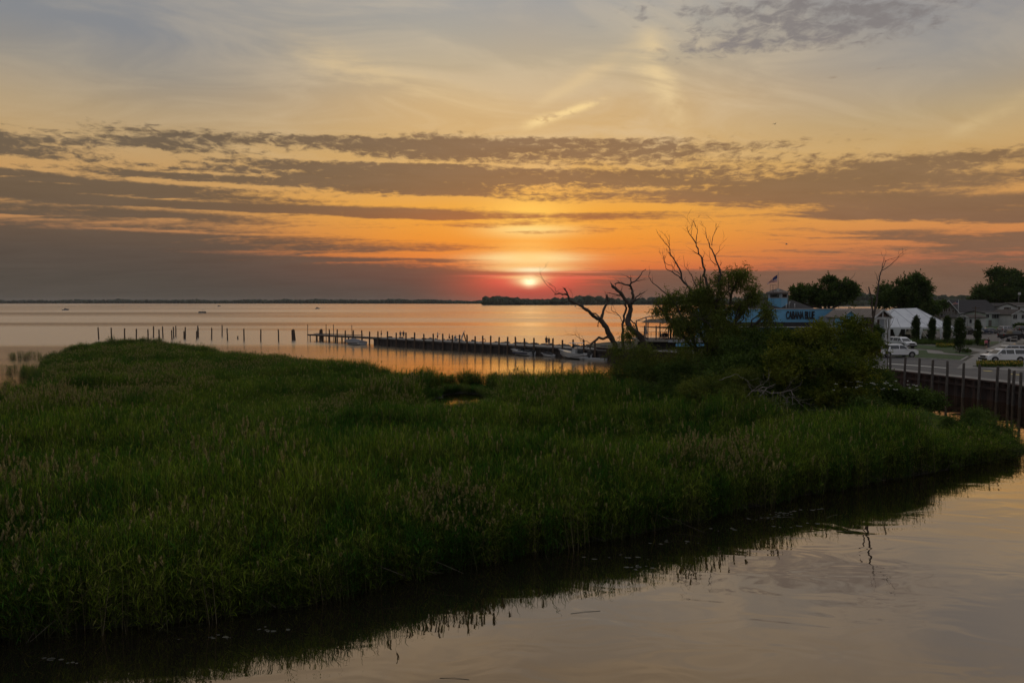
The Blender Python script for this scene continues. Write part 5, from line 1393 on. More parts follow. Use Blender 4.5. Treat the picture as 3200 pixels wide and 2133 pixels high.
def tent():
    t = thing('marquee_tent', 'large white peaked event tent with tied-back corner curtains on the lawn', 'tent', (0, 0, 0)); Y0, Yr, Y1 = 150.0, 159.5, 169.0
    xa = XZ(2764, 1024, Y0)[0]; xb = XZ(2984, 1024, Y0)[0]; ez = XZ(2850, 1022, Y0)[1]; rx0, rz = XZ(2790, 964.5, Yr); rx1, rzb = XZ(2864, 962, Yr)
    A, B_, C_, D = Vector((xa, Y0, ez)), Vector((xb, Y0, ez)), Vector((xb, Y1, ez)), Vector((xa, Y1, ez)); P, Q = Vector((rx0, Yr, rz)), Vector((rx1, Yr, rzb))
    def panel(c, sag=.12):
        n = 6; m = MB(); V = []
        for j in range(n + 1):
            for i in range(n + 1):
                u, v = i / n, j / n; p = c[0].lerp(c[1], u).lerp(c[3].lerp(c[2], u), v); V.append(p - Vector((0, 0, sag * 4 * v * (1 - v) * (.6 + 1.6 * u * (1 - u)))))
        m.add(V, [(j * (n + 1) + i, j * (n + 1) + i + 1, (j + 1) * (n + 1) + i + 1, (j + 1) * (n + 1) + i) for j in range(n) for i in range(n)]); m.build('roof_panel', 'tent_white', t, smooth=True)
    e = [A, Vector((rx0, Y0, ez)), Vector((rx0 + (rx1 - rx0) * .5, Y0, ez)), Vector((rx1, Y0, ez)), B_]; r = [P, P, P.lerp(Q, .5), Q, Q]
    for k in range(4): panel([e[k], e[k + 1], r[k + 1], r[k]])
    panel([D, A, P, P]); panel([B_, C_, Q, Q]); panel([C_, D, P, Q])
    s = MB()
    for a, b in ((e[1], r[1]), (e[2], r[2]), (e[3], r[3]), (A, P), (B_, Q), (A.lerp(e[1], .5), A.lerp(e[1], .5).lerp(P, .45))):
        pts = [a.lerp(b, f) + Vector((0, 0, .035 - .12 * 4 * f * (1 - f) * .6)) for f in (0, .15, .3, .5, .7, .85, 1)]
        for p, q in zip(pts, pts[1:]): s.bar(p, q, .09, .03)
    tag(s.build('roof_seams', 'tent_seam', t), kind='stuff')
    v = MB()
    for a, b in ((A, B_), (B_, C_), (C_, D), (D, A)): v.bar(a - Vector((0, 0, .2)), b - Vector((0, 0, .2)), .05, .42)
    v.build('valance', 'tent_white', t)
    def curtain(x, y, w):
        m = MB(); rings = []
        for f, k in ((0, 1.0), (.25, .86), (.5, .6), (.72, .36), (.85, .34), (1, .4)):
            z = ez - .4 - (ez - .4 - LZ) * f; rings.append([Vector((x + math.cos(a) * w / 2 * k, y + math.sin(a) * .22 * k + .05 * math.sin(7 * a), z)) for a in (2 * math.pi * i / 16 for i in range(16))])
        m.loft(rings, cap=False); m.build('curtain', 'tent_white', t, smooth=True)
    for px, w in ((2768, .9), (2803, 1.75), (2877, .9), (2941, .8), (2982, .9)): curtain(XZ(px, 1030, Y0 + .1)[0], Y0 + .1, w)
    for x, y in ((xa, Y1), (xb, Y1), (xb, Yr), ((xa + xb) / 2, Y1)): curtain(x, y, .9)
    for px in (2768, 2803, 2877, 2941, 2982):
        x = XZ(px, 1030, Y0)[0]; p = MB(); p.tube([(x, Y0 + .25, LZ), (x, Y0 + .25, ez)], .05, 6); p.build('pole', 'steel_grey', t)
    g = MB(); x = XZ(2880, 1050, Y0 - .2)[0]; g.tube([(x, Y0 - .1, ez - .5), (x + .9, Y0 - 1.2, LZ)], .03, 5); g.build('guy_rope', 'tent_white', t)
    w = MB(); w.add([(xa + .2, Y1 - .4, LZ), (xa + 7.2, Y1 - .4, LZ), (xa + 7.2, Y1 - .4, ez - .3), (xa + .2, Y1 - .4, ez - .3)], [(0, 1, 2, 3)]); w.build('back_sheet', 'cloth_khaki', t)
    w = MB(); w.add([(xa + 7.2, Y1 - .4, LZ), (xb - .2, Y1 - .4, LZ), (xb - .2, Y1 - .4, ez - .3), (xa + 7.2, Y1 - .4, ez - .3)], [(0, 1, 2, 3)]); w.build('back_sheet', 'dark_interior', t)  # near-black sheet: the shade inside the tent painted as colour
    for k in range(5):
        x = xa + 2.2 + k * 2.7; lab = 'round dark banquet table inside the tent, %s from the porch side' % ords[k]; u = thing('banquet_table', lab, 'table', (x, Y0 + 5, LZ), 0, 'tables inside the tent'); m = MB(); m.lathe([(.85, .72), (.87, .76), (.0, .77)], n=14); m.build('table_top', 'cloth_black', u); m = MB(); m.lathe([(.8, .72), (.86, .35), (.9, .02)], n=14, cap=False); m.build('table_cloth', 'cloth_black', u)


tent()


def house(name, label, px0, px1, pe, pr, Y, depth, wall, roof, gable_front=True, ridge_px=None, over=.4, trim=True, wins=(), door=None):
    """px0..px1: wall ends; pe eave row; pr ridge row; gable_front: gable to the camera, else the roof slope"""
    t = thing(name, label, 'house', (0, 0, 0)); x0, ez = XZ(px0, pe, Y); x1 = XZ(px1, pe, Y)[0]; rz = XZ(px0, pr, Y if gable_front else Y + depth / 2)[1]; xm = (x0 + x1) / 2
    w = MB()
    if gable_front:
        lap_wall(w, x0, x1, Y, LZ, ez, .25); w.add([(x0, Y, ez), (x1, Y, ez), (xm, Y, rz - .05)], [(0, 1, 2)]); w.add([(x0, Y, LZ), (x0, Y + depth, LZ), (x0, Y + depth, ez), (x0, Y, ez)], [(0, 1, 2, 3)]); w.add([(x1, Y, LZ), (x1, Y + depth, LZ), (x1, Y + depth, ez), (x1, Y, ez)], [(3, 2, 1, 0)]); w.add([(x0, Y + depth, LZ), (x1, Y + depth, LZ), (x1, Y + depth, ez), (xm, Y + depth, rz - .05), (x0, Y + depth, ez)], [(4, 3, 2, 1, 0)])
    else:
        lap_wall(w, x0, x1, Y, LZ, ez, .25)
        for x in (x0, x1): w.add([(x, Y, LZ), (x, Y + depth, LZ), (x, Y + depth, ez), (x, Y + depth / 2, rz - .05), (x, Y, ez)], [(0, 1, 2, 3, 4)])
        w.add([(x0, Y + depth, LZ), (x1, Y + depth, LZ), (x1, Y + depth, ez), (x0, Y + depth, ez)], [(3, 2, 1, 0)])
    w.build('wall', wall, t); r = MB(); sl = (rz - ez) / ((x1 - x0) / 2 if gable_front else depth / 2); dz = over * sl; th = .16
    if gable_front:
        for s, xe in ((-1, x0), (1, x1)):
            a, b = Vector((xe + s * over, Y - over, ez - dz)), Vector((xe + s * over, Y + depth + over, ez - dz)); c, d = Vector((xm, Y + depth + over, rz)), Vector((xm, Y - over, rz)); up = Vector((0, 0, th))
            r.add([a, b, c, d, a + up, b + up, c + up, d + up], [(0, 1, 2, 3), (4, 5, 6, 7), (0, 1, 5, 4), (0, 3, 7, 4), (1, 2, 6, 5)])
    else:
        for s, ye in ((-1, Y), (1, Y + depth)):
            a, b = Vector((x0 - over, ye + s * over, ez - dz)), Vector((x1 + over, ye + s * over, ez - dz)); c, d = Vector((x1 + over, Y + depth / 2, rz)), Vector((x0 - over, Y + depth / 2, rz)); up = Vector((0, 0, th))
            r.add([a, b, c, d, a + up, b + up, c + up, d + up], [(0, 1, 2, 3), (4, 5, 6, 7), (0, 1, 5, 4), (0, 3, 7, 4), (1, 2, 6, 5)])
    ro = r.build('roof', roof, t)
    if trim:
        k = MB()
        if gable_front:
            for s, xe in ((-1, x0), (1, x1)): k.bar((xe + s * over, Y - over - .04, ez - dz + .04), (xm, Y - over - .04, rz + .05), .06, .24)
        else: k.bar((x0 - over, Y - over - .06, ez - dz + .06), (x1 + over, Y - over - .06, ez - dz + .06), .1, .18)
        k.build('trim', 'trim_white', ro)
    for q in wins:
        px, py, w_, h_, nx = q[:5]; X, Z = XZ(px, py, Y - .02); window(t, X, Y - .03, Z, w_, h_, nx, 1, q[5] if len(q) > 5 else 'trim_white')
    if door:
        X, _ = XZ(door, 1000, Y); k = MB(); k.box((X, Y - .04, LZ + 1.05), (1.0, .08, 2.1)); k.build('door', 'wall_brown', t)
    return t


house('house', 'gabled house with white rake boards and tall front windows beyond the tent', 2927, 2993, 976, 939, 230, 16, 'wall_brown', 'shingle_dark', True, wins=[(2955, 968, 1.5, 1.35, 2), (2965.5, 968, .9, 1.3, 1), (2943, 971, .9, .9, 1), (2978, 971, .9, 1.0, 1), (2948, 985, 2.2, 1.1, 2), (2972, 985, 2.0, 1.1, 2)], over=.5)
house('house', 'long house under a big dark roof behind the flag on its pole', 2999, 3128, 977, 938, 238, 17, 'wall_brown', 'shingle_dark', False, wins=[(3015, 985, 1.3, 1.0, 2), (3070, 985, 1.3, 1.0, 2)])
house('garage', 'small white garage with low gable before the long dark roof', 2990, 3022, 992, 985, 214, 8, 'wall_white', 'shingle_dark', True, wins=[(3006, 1000, 2.4, 1.6, 3)], over=.3)
house('shed', 'long low white outbuilding with dark shingle roof behind the parked cars', 3025, 3082, 992, 984.5, 216, 7, 'wall_white', 'shingle_brown', False, wins=[(3033, 1003, .8, 1.3, 1)], over=.3, trim=False)
house('house', 'pale sage cottage with white framed windows behind the car park', 3080, 3124, 979, 972, 226, 10, 'wall_sage', 'shingle_dark', False, wins=[(3086, 987, 1.0, 1.1, 2), (3103, 988, .9, 1.3, 2), (3114, 988, 1.4, 1.3, 2)], door=3094)
house('house', 'two-storey white house with a row of narrow upper windows', 3123, 3172, 956.5, 948, 240, 12, 'wall_white', 'shingle_dark', True, wins=[(3139, 964, .5, 1.0, 1), (3143.5, 964, .5, 1.0, 1), (3148, 964, .5, 1.0, 1), (3152.5, 964, .5, 1.0, 1), (3156.5, 964, .5, 1.0, 1)], trim=False)
house('house', 'one-storey sage wing with dark roof below the white two-storey house', 3122, 3160, 981, 974, 228, 7, 'wall_sage', 'shingle_dark', False, trim=False)
house('house', 'white porch-fronted bungalow with low gable at the picture edge', 3162, 3214, 982, 968, 220, 10, 'wall_white', 'shingle_brown', True, wins=[(3172, 989, 1.3, 1.3, 2), (3196, 989, .8, 1.3, 1)])
house('house', 'white upper storey with brown roof behind the picture-edge bungalow', 3172, 3260, 956, 946.5, 244, 10, 'wall_white', 'shingle_brown', False, wins=[(3184, 963, .8, 1.0, 1), (3210, 963, .8, 1.0, 1)])
house('house', 'dark-roofed house half hidden between the tent and the gabled house', 2848, 2918, 972, 948, 240, 11, 'wall_sage', 'shingle_dark', False, trim=False, wins=[(2898, 980, 1.2, 1.0, 2)])


def poles():
    Y = 222.0; x, zt = XZ(2995.5, 936, Y); fp = thing('flagpole', 'white flagpole with small drooping striped flag before the dark roof', 'flagpole', (x, Y, LZ)); o = fp.location.copy(); p = MB(); p.tube([(0, 0, 0), (0, 0, zt - LZ)], [.09, .05], 8); p.build('pole', 'trim_white', fp, smooth=True)
    def P(px, py): q = at_y(px, py, Y); return Vector((q.x, Y, q.z)) - o
    tp = [P(2995, 942.5), P(2989, 943.5), P(2983, 944), P(2977, 949)]; bt = [P(2995, 949.5), P(2989, 950), P(2983, 950.5), P(2976, 951.5)]
    def cv(c, u): s_ = u * 3; i = min(int(s_), 2); return c[i].lerp(c[i + 1], s_ - i)
    flag_mesh(fp, lambda u, v: cv(tp, u).lerp(cv(bt, u), v) + Vector((0, .25 * math.sin(u * 8 + v * 2) * (.3 + u), .05 * math.sin(u * 7))))
    Y = 200.0; x, zt = XZ(3049, 957, Y); t = thing('utility_pole', 'dark timber utility pole with crossarm among the houses', 'pole', (x, Y, LZ)); p = MB(); p.tube([(0, 0, -.3), (0, 0, zt - LZ)], [.17, .12], 8); p.build('pole', 'pile_wood', t)
    p = MB(); p.box((0, -.15, zt - LZ - .5), (2.2, .12, .14)); p.build('crossarm', 'pile_wood', t)
    for k in (-1, -.35, .35, 1):
        p = MB(); p.lathe([(.05, 0), (.06, .1), (.03, .16)], (k, -.15, zt - LZ - .43), 6); p.build('insulator', 'glass_dark', t)
    Y = 262.0; x, zt = XZ(3184.5, 918, Y); t = thing('flood_light', 'floodlight pole standing before the large dark tree', 'lamp', (x, Y, LZ)); p = MB(); p.tube([(0, 0, 0), (0, 0, zt - LZ)], [.12, .08], 8); p.build('pole', 'steel_grey', t); p = MB(); p.box((0, -.2, zt - LZ + .1), (.75, .5, .9)); p.build('lamp_head', 'trim_white', t)


poles()
for i, (px, pb, hw, hh) in enumerate(((2872, 1031, 16, 12), (2905, 1028, 14, 10), (3030, 1016, 12, 8), (3066, 1014, 12, 9), (3110, 1016, 16, 9), (3132, 1014, 12, 7), (3158, 1020, 16, 9), (3190, 1022, 18, 10))):
    b = at(px, pb, LZ); k = b.y / F_PX
    lab = 'garden bush before the far houses, %s from the tent' % ords[i]
    tree('garden_bush', lab, b, [(b + Vector((0, 0, hh * k * .55)), (hw * k, hw * k * .7, hh * k * .6)), (b + Vector((hw * k * .6, .5, hh * k * .4)), (hw * k * .6, hw * k * .5, hh * k * .45))], .05, 220 + i, 700, 5, .3, .16, 'shrub_leaf' if i % 2 else 'maple_leaf', spray=.5, group='bushes before the far houses')

# ------------------------------------------------------------------ parked cars
def ordinal(n):
    base = ['zeroth', 'first', 'second', 'third', 'fourth', 'fifth', 'sixth', 'seventh', 'eighth', 'ninth', 'tenth', 'eleventh', 'twelfth', 'thirteenth', 'fourteenth', 'fifteenth', 'sixteenth', 'seventeenth', 'eighteenth', 'nineteenth']
    if n < 20: return base[n]
    t = {2: 'twent', 3: 'thirt', 4: 'fort'}[n // 10]
    return t + 'ieth' if n % 10 == 0 else t + 'y-' + base[n % 10]


CAR = dict(
    suv=dict(L=5.3, W=2.0, side=[(-2.6, .42), (-2.62, .85), (-2.56, 1.16), (1.35, 1.16), (1.9, 1.12), (2.42, 1.0), (2.58, .78), (2.62, .45), (2.5, .34), (-2.45, .34)],
             cab=[(-2.52, 1.14), (1.42, 1.14), (.52, 1.82), (.3, 1.87), (-2.2, 1.86), (-2.34, 1.8)], wins=[(-2.25, -1.05), (-.9, .1), (.18, 1.0)], wx=(-1.62, 1.62), r=.40, rails=True),
    pickup=dict(L=5.8, W=2.02, side=[(-2.86, .55), (-2.88, .95), (-2.84, 1.28), (1.3, 1.28), (1.9, 1.24), (2.55, 1.12), (2.72, .95), (2.76, .55), (2.6, .45), (-2.75, .45)],
                cab=[(-1.02, 1.26), (1.42, 1.26), (.55, 1.9), (.35, 1.95), (-.75, 1.94), (-.88, 1.88)], wins=[(-.8, .1), (.18, .98)], wx=(-1.8, 1.75), r=.42, rails=False, bed=(-2.78, -1.1)),
    capped=dict(L=5.8, W=2.02, side=[(-2.86, .55), (-2.88, .95), (-2.84, 1.24), (1.3, 1.24), (1.9, 1.22), (2.55, 1.10), (2.72, .95), (2.76, .55), (2.6, .45), (-2.75, .45)],
                cab=[(-1.6, 1.22), (1.42, 1.22), (.55, 1.86), (.35, 1.92), (-1.35, 1.91), (-1.48, 1.84)], wins=[(-1.3, -.12), (-.02, .98)], wx=(-1.8, 1.75), r=.42, rails=False, bed=(-2.78, -1.7)),
    sedan=dict(L=4.7, W=1.84, side=[(-2.3, .4), (-2.34, .8), (-2.26, .98), (-1.6, 1.0), (1.1, .96), (1.7, .9), (2.2, .78), (2.34, .6), (2.34, .36), (2.2, .28), (-2.2, .28)],
               cab=[(-1.95, .96), (1.2, .94), (.35, 1.4), (.1, 1.44), (-.9, 1.43), (-1.15, 1.38)], wins=[(-1.35, -.4), (-.3, .75)], wx=(-1.4, 1.45), r=.33, rails=False),
    hatch=dict(L=4.4, W=1.85, side=[(-2.15, .4), (-2.2, .8), (-2.14, 1.05), (1.1, 1.02), (1.6, .98), (2.05, .86), (2.2, .62), (2.2, .38), (2.1, .3), (-2.05, .3)],
               cab=[(-2.12, 1.03), (1.15, 1.0), (.4, 1.58), (.15, 1.64), (-1.6, 1.62), (-1.8, 1.55)], wins=[(-1.7, -.75), (-.62, .05), (.12, .75)], wx=(-1.35, 1.35), r=.34, rails=True))


def build_car(kind, paint, name):
    K = CAR[kind]; t = thing(name, 'x', 'car'); W = K['W']; hw = W / 2; sd_ = K['side']; cx = 0
    def ring(poly, y, k=1.0, dz=0.0, zc=.75): return [Vector((x * k, y, zc + (z - zc) * k + dz)) for x, z in poly]
    b = MB(); b.loft([ring(sd_, -hw, .975), ring(sd_, -hw + .05, .993), ring(sd_, -hw + .16, 1), ring(sd_, hw - .16, 1), ring(sd_, hw - .05, .993), ring(sd_, hw, .975)]); body = b.build('body', paint, t, smooth=False)
    cab = K['cab']; zb, zt = cab[0][1], max(z for _, z in cab)
    def tum(z): return hw - .06 - .24 * (z - zb) / (zt - zb)
    c = MB(); prof = cab
    c.loft([[Vector((x, -tum(z), z)) for x, z in prof], [Vector((x, -tum(z) + .07, z + (.03 if z > zb + .3 else 0))) for x, z in prof], [Vector((x, tum(z) - .07, z + (.03 if z > zb + .3 else 0))) for x, z in prof], [Vector((x, tum(z), z)) for x, z in prof]]); c.build('cabin', paint, t)
    # glass
    za, zz_ = zb + .06, zt - .13
    def xlim(z, front):
        pts = [p for p in (cab[1:4] if front else [cab[0]] + cab[:3:-1])]
        for (xa, z1), (xb, z2) in zip(pts, pts[1:]):
            if min(z1, z2) <= z <= max(z1, z2) and z1 != z2: return xa + (xb - xa) * (z - z1) / (z2 - z1)
        return pts[-1][0]
    for s in (-1, 1):
        for i, (xa, xb) in enumerate(K['wins']):
            fr = i == len(K['wins']) - 1; x_tf = min(xb, xlim(zz_, True) - .08) if fr else xb; x_bf = min(xb + (.3 if fr else 0), xlim(za, True) - .12)
            x_br = max(xa - (.12 if i == 0 else 0), xlim(za, False) + .1); x_tr = max(xa, xlim(zz_, False) + .08)
            q = MB(); o = .012; q.add([(x_br, s * (tum(za) + o), za), (x_bf, s * (tum(za) + o), za), (x_tf, s * (tum(zz_) + o), zz_), (x_tr, s * (tum(zz_) + o), zz_)], [(0, 1, 2, 3) if s < 0 else (3, 2, 1, 0)]); q.build('side_window', 'glass_dark', t)
    for front, nm in ((True, 'windshield'), (False, 'rear_window')):
        xa, xb = xlim(za, front), xlim(zz_ + .02, front); o = .03 if front else -.03; q = MB(); q.add([(xa + o, -tum(za) + .12, za), (xa + o, tum(za) - .12, za), (xb + o, tum(zz_) - .12, zz_ + .02), (xb + o, -tum(zz_) + .12, zz_ + .02)], [(0, 1, 2, 3)]); q.build(nm, 'glass_dark', t)
    if K.get('bed'):
        x0, x1 = K['bed']; q = MB(); zz2 = sd_[2][1]; q.add([(x0, -hw + .14, zz2 + .006), (x1, -hw + .14, zz2 + .006), (x1, hw - .14, zz2 + .006), (x0, hw - .14, zz2 + .006)], [(0, 1, 2, 3)]); q.build('bed_cover', 'black_plastic', t)
    r = K['r']
    for wx in K['wx']:
        for s in (-1, 1):
            a = MB(); n = 14; ar = MB()
            ar.loft([[Vector((wx + (r + .09) * math.cos(k * math.pi / n), s * (hw - .02), r + (r + .09) * math.sin(k * math.pi / n))) for k in range(n + 1)], [Vector((wx + (r + .09) * math.cos(k * math.pi / n), s * (hw + .012), r + (r + .09) * math.sin(k * math.pi / n))) for k in range(n + 1)]], cap=True, closed=True); ar.build('wheel_arch', 'black_plastic', t)
            y0, y1 = s * (hw - .2), s * (hw + .03)
            ringf = lambda rr, y: [Vector((wx + rr * math.cos(2 * math.pi * k / 16), y, r + rr * math.sin(2 * math.pi * k / 16))) for k in range(16)]
            a.loft([ringf(r * .9, y0), ringf(r, y0 + s * .03), ringf(r, y1 - s * .03), ringf(r * .9, y1)]); wh = a.build('wheel', 'tyre', t)
            m = MB(); m.loft([ringf(r * .62, y1), ringf(r * .6, y1 + s * .012), ringf(r * .2, y1 + s * .02)]); m.build('rim', 'rim', wh)
    xf, xr = max(x for x, _ in sd_), min(x for x, _ in sd_); zh = sd_[2][1]
    for s in (-1, 1):
        q = MB(); q.box((xf - .12, s * (hw - .32), zh - .28), (.2, .42, .16)); q.build('headlight', 'lamp_clear', t)
        q = MB(); q.box((xr + .06, s * (hw - .16), zh - .2), (.14, .2, .32)); q.build('taillight', 'lamp_red', t)
        q = MB(); q.box((xlim(za, True) - .35, s * (hw + .1), zb + .08), (.16, .22, .18)); q.build('mirror', paint if paint != 'paint_white' else 'paint_white', t)
        q = MB(); q.box((0, s * (hw - .005), .36), (abs(K['wx'][0]) * 2 - r * 2.6, .05, .14)); q.build('sill', 'black_plastic', t)
        if K['rails']:
            q = MB(); xa, xb = cab[4][0] + .25, cab[2][0] - .15; q.tube([(xa, s * (tum(zt) - .04), zt + .03), (xa + .1, s * (tum(zt) - .04), zt + .09), (xb - .1, s * (tum(zt) - .04), zt + .09), (xb, s * (tum(zt) - .04), zt + .03)], .022, 6); q.build('roof_rail', 'black_plastic', t)
    q = MB(); q.box((xf - .05, 0, .5), (.16, W - .2, .26)); q.build('bumper', 'black_plastic', t); q = MB(); q.box((xf - .03, 0, zh - .32), (.1, W - .95, .24)); q.build('grille', 'black_plastic', t)
    q = MB(); q.box((xr + .04, 0, .52), (.16, W - .16, .22)); q.build('bumper', 'black_plastic', t)
    return t


PROTO = {}


def car(kind, paint, px, py, rz, label, group='cars parked by the restaurant', cat='car', name=None):
    nm = name or {'suv': 'parked_car', 'pickup': 'pickup_truck', 'capped': 'pickup_truck', 'sedan': 'parked_car', 'hatch': 'parked_car'}[kind]; key = (kind, paint)
    if key in PROTO: t = copy_tree(PROTO[key])
    else: t = PROTO[key] = build_car(kind, paint, nm)
    t.location = at(px, py, LZ + .012); t.rotation_euler = (0, 0, rz); tag(t, label, 'truck' if 'truck' in nm else 'car', group); t.name = nm
    return t


PI = math.pi
car('capped', 'paint_white', 2800, 1116, R(3), 'white crew-cab pickup truck beside the dark bushes', name='pickup_truck')
car('suv', 'paint_white', 2816, 1086, R(-80), 'white vehicle seen nose-on behind the white pickup')
car('suv', 'paint_white', 3133, 1132, R(178), 'large white long-roof car behind the yellow flower bed')
car('suv', 'paint_silver', 3150, 1118, R(178), 'silver long-roof car just behind the large white one')
car('sedan', 'paint_navy', 3205, 1106, R(178), 'dark blue low car roof behind the silver car')
car('suv', 'paint_black', 3210, 1096, R(178), 'black car nose pointing to the lawn at the picture edge')
car('hatch', 'paint_black', 3225, 1082, R(178), 'black car edge behind the curved handrail')
car('pickup', 'paint_black', 3168, 1061, R(2), 'black pickup truck facing away from the column hedges', name='pickup_truck')
car('hatch', 'paint_silver', 3146, 1038, R(12), 'pale silver car in the far row beside the lawn')
car('hatch', 'paint_black', 3200, 1037, R(8), 'black car at the end of the far row by the picture edge')
car('hatch', 'paint_white', 3010, 1044, R(-60), 'white car half hidden behind the thickest column hedge', 'cars in the far row')
car('suv', 'paint_black', 3036, 1045, R(-75), 'tall black car between the two outer column hedges', 'cars in the far row')
car('sedan', 'paint_navy', 3070, 1043, R(-35), 'dark blue car behind the outermost column hedge', 'cars in the far row')
car('sedan', 'paint_grey', 3094, 1042, R(-15), 'grey sloping-roof car at the end of the far row', 'cars in the far row')

# ------------------------------------------------------------------ pier, dock, piles, boulders
PA, PB = Vector((-52.5, 177.0)), Vector((17.5, 118.6))
PU = (PB - PA).normalized(); PN = Vector((-PU.y, PU.x)); PN = PN if PN.y > 0 else -PN
PZ, PW = 1.65, 3.8


def on_pier(px, off=0.0):
    """point of the pier's near edge seen at photo column px"""
    k = (px - CX) / F_PX; A = PA + PN * off; s_ = (k * A.y - A.x) / (PU.x - k * PU.y); return A + PU * s_


def pier():
    t = thing('pier', 'long straight pier with pale deck and dark walls running out from the restaurant', 'pier'); a, b = on_pier(1166), PB + PU * 3; c = (a + b) / 2; L = (b - a).length; ang = math.atan2(PU.y, PU.x)
    q = c + PN * (PW / 2); m = MB(); m.box((q.x, q.y, PZ - .09), (L, PW, .18), ang); m.build('deck', 'concrete', t)
    for off in (.12, PW - .12):
        pts = []; n = int(L / .3)
        for k in range(n + 1):
            p = a + PU * (L * k / n) + PN * (off + (.09 if (k // 2) % 2 else -.05)); pts.append(p)
        m = MB(); m.loft([[Vector((p.x, p.y, -.8)) for p in pts], [Vector((p.x, p.y, PZ - .17)) for p in pts]], cap=False, closed=False); m.build('sheet_wall', 'dark_steel', t)
    q = c + PN * (PW / 2); m = MB(); m.box((q.x, q.y, .5), (L - .3, PW - .6, 1.9), ang); m.build('fill', 'dark_interior', t)
    q = c + PN * .02; m = MB(); m.box((q.x, q.y, PZ - .32), (L, .14, .3), ang); m.build('wale', 'dark_steel', t)
    # plank dock at the outer end
    t = thing('dock', 'open timber dock on thin posts at the outer end of the pier', 'dock'); b2 = on_pier(1182); L = (b2 - PA).length; c = (PA + b2) / 2; q = c + PN * 1.3; m = MB(); n = int(L / .2)
    for k in range(n): p = PA + PU * (L * (k + .5) / n) + PN * 1.3; m.box((p.x, p.y, PZ - .03), (L / n - .015, 2.6, .06), ang)
    tag(m.build('deck_planks', 'pile_grey', t), kind='stuff')
    for off in (.1, 2.5): q = c + PN * off; m = MB(); m.box((q.x, q.y, PZ - .2), (L, .12, .26), ang); m.build('beam', 'pile_wood', t)
    for k in range(11):
        for off in (.25, 2.35): p = PA + PU * (1.0 + (L - 2) * k / 10) + PN * off; m = MB(); m.tube([(p.x, p.y, -1), (p.x, p.y, PZ - .1)], .12, 8); m.build('leg', 'pile_wood', t)
    p2 = PA + PN * 3.2 + PU * 5; m = MB(); m.box((p2.x + 2, p2.y + 1, PZ - .03), (17, 1.6, .08), ang + .09); m.build('head_platform', 'pile_grey', t)


pier()
PP = [pile_mesh('mooring_pile', 3.15, .17, 1.0, 'pile_wood', 10 + s) for s in range(3)]
pile_px = [289, 343, 398, 455, 516, 569, 628, 695, 757, 826, 885, 949, 1015, 1084, 1150, 1200, 1254, 1309, 1364, 1420, 1477, 1537, 1594, 1658, 1722, 1857, 1924, 1998, 2072, 2150]
PILES = []
for i, x in enumerate(pile_px):
    p = on_pier(900 + x / 2.241, -.28); o = put('mooring_pile', PP[i % 3], (p.x, p.y, 0), i, (random.Random(i).gauss(0, .012), random.Random(i + 50).gauss(0, .012)), (1, 1, 1 + .03 * math.sin(i * 2.1))); PILES.append(p)
    tag(o, 'timber mooring pile along the pier edge, %s from the outer dock end' % ordinal(i + 1), 'pile', 'mooring piles along the pier')
TP = pile_mesh('dock_pole', 4.2, .085, 1.0, 'pile_wood', 30)
for i, (x, off, lab) in enumerate(((137, 0, 'tall thin pole at the very end of the dock'), (266, 2.9, 'tall thin pole second from the dock end'), (318, 3.2, 'tall thin pole third from the dock end'), (447, 2.9, 'tall thin pole nearest the covered boat'))):
    p = on_pier(900 + x / 2.241, off); tag(put('dock_pole', TP, (p.x, p.y, 0), i), lab, 'pole', 'tall poles on the dock')
DM = []
for s in range(2):
    m = MB()
    for k in range(5): a = k * 1.256; m.tube([(math.cos(a) * .38, math.sin(a) * .38, -1), (math.cos(a) * .24, math.sin(a) * .24, 2.7 + .12 * math.sin(k * 2))], .2, 8)
    m.tube([(0, 0, -1), (0, 0, 2.85)], .2, 8)
    me = m.mesh('dolphin'); me.materials.append(MATS['pile_wood']); DM.append(me)
p = at(918, 1062.5); tag(put('mooring_dolphin', DM[0], (p.x, p.y, 0), 0, (0, -.06)), 'thick leaning cluster of bound piles standing off the dock end', 'dolphin')
p = on_pier(900 + 230 / 2.241, 4.5); tag(put('mooring_dolphin', DM[1], (p.x, p.y, 0)), 'thick cluster of bound piles behind the dock', 'dolphin')
OW = [(723, 290, 0), (818, 293, 0), (913, 295, 0), (1000, 300, 0), (1087, 303, 0), (1127, 280, 0), (1169, 306, 0), (1196, 283, 0), (1262, 308, 378), (1276, 286, 366), (1291, 278, 355), (1352, 315, 372), (1360, 288, 372), (1445, 315, 375), (1451, 275, 358), (1457, 292, 362), (1554, 292, 378), (1631, 272, 352), (1671, 295, 383), (1748, 352, 375), (1793, 298, 388), (1916, 302, 390), (2047, 304, 392)]
for i, (x, yt, yb) in enumerate(OW):
    px, pt = x / 2.353, 900 + yt / 2.353; Y = at(px, 900 + yb / 2.353).y if yb else 6.9 * F_PX / (pt - HORIZ); q = at_y(px, pt, Y)
    o = put('water_pile', PP[i % 3], (q.x, Y, 0), i, (random.Random(i).gauss(0, .015), random.Random(i + 9).gauss(0, .02)), (.95, .95, q.z / 3.15))
    tag(o, 'short stub of pile barely above the open water' if x == 1748 else 'bare timber pile standing in open water, %s counting towards the dock' % ordinal(i + 1 - (i > 19)), 'pile', 'old piles standing in the lake')


def rock_mesh(s):
    m = MB(); rnd = random.Random(s); m.blob((0, 0, .1), (1, .8, .7), s, .75, 7, 5, 1.1); me = m.mesh('boulder'); me.materials.append(MATS['rock']); return me


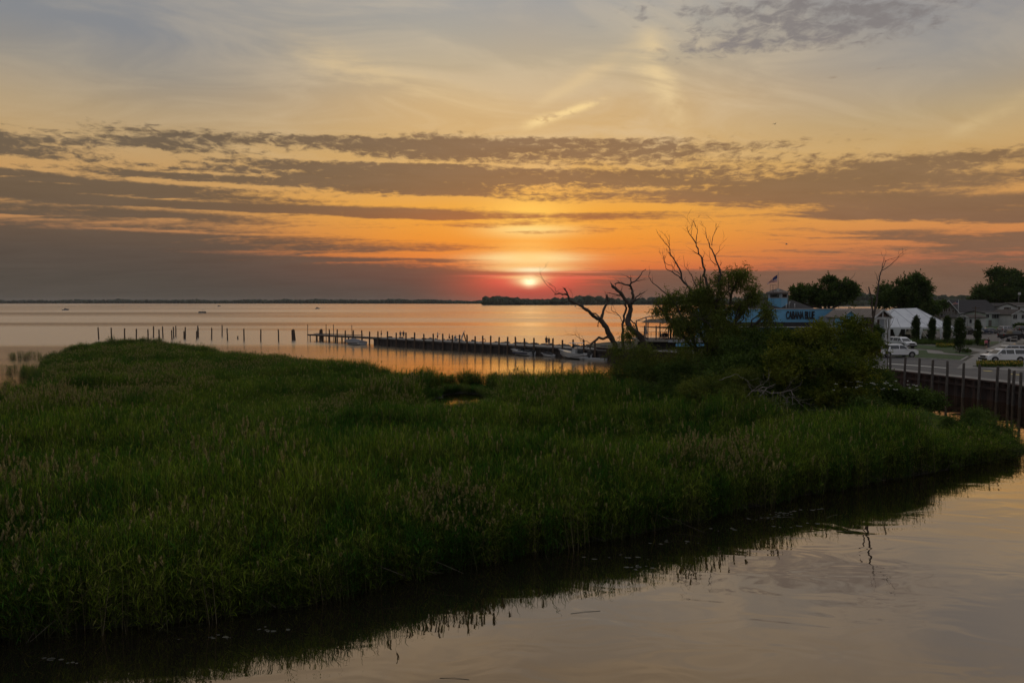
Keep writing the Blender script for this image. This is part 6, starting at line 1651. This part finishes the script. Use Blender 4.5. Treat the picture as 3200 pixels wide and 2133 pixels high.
RM = [rock_mesh(s) for s in range(5)]
_k = 0
for i in range(46):
    rnd = random.Random(300 + i); px = 1310 + i * 13.0 + rnd.uniform(-4, 4); p = on_pier(px, PW + .75 + rnd.uniform(-.1, .5)); big = .8 if px < 1560 else 1.0; s = rnd.uniform(.55, 1.0) * big; _k += 1
    tag(put('boulder', RM[i % 5], (p.x, p.y, PZ - .42 + rnd.uniform(-.1, .35)), rnd.random() * 6, (rnd.gauss(0, .2), rnd.gauss(0, .2)), (s * 1.1, s, s * .8)), 'dark boulder heaped behind the pier deck, %s from the outer end' % ordinal(_k), 'boulder', 'boulders along the lake side of the pier')
m = MB(); rnd = random.Random(5)
for k in range(150):
    p = on_pier(1290 + k * 4.3, PW + rnd.uniform(.4, 3.4)); d = (p - on_pier(1290 + k * 4.3)).dot(PN) - PW; m.blob((p.x, p.y, 1.15 - d * .36), (rnd.uniform(.4, .75),) * 3, k, .7, 6, 4, 1.2)
tag(m.build('riprap', 'rock'), 'loose stone slope below the boulders on the lake side of the pier', 'stones', kind='stuff')
for i, (px, lab) in enumerate(((1219, 'low timber block on the pier nearest the dock'), (1253, 'low timber block at the feet of two people'), (1290, 'low timber block third from the dock'), (1325, 'low timber block beside the first boulders'))):
    p = on_pier(px, 2.9); q = MB(); q.box((0, 0, .16), (1.1, .35, .26)); q.box((-.4, 0, .02), (.15, .4, .06)); q.box((.4, 0, .02), (.15, .4, .06)); o = q.build('wheel_stop', 'pile_wood', None, loc=(p.x, p.y, PZ)); o.rotation_euler.z = math.atan2(PU.y, PU.x); tag(o, lab, 'block', 'low blocks on the pier')


def adirondack():
    p = on_pier(1432, 2.0); t = thing('giant_chair', 'oversized white wooden slatted lounge chair on the pier', 'chair', (p.x, p.y, PZ), R(176)); k = 1.75
    def V(x, y, z): return (x * k, y * k, z * k)
    for i in range(7):
        y = (i - 3) * .115; h = 1.12 - .028 * (i - 3) ** 2; m = MB(); m.bar(V(-.32, y, .22), V(-.32 - .40 * h, y * 1.05, .22 + h), .10 * k, .03 * k, (1, 0, .4)); m.build('back_slat', 'trim_white', t)
    for i in range(6):
        x = .38 - i * .13; m = MB(); m.box(V(x, 0, .40 - i * .032), (.11 * k, .72 * k, .03 * k)); m.build('seat_slat', 'trim_white', t)
    for s in (-1, 1):
        m = MB(); m.box(V(-.02, s * .44, .62), (1.02 * k, .15 * k, .03 * k)); m.build('arm', 'trim_white', t)
        m = MB(); m.box(V(.38, s * .40, .31), (.12 * k, .03 * k, .62 * k)); m.build('front_leg', 'trim_white', t)
        m = MB(); m.bar(V(.44, s * .36, .40), V(-.62, s * .36, .02), .03 * k, .13 * k); m.build('rear_leg', 'trim_white', t)
        m = MB(); m.bar(V(-.46, s * .42, .05), V(-.50, s * .42, .62), .08 * k, .03 * k); m.build('arm_post', 'trim_white', t)
    m = MB(); m.bar(V(-.48, -.42, .60), V(-.48, .42, .60), .03 * k, .08 * k); m.build('back_rail', 'trim_white', t)
    m = MB(); m.bar(V(-.66, 0, 1.1), V(-.92, 0, 0.02), .05 * k, .05 * k); m.bar(V(-.66, .3, 1.0), V(-.92, .3, 0.02), .05 * k, .05 * k); m.bar(V(-.66, -.3, 1.0), V(-.92, -.3, .02), .05 * k, .05 * k); m.build('back_brace', 'pile_wood', t)


adirondack()
# life ring on a pile
p = on_pier(900 + 1364 / 2.241, -.5); rg = MB(); q = [(.3 * math.cos(a), 0, .3 * math.sin(a)) for a in (2 * PI * k / 16 for k in range(17))]
for a, b in zip(q, q[1:]): rg.tube([a, b], .07, 6)
o = rg.build('life_ring', 'ring_orange', None, loc=(p.x + .25, p.y - .05, 2.25)); tag(o, 'life ring hanging on a mooring pile midway along the pier', 'life ring')


# ------------------------------------------------------------------ boats
def hull(L, B, H, z0=-.25, n=12, bow=1.0, flare=.25, sheer=.25):
    """stations from transom (x=-L/2) to stem (x=L/2); a V bottom rising to the bow"""
    rings = []
    for i in range(n + 1):
        f = i / n; x = -L / 2 + L * f; b = B / 2 * (1 - max(0, (f - .45) / .55) ** 2.2) + .02; k = max(0, (f - .6) / .4); zk = z0 + (H * .75 - z0) * k ** 2.5; zs = H + sheer * f ** 2; xs = x + (.35 * bow * k ** 2)
        zc = zk + (zs - zk) * .38; bc = b * (.92 - .35 * k)
        rings.append([Vector((x, 0, zk)), Vector((x, bc, zc)), Vector((xs, b, zs)), Vector((xs, b - .08, zs)), Vector((xs, b - .12, zs - .06)), Vector((xs, -(b - .12), zs - .06)), Vector((xs, -(b - .08), zs)), Vector((xs, -b, zs)), Vector((x, -bc, zc))])
    m = MB(); m.loft(rings); return m


def outboard(t, x, z, s=1.0):
    m = MB(); m.box((x - .25 * s, 0, z + .35 * s), (.5 * s, .38 * s, .55 * s), taper=(.8, .8)); m.box((x - .22 * s, 0, z - .25 * s), (.2 * s, .12 * s, .8 * s)); m.build('outboard_motor', 'black_plastic', t)


def at_boat(px, off, rz_deg): p = on_pier(px, -off); return (p.x, p.y, 0), R(rz_deg)


pang = math.degrees(math.atan2(PU.y, PU.x))
loc, rz = at_boat(1106, 1.75, pang + 180)
b1 = thing('motor_boat', 'grey canvas-covered motor boat moored under the dock end', 'boat', loc, rz, 'boats moored at the pier'); hull(6.6, 2.4, .75).build('hull', 'hull_white', b1, smooth=False)
m = MB(); m.loft([[Vector((x, -w, .80 + sh)), Vector((x, -w * .5, .80 + sh + h * .8)), Vector((x, 0, .80 + sh + h)), Vector((x, w * .5, .80 + sh + h * .8)), Vector((x, w, .80 + sh))] for x, w, h, sh in ((-3.25, 1.15, .05, -.02), (-2.2, 1.16, .25, 0), (-.9, 1.16, .5, .02), (.3, 1.14, .62, .05), (1.2, .98, .38, .1), (2.6, .5, .12, .17), (3.3, .12, .03, .22))]); m.build('canvas_cover', 'canvas_grey', b1)
m = MB(); m.box((-2.9, 0, .35), (.9, 2.2, .3)); m.build('swim_platform', 'hull_white', b1)
m = MB(); m.box((0, 1.19, .42), (5.4, .03, .16)); m.box((0, -1.19, .42), (5.4, .03, .16)); m.build('stripe', 'canvas_dark', b1)

loc, rz = at_boat(1632, 1.7, pang + 178)
b2 = thing('motor_boat', 'white runabout with dark hull band moored third along the pier', 'boat', loc, rz, 'boats moored at the pier'); hull(5.0, 2.0, .72, sheer=.35).build('hull', 'hull_white', b2)
m = MB(); m.box((-.3, 1.0, .44), (3.6, .04, .32)); m.box((-.3, -1.0, .44), (3.6, .04, .32)); m.build('stripe', 'hull_navy', b2)
m = MB(); m.add([(.6, -.8, .8), (.6, .8, .8), (.25, .7, 1.25), (.25, -.7, 1.25), (-.3, -.82, .8), (-.3, .82, .8), (-.3, .72, 1.1), (-.3, -.72, 1.1)], [(0, 1, 2, 3), (0, 3, 7, 4), (1, 5, 6, 2)]); m.build('windscreen', 'glass_dark', b2)
m = MB(); m.box((-1.3, 0, .85), (1.2, 1.5, .3)); m.build('seat', 'canvas_dark', b2); outboard(b2, -2.5, .55, 1.0)
m = MB(); m.tube([(1.0, .55, .95), (1.7, .4, 1.25), (2.55, 0, 1.38), (1.7, -.4, 1.25), (1.0, -.55, .95)], .02, 5); m.build('bow_rail', 'steel_grey', b2)

loc, rz = at_boat(1712, 1.4, pang + 170)
b3 = thing('jet_ski', 'small white jet ski floating between two moored boats', 'jet ski', loc, rz); hull(2.9, 1.1, .42, z0=-.15, sheer=.2).build('hull', 'hull_white', b3)
m = MB(); m.loft([[Vector((x, -w, .42)), Vector((x, -w * .6, z)), Vector((x, w * .6, z)), Vector((x, w, .42))] for x, w, z in ((-1.2, .3, .6), (-.5, .28, .78), (.1, .25, .75), (.35, .3, .85), (1.2, .2, .62))]); m.build('seat', 'canvas_dark', b3)
m = MB(); m.tube([(.3, -.38, 1.05), (.42, 0, .95), (.3, .38, 1.05)], .03, 5); m.tube([(.42, 0, .95), (.55, 0, .75)], .05, 5); m.build('handlebar', 'black_plastic', b3)

loc, rz = at_boat(1794, 2.0, pang + 176)
b4 = thing('console_boat', 'white centre-console boat with hard top moored nearest the restaurant', 'boat', loc, rz, 'boats moored at the pier'); hull(6.2, 2.4, .95, sheer=.6).build('hull', 'hull_white', b4)
m = MB(); m.box((-.2, 0, 1.3), (.9, .8, 1.1), taper=(.75, .85)); m.build('console', 'hull_white', b4); m = MB(); m.add([(.28, -.36, 1.85), (.28, .36, 1.85), (.08, .34, 2.25), (.08, -.34, 2.25)], [(0, 1, 2, 3)]); m.build('windscreen', 'glass_dark', b4)
m = MB(); m.box((-.5, 0, 2.78), (2.3, 1.7, .1), taper=(.9, .88)); m.build('hard_top', 'hull_white', b4)
m = MB()
for sx in (-1.2, .25):
    for sy in (-.62, .62): m.tube([(sx, sy * .7, .9), (sx - .05, sy, 2.75)], .03, 6)
m.build('top_frame', 'steel_grey', b4); m = MB(); m.box((-1.4, 0, 1.25), (.5, 1.0, .7)); m.build('seat', 'canvas_dark', b4); outboard(b4, -3.1, .7, 1.3)
m = MB(); m.tube([(-.4, .3, 2.83), (-.9, .5, 4.0)], .012, 4); m.build('antenna', 'trim_white', b4)

p = on_pier(1855, -2.2); m = MB(); m.box((0, 0, .16), (4.6, 1.3, .34)); m.box((0, -.68, .25), (4.6, .06, .1)); m.box((0, .68, .25), (4.6, .06, .1)); o = m.build('floating_dock', 'hull_white', None, loc=(p.x, p.y, 0)); o.rotation_euler.z = R(pang + 8); tag(o, 'low white floating dock section beside the willow scrub', 'float')


def far_boat(px, py, rz, label, kind):
    p = at(px, py); t = thing('far_boat', label, 'boat', (p.x, p.y, 0), R(rz), 'boats out on the lake')
    if kind == 'pontoon':
        m = MB()
        for s in (-.9, .9): m.tube([(-3, s, .15), (2.6, s, .15), (3.1, s, .3)], .32, 8)
        m.build('pontoons', 'steel_grey', t); m = MB(); m.box((0, 0, .5), (6, 2.4, .12)); m.build('deck', 'hull_white', t); m = MB()
        for s in (-1.15, 1.15): m.box((0, s, .9), (5.6, .05, .7))
        m.box((-2.8, 0, .9), (.05, 2.3, .7)); m.box((2.8, 0, .9), (.05, 2.3, .7)); m.build('fence', 'canvas_dark', t); m = MB(); m.box((-.4, 0, 2.6), (3.2, 2.3, .1)); m.build('canopy', 'canvas_dark', t); m = MB()
        for sx in (-1.9, 1.1):
            for sy in (-1.1, 1.1): m.tube([(sx, sy, .6), (sx, sy, 2.6)], .03, 5)
        m.build('canopy_frame', 'steel_grey', t); outboard(t, -3.0, .5, 1.2)
    else:
        hull(7.2, 2.5, 1.0, sheer=.5).build('hull', 'hull_white', t); m = MB(); m.loft([[Vector((x, -w, 1.0)), Vector((x, -w * .75, z)), Vector((x, w * .75, z)), Vector((x, w, 1.0))] for x, w, z in ((-1.4, .95, 1.7), (-.2, .95, 2.1), (.6, .85, 1.9), (2.2, .5, 1.3))]); m.build('cabin', 'canvas_dark', t)
        m = MB(); m.box((-1.2, 0, 2.7), (1.6, 1.8, .08)); m.build('hard_top', 'hull_white', t); m = MB()
        for sy in (-.8, .8): m.tube([(-1.8, sy, 1.0), (-1.6, sy, 2.7)], .03, 5); m.tube([(-.6, sy, 1.9), (-.6, sy, 2.7)], .03, 5)
        m.build('top_frame', 'steel_grey', t)


far_boat(206, 969, 8, 'small cruiser furthest out at the left of the lake', 'cruiser'); far_boat(632, 977.5, 172, 'canopied pontoon boat drifting on the lake', 'pontoon'); far_boat(992, 965, 5, 'small dark cruiser heading along the far shore', 'cruiser'); far_boat(684, 957.5, 10, 'tiny boat speck close under the far shore', 'cruiser'); far_boat(1798, 958, 80, 'tiny boat seen between the dead limbs', 'cruiser')


# ------------------------------------------------------------------ people
def skin_obj(name, verts, edges, rad, m, parent, lev=1):
    me = bpy.data.meshes.new(name); me.from_pydata(verts, edges, []); o = bpy.data.objects.new(name, me); C.objects.link(o); me.materials.append(MATS[m])
    md = o.modifiers.new('skin', 'SKIN'); md.use_smooth_shade = True
    for i, v in enumerate(me.skin_vertices[0].data): v.radius = (rad[i][0], rad[i][1]) if hasattr(rad[i], '__len__') else (rad[i], rad[i]); v.use_root = (i == 0)
    ss = o.modifiers.new('sub', 'SUBSURF'); ss.levels = ss.render_levels = lev
    o.parent = parent; return o


POSES = {
    'stand': dict(elL=(-.24, .0, 1.12), wrL=(-.24, .06, .88), elR=(.24, .0, 1.12), wrR=(.24, .06, .88), knL=(-.10, .02, .50), anL=(-.10, 0, .08), knR=(.10, .02, .50), anR=(.10, 0, .08)),
    'pocket': dict(elL=(-.28, -.06, 1.14), wrL=(-.17, .08, .95), elR=(.28, -.06, 1.14), wrR=(.17, .08, .95), knL=(-.10, .02, .50), anL=(-.12, 0, .08), knR=(.10, .02, .50), anR=(.12, 0, .08)),
    'photo': dict(elL=(-.22, .24, 1.24), wrL=(-.10, .46, 1.42), elR=(.22, .24, 1.24), wrR=(.10, .46, 1.42), knL=(-.10, .02, .50), anL=(-.11, 0, .08), knR=(.10, .02, .50), anR=(.11, 0, .08)),
    'walk': dict(elL=(-.24, -.14, 1.14), wrL=(-.24, -.22, .90), elR=(.24, .12, 1.14), wrR=(.23, .30, .98), knL=(-.10, .22, .52), anL=(-.10, .32, .10), knR=(.10, -.06, .50), anR=(.10, -.34, .14)),
    'sit': dict(elL=(-.24, .05, .72), wrL=(-.18, .28, .66), elR=(.24, .05, .72), wrR=(.18, .28, .66), knL=(-.11, .42, .50), anL=(-.11, .44, .08), knR=(.11, .42, .50), anR=(.11, .44, .08)),
    'lean': dict(elL=(-.24, .02, 1.12), wrL=(-.22, .10, .88), elR=(.26, .02, 1.14), wrR=(.34, .05, .95), knL=(-.10, .03, .50), anL=(-.09, 0, .08), knR=(.11, .02, .50), anR=(.16, .02, .08)),
}


def person(label, loc, rz, pose, h, shirt, legs, group=None, long_hair=False, shorts=True, hair='hair_dark'):
    t = thing('person', label, 'person', loc, rz, group); t.scale = (h / 1.72,) * 3; P = POSES[pose]; dz = -.42 if pose == 'sit' else 0.0
    V = [(0, 0, .94 + dz), (0, .01, 1.12 + dz), (0, 0, 1.34 + dz), (0, -.01, 1.47 + dz), (0, .01, 1.54 + dz), (0, .03, 1.61 + dz), (0, .02, 1.69 + dz)]; Rr = [(.15, .11), (.13, .10), (.16, .11), .055, .06, (.078, .095), (.06, .075)]; Ed = [(0, 1), (1, 2), (2, 3), (3, 4), (4, 5), (5, 6)]
    def add(p, r, j): V.append(p); Rr.append(r); Ed.append((j, len(V) - 1)); return len(V) - 1
    for s, e, w, k, a in ((-1, 'elL', 'wrL', 'knL', 'anL'), (1, 'elR', 'wrR', 'knR', 'anR')):
        sh = add((s * .175, 0, 1.40 + dz), .062, 2); el = add(P[e], .045, sh); wr = add(P[w], .030, el); d = (Vector(P[w]) - Vector(P[e])).normalized(); side = d.cross(Vector((0, 0, 1))); side = side.normalized() if side.length > .1 else Vector((0, 1, 0))
        pc = Vector(P[w]) + d * .07; pm = add(tuple(pc), (.034, .02), wr)
        for f, ln in ((-1.5, .065), (-.5, .08), (.5, .085), (1.5, .075)):
            q = pc + d * .045 + side * f * .018; i = add(tuple(q), .010, pm); add(tuple(q + d * ln * .6 + Vector((0, .012, 0))), .008, i)
        i = add(tuple(pc - d * .02 + side * .045), .011, wr); add(tuple(pc + d * .03 + side * .065), .009, i)
        hp = add((s * .095, 0, .90 + dz), .088, 0); kn = add(P[k], .058, hp); an = add(P[a], .040, kn); add((P[a][0], P[a][1] + .15, P[a][2] - .045), (.042, .03), an)
    skin_obj('body', V, Ed, Rr, 'skin', t)
    sv = [(0, 0, 1.12 + dz), (0, 0, .98 + dz), (0, 0, 1.36 + dz), (0, 0, 1.45 + dz), (-.18, 0, 1.40 + dz), tuple(Vector((-.18, 0, 1.40 + dz)).lerp(Vector(P['elL']), .85)), (.18, 0, 1.40 + dz), tuple(Vector((.18, 0, 1.40 + dz)).lerp(Vector(P['elR']), .85))]
    skin_obj('shirt', sv, [(0, 1), (0, 2), (2, 3), (2, 4), (4, 5), (2, 6), (6, 7)], [(.155, .125), (.165, .13), (.18, .13), .07, .078, .066, .078, .066], shirt, t)
    f = .75 if shorts else 1.0; k2 = .55 if not shorts else 0
    lv = [(0, 0, .95 + dz)]; le = []; lr = [(.165, .125)]
    for s, k, a in ((-1, 'knL', 'anL'), (1, 'knR', 'anR')):
        lv.append((s * .10, 0, .88 + dz)); le.append((0, len(lv) - 1)); lr.append(.105); kk = Vector((s * .10, 0, .88 + dz)).lerp(Vector(P[k]), .92 if shorts else 1.0); lv.append(tuple(kk)); le.append((len(lv) - 2, len(lv) - 1)); lr.append(.085 if shorts else .07)
        if not shorts: lv.append(P[a]); le.append((len(lv) - 2, len(lv) - 1)); lr.append(.058)
    skin_obj('trousers' if not shorts else 'shorts', lv, le, lr, legs, t)
    hm = MB(); hm.blob((0, -.012, 1.655 + dz), (.088, .108, .082), 3, .1, 10, 6)
    if long_hair: hm.blob((0, -.07, 1.52 + dz), (.085, .05, .17), 4, .1, 8, 5)
    hm.build('hair', hair, t, smooth=True)
    fm = MB(); fm.blob((0, .118, 1.605 + dz), (.014, .022, .022), 1, .05, 6, 4)
    for s in (-1, 1): fm.blob((s * .082, .02, 1.61 + dz), (.012, .022, .032), 1, .05, 6, 4)
    fm.build('face', 'skin', t, smooth=True)
    em = MB()
    for s in (-1, 1): em.blob((s * .032, .108, 1.632 + dz), (.010, .008, .007), 1, 0, 6, 4)
    em.box((0, .108, 1.565 + dz), (.045, .012, .008)); em.build('eyes_and_mouth', 'hair_dark', t)
    return t


def on_deck(px, off): p = on_pier(px, off); return (p.x, p.y, PZ)


GP = 'people on the pier'
person('person in dark clothes standing alone near the dock', on_deck(1191, 1.6), R(95), 'stand', 1.7, 'cloth_navy', 'cloth_black', GP, shorts=False)
person('person in grey standing with hands in pockets beside a companion', on_deck(1251, 1.6), R(20), 'pocket', 1.72, 'cloth_grey', 'cloth_khaki', GP)
person('person in dark top standing beside the one in grey', on_deck(1260.5, 1.4), R(-15), 'lean', 1.8, 'cloth_navy', 'cloth_khaki', GP)
person('person in pale shirt holding a phone up with both arms', on_deck(1367, 1.6), R(-95), 'photo', 1.78, 'cloth_white', 'cloth_red', GP)
person('long-haired child striding towards the giant chair', on_deck(1404, 1.6), R(-90), 'walk', 1.5, 'cloth_red', 'cloth_black', GP, True)
p = on_pier(1424, 2.0); person('child sitting in the giant white chair', (p.x - .1, p.y, PZ + .30), R(94), 'sit', 1.45, 'cloth_black', 'cloth_navy', GP)
person('taller of two people together near the console boat', on_deck(1707.5, 1.7), R(-35), 'lean', 1.85, 'cloth_black', 'cloth_navy', GP)
person('shorter of two people together near the console boat', on_deck(1715.5, 1.7), R(15), 'stand', 1.66, 'cloth_black', 'cloth_grey', GP, True)
person('person in pink shirt walking past the parked cars', tuple(at(3081, 1090, LZ)), R(150), 'walk', 1.7, 'cloth_pink', 'cloth_black', None, True)
person('person in dark jacket beside the one in pink', tuple(at(3088, 1087, LZ)), R(120), 'stand', 1.78, 'cloth_black', 'cloth_navy', None, shorts=False)
for i, (x, dy, rz, sh) in enumerate(((963, 2.5, -90, 'cloth_grey'), (1008, 1.6, 180, 'cloth_black'), (1040, 3.3, 0, 'cloth_navy'), (1076, 3.4, 90, 'cloth_black'), (1205, 2.5, -90, 'cloth_navy'), (1298, 2.4, 90, 'cloth_grey'))):
    q = at_y(1900 + x / 5.873, 1060, 117.0 + dy); fz = 3.5
    person('seated diner in %s on the deck, %s from the lake end' % ({'cloth_grey': 'grey', 'cloth_black': 'black', 'cloth_navy': 'navy'}[sh], ordinal(i + 1)), (q.x, q.y, fz), R(rz), 'sit', 1.75, sh, 'cloth_black', 'diners on the deck')
    ch = thing('dining_chair', 'dark chair holding the seated diner, %s from the lake end' % ordinal(i + 1), 'chair', (q.x, q.y, fz), R(rz), 'dining chairs on the deck'); m = MB(); m.box((0, .05, .42), (.42, .42, .04)); m.build('seat', 'dark_steel', ch); m = MB(); m.box((0, -.16, .72), (.40, .03, .45)); m.build('backrest', 'dark_steel', ch)
    for sx in (-.18, .18):
        for sy in (-.15, .24): m = MB(); m.tube([(sx, sy, 0), (sx, sy, .41)], .015, 5); m.build('leg', 'dark_steel', ch)

# ------------------------------------------------------------------ small things: handrail, gulls, floating weed, fallen straw
def handrail():
    t = thing('handrail', 'curved pale handrail between the parked cars and the lot', 'handrail'); pts = [at(px, py + 14, LZ) for px, py in ((3122, 1064), (3140, 1060), (3158, 1054), (3178, 1051))]; m = MB(); m.tube([p + Vector((0, 0, 1.0)) for p in pts], .04, 6); m.build('rail', 'trim_white', t)
    for p in pts: m = MB(); m.tube([p, p + Vector((0, 0, 1.0))], .035, 6); m.build('post', 'trim_white', t)


handrail()


def gull(px, py, Y, rz, label):
    c = at_y(px, py, Y); t = thing('gull', label, 'bird', c, R(rz)); m = MB(); m.loft([[Vector((x, r * math.cos(a), r * math.sin(a))) for a in (2 * PI * k / 8 for k in range(8))] for x, r in ((-.28, .01), (-.15, .05), (0, .075), (.14, .06), (.22, .045), (.3, .01))]); m.build('body', 'gull', t, smooth=True)
    for s in (-1, 1): m = MB(); m.loft([[Vector((.08, s * .04, .03)), Vector((-.08, s * .04, .03)), Vector((-.08, s * .04, .05)), Vector((.08, s * .04, .05))], [Vector((.12, s * .3, .16)), Vector((-.04, s * .3, .16)), Vector((-.04, s * .3, .17)), Vector((.12, s * .3, .17))], [Vector((-.06, s * .62, .08)), Vector((-.1, s * .62, .08)), Vector((-.1, s * .62, .085)), Vector((-.06, s * .62, .085))]]); m.build('wing', 'gull', t, smooth=True)


gull(2421, 388, 150, 30, 'bird gliding high in the pale sky above the restaurant'); gull(2458, 763, 140, 160, 'bird gliding low in the orange sky above the restaurant')


def weed():
    rnd = random.Random(8); m = MB()
    for px, py, sx, sy, n in ((2000, 1772, 30, 4, 12), (2380, 1617, 45, 4, 16), (2420, 1606, 30, 3, 9), (2470, 1600, 30, 3, 7), (2290, 1652, 40, 3, 6), (2550, 1590, 25, 3, 5), (1900, 1740, 60, 6, 8), (2100, 1690, 60, 6, 8), (650, 1990, 60, 8, 8), (850, 1965, 60, 6, 8), (250, 2060, 60, 6, 7), (2480, 1642, 30, 4, 7)):
        for _ in range(n):
            p = at(px + rnd.gauss(0, sx), py + rnd.gauss(0, sy)); r = rnd.uniform(.02, .09); k = rnd.randint(5, 8); a0 = rnd.random() * 6; m.add([(p.x + r * rnd.uniform(.5, 1.2) * math.cos(a0 + 2 * PI * i / k) * 1.5, p.y + r * rnd.uniform(.5, 1.2) * math.sin(a0 + 2 * PI * i / k), .006) for i in range(k)], [tuple(range(k))])
    for px, py, L, a in ((2430, 1616, 1.6, .05), (2600, 1612, .9, .6), (1830, 1912, 1.0, .2), (2640, 1660, .7, -.2), (1420, 2120, .8, -.1)):
        p = at(px, py); d = Vector((math.cos(a), math.sin(a), 0)) * L / 2; m.tube([p - d + Vector((0, 0, .005)), p + Vector((0, .03, .015)), p + d + Vector((0, 0, .005))], .006, 4)
    tag(m.build('floating_weed', 'pad'), 'scraps of floating leaf and straw drifting below the reed bank', 'weed', kind='stuff')


weed()


def fallen_straw():
    """dead cane broken down over the water's edge"""
    rs = random.Random(12); m = MB(); n = len(MARSH)
    near = MARSH[0:12]
    for a, b in zip(near, near[1:]):
        A, B = Vector(a), Vector(b); L = (B - A).length; nr = Vector((B.y - A.y, -(B.x - A.x))).normalized(); nr = nr if nr.y < 0 else -nr
        for _ in range(int(L * 1.3)):
            f = rs.random(); p = A.lerp(B, f) - nr * rs.uniform(-.1, .8); d = (nr * rs.uniform(.1, 1) + Vector((rs.gauss(0, .8), rs.gauss(0, .2)))).normalized(); ln = rs.uniform(.5, 1.9); up = rs.uniform(-.1, .9)
            q = [Vector((p.x, p.y, rs.uniform(.1, .9))), Vector((p.x + d.x * ln * .5, p.y + d.y * ln * .5, .25 + up * ln * .4)), Vector((p.x + d.x * ln, p.y + d.y * ln, max(.0, .15 + up * ln * .35)))]
            m.tube(q, [.011, .009, .004], 3, cap=False)
    tag(m.build('fallen_straw', 'straw'), 'broken pale reed stalks leaning over the creek edge', 'straw', kind='stuff')


fallen_straw()

# ------------------------------------------------------------------ evening haze over the lake
def haze():
    m = bpy.data.materials.new('haze'); m.use_nodes = True; nt = m.node_tree; nt.nodes.clear()
    v = nt.nodes.new('ShaderNodeVolumePrincipled'); v.inputs['Color'].default_value = (0.85, 0.83, 0.82, 1); v.inputs['Density'].default_value = 0.000045; v.inputs['Anisotropy'].default_value = 0.2
    o = nt.nodes.new('ShaderNodeOutputMaterial'); nt.links.new(v.outputs[0], o.inputs['Volume']); MATS['haze'] = m
    b = MB(); b.box((0, 3070, 19.5), (10600, 6500, 41)); h = b.build('haze', 'haze'); tag(h, 'thin grey evening haze over the lake and marsh', 'haze', kind='stuff')


haze()
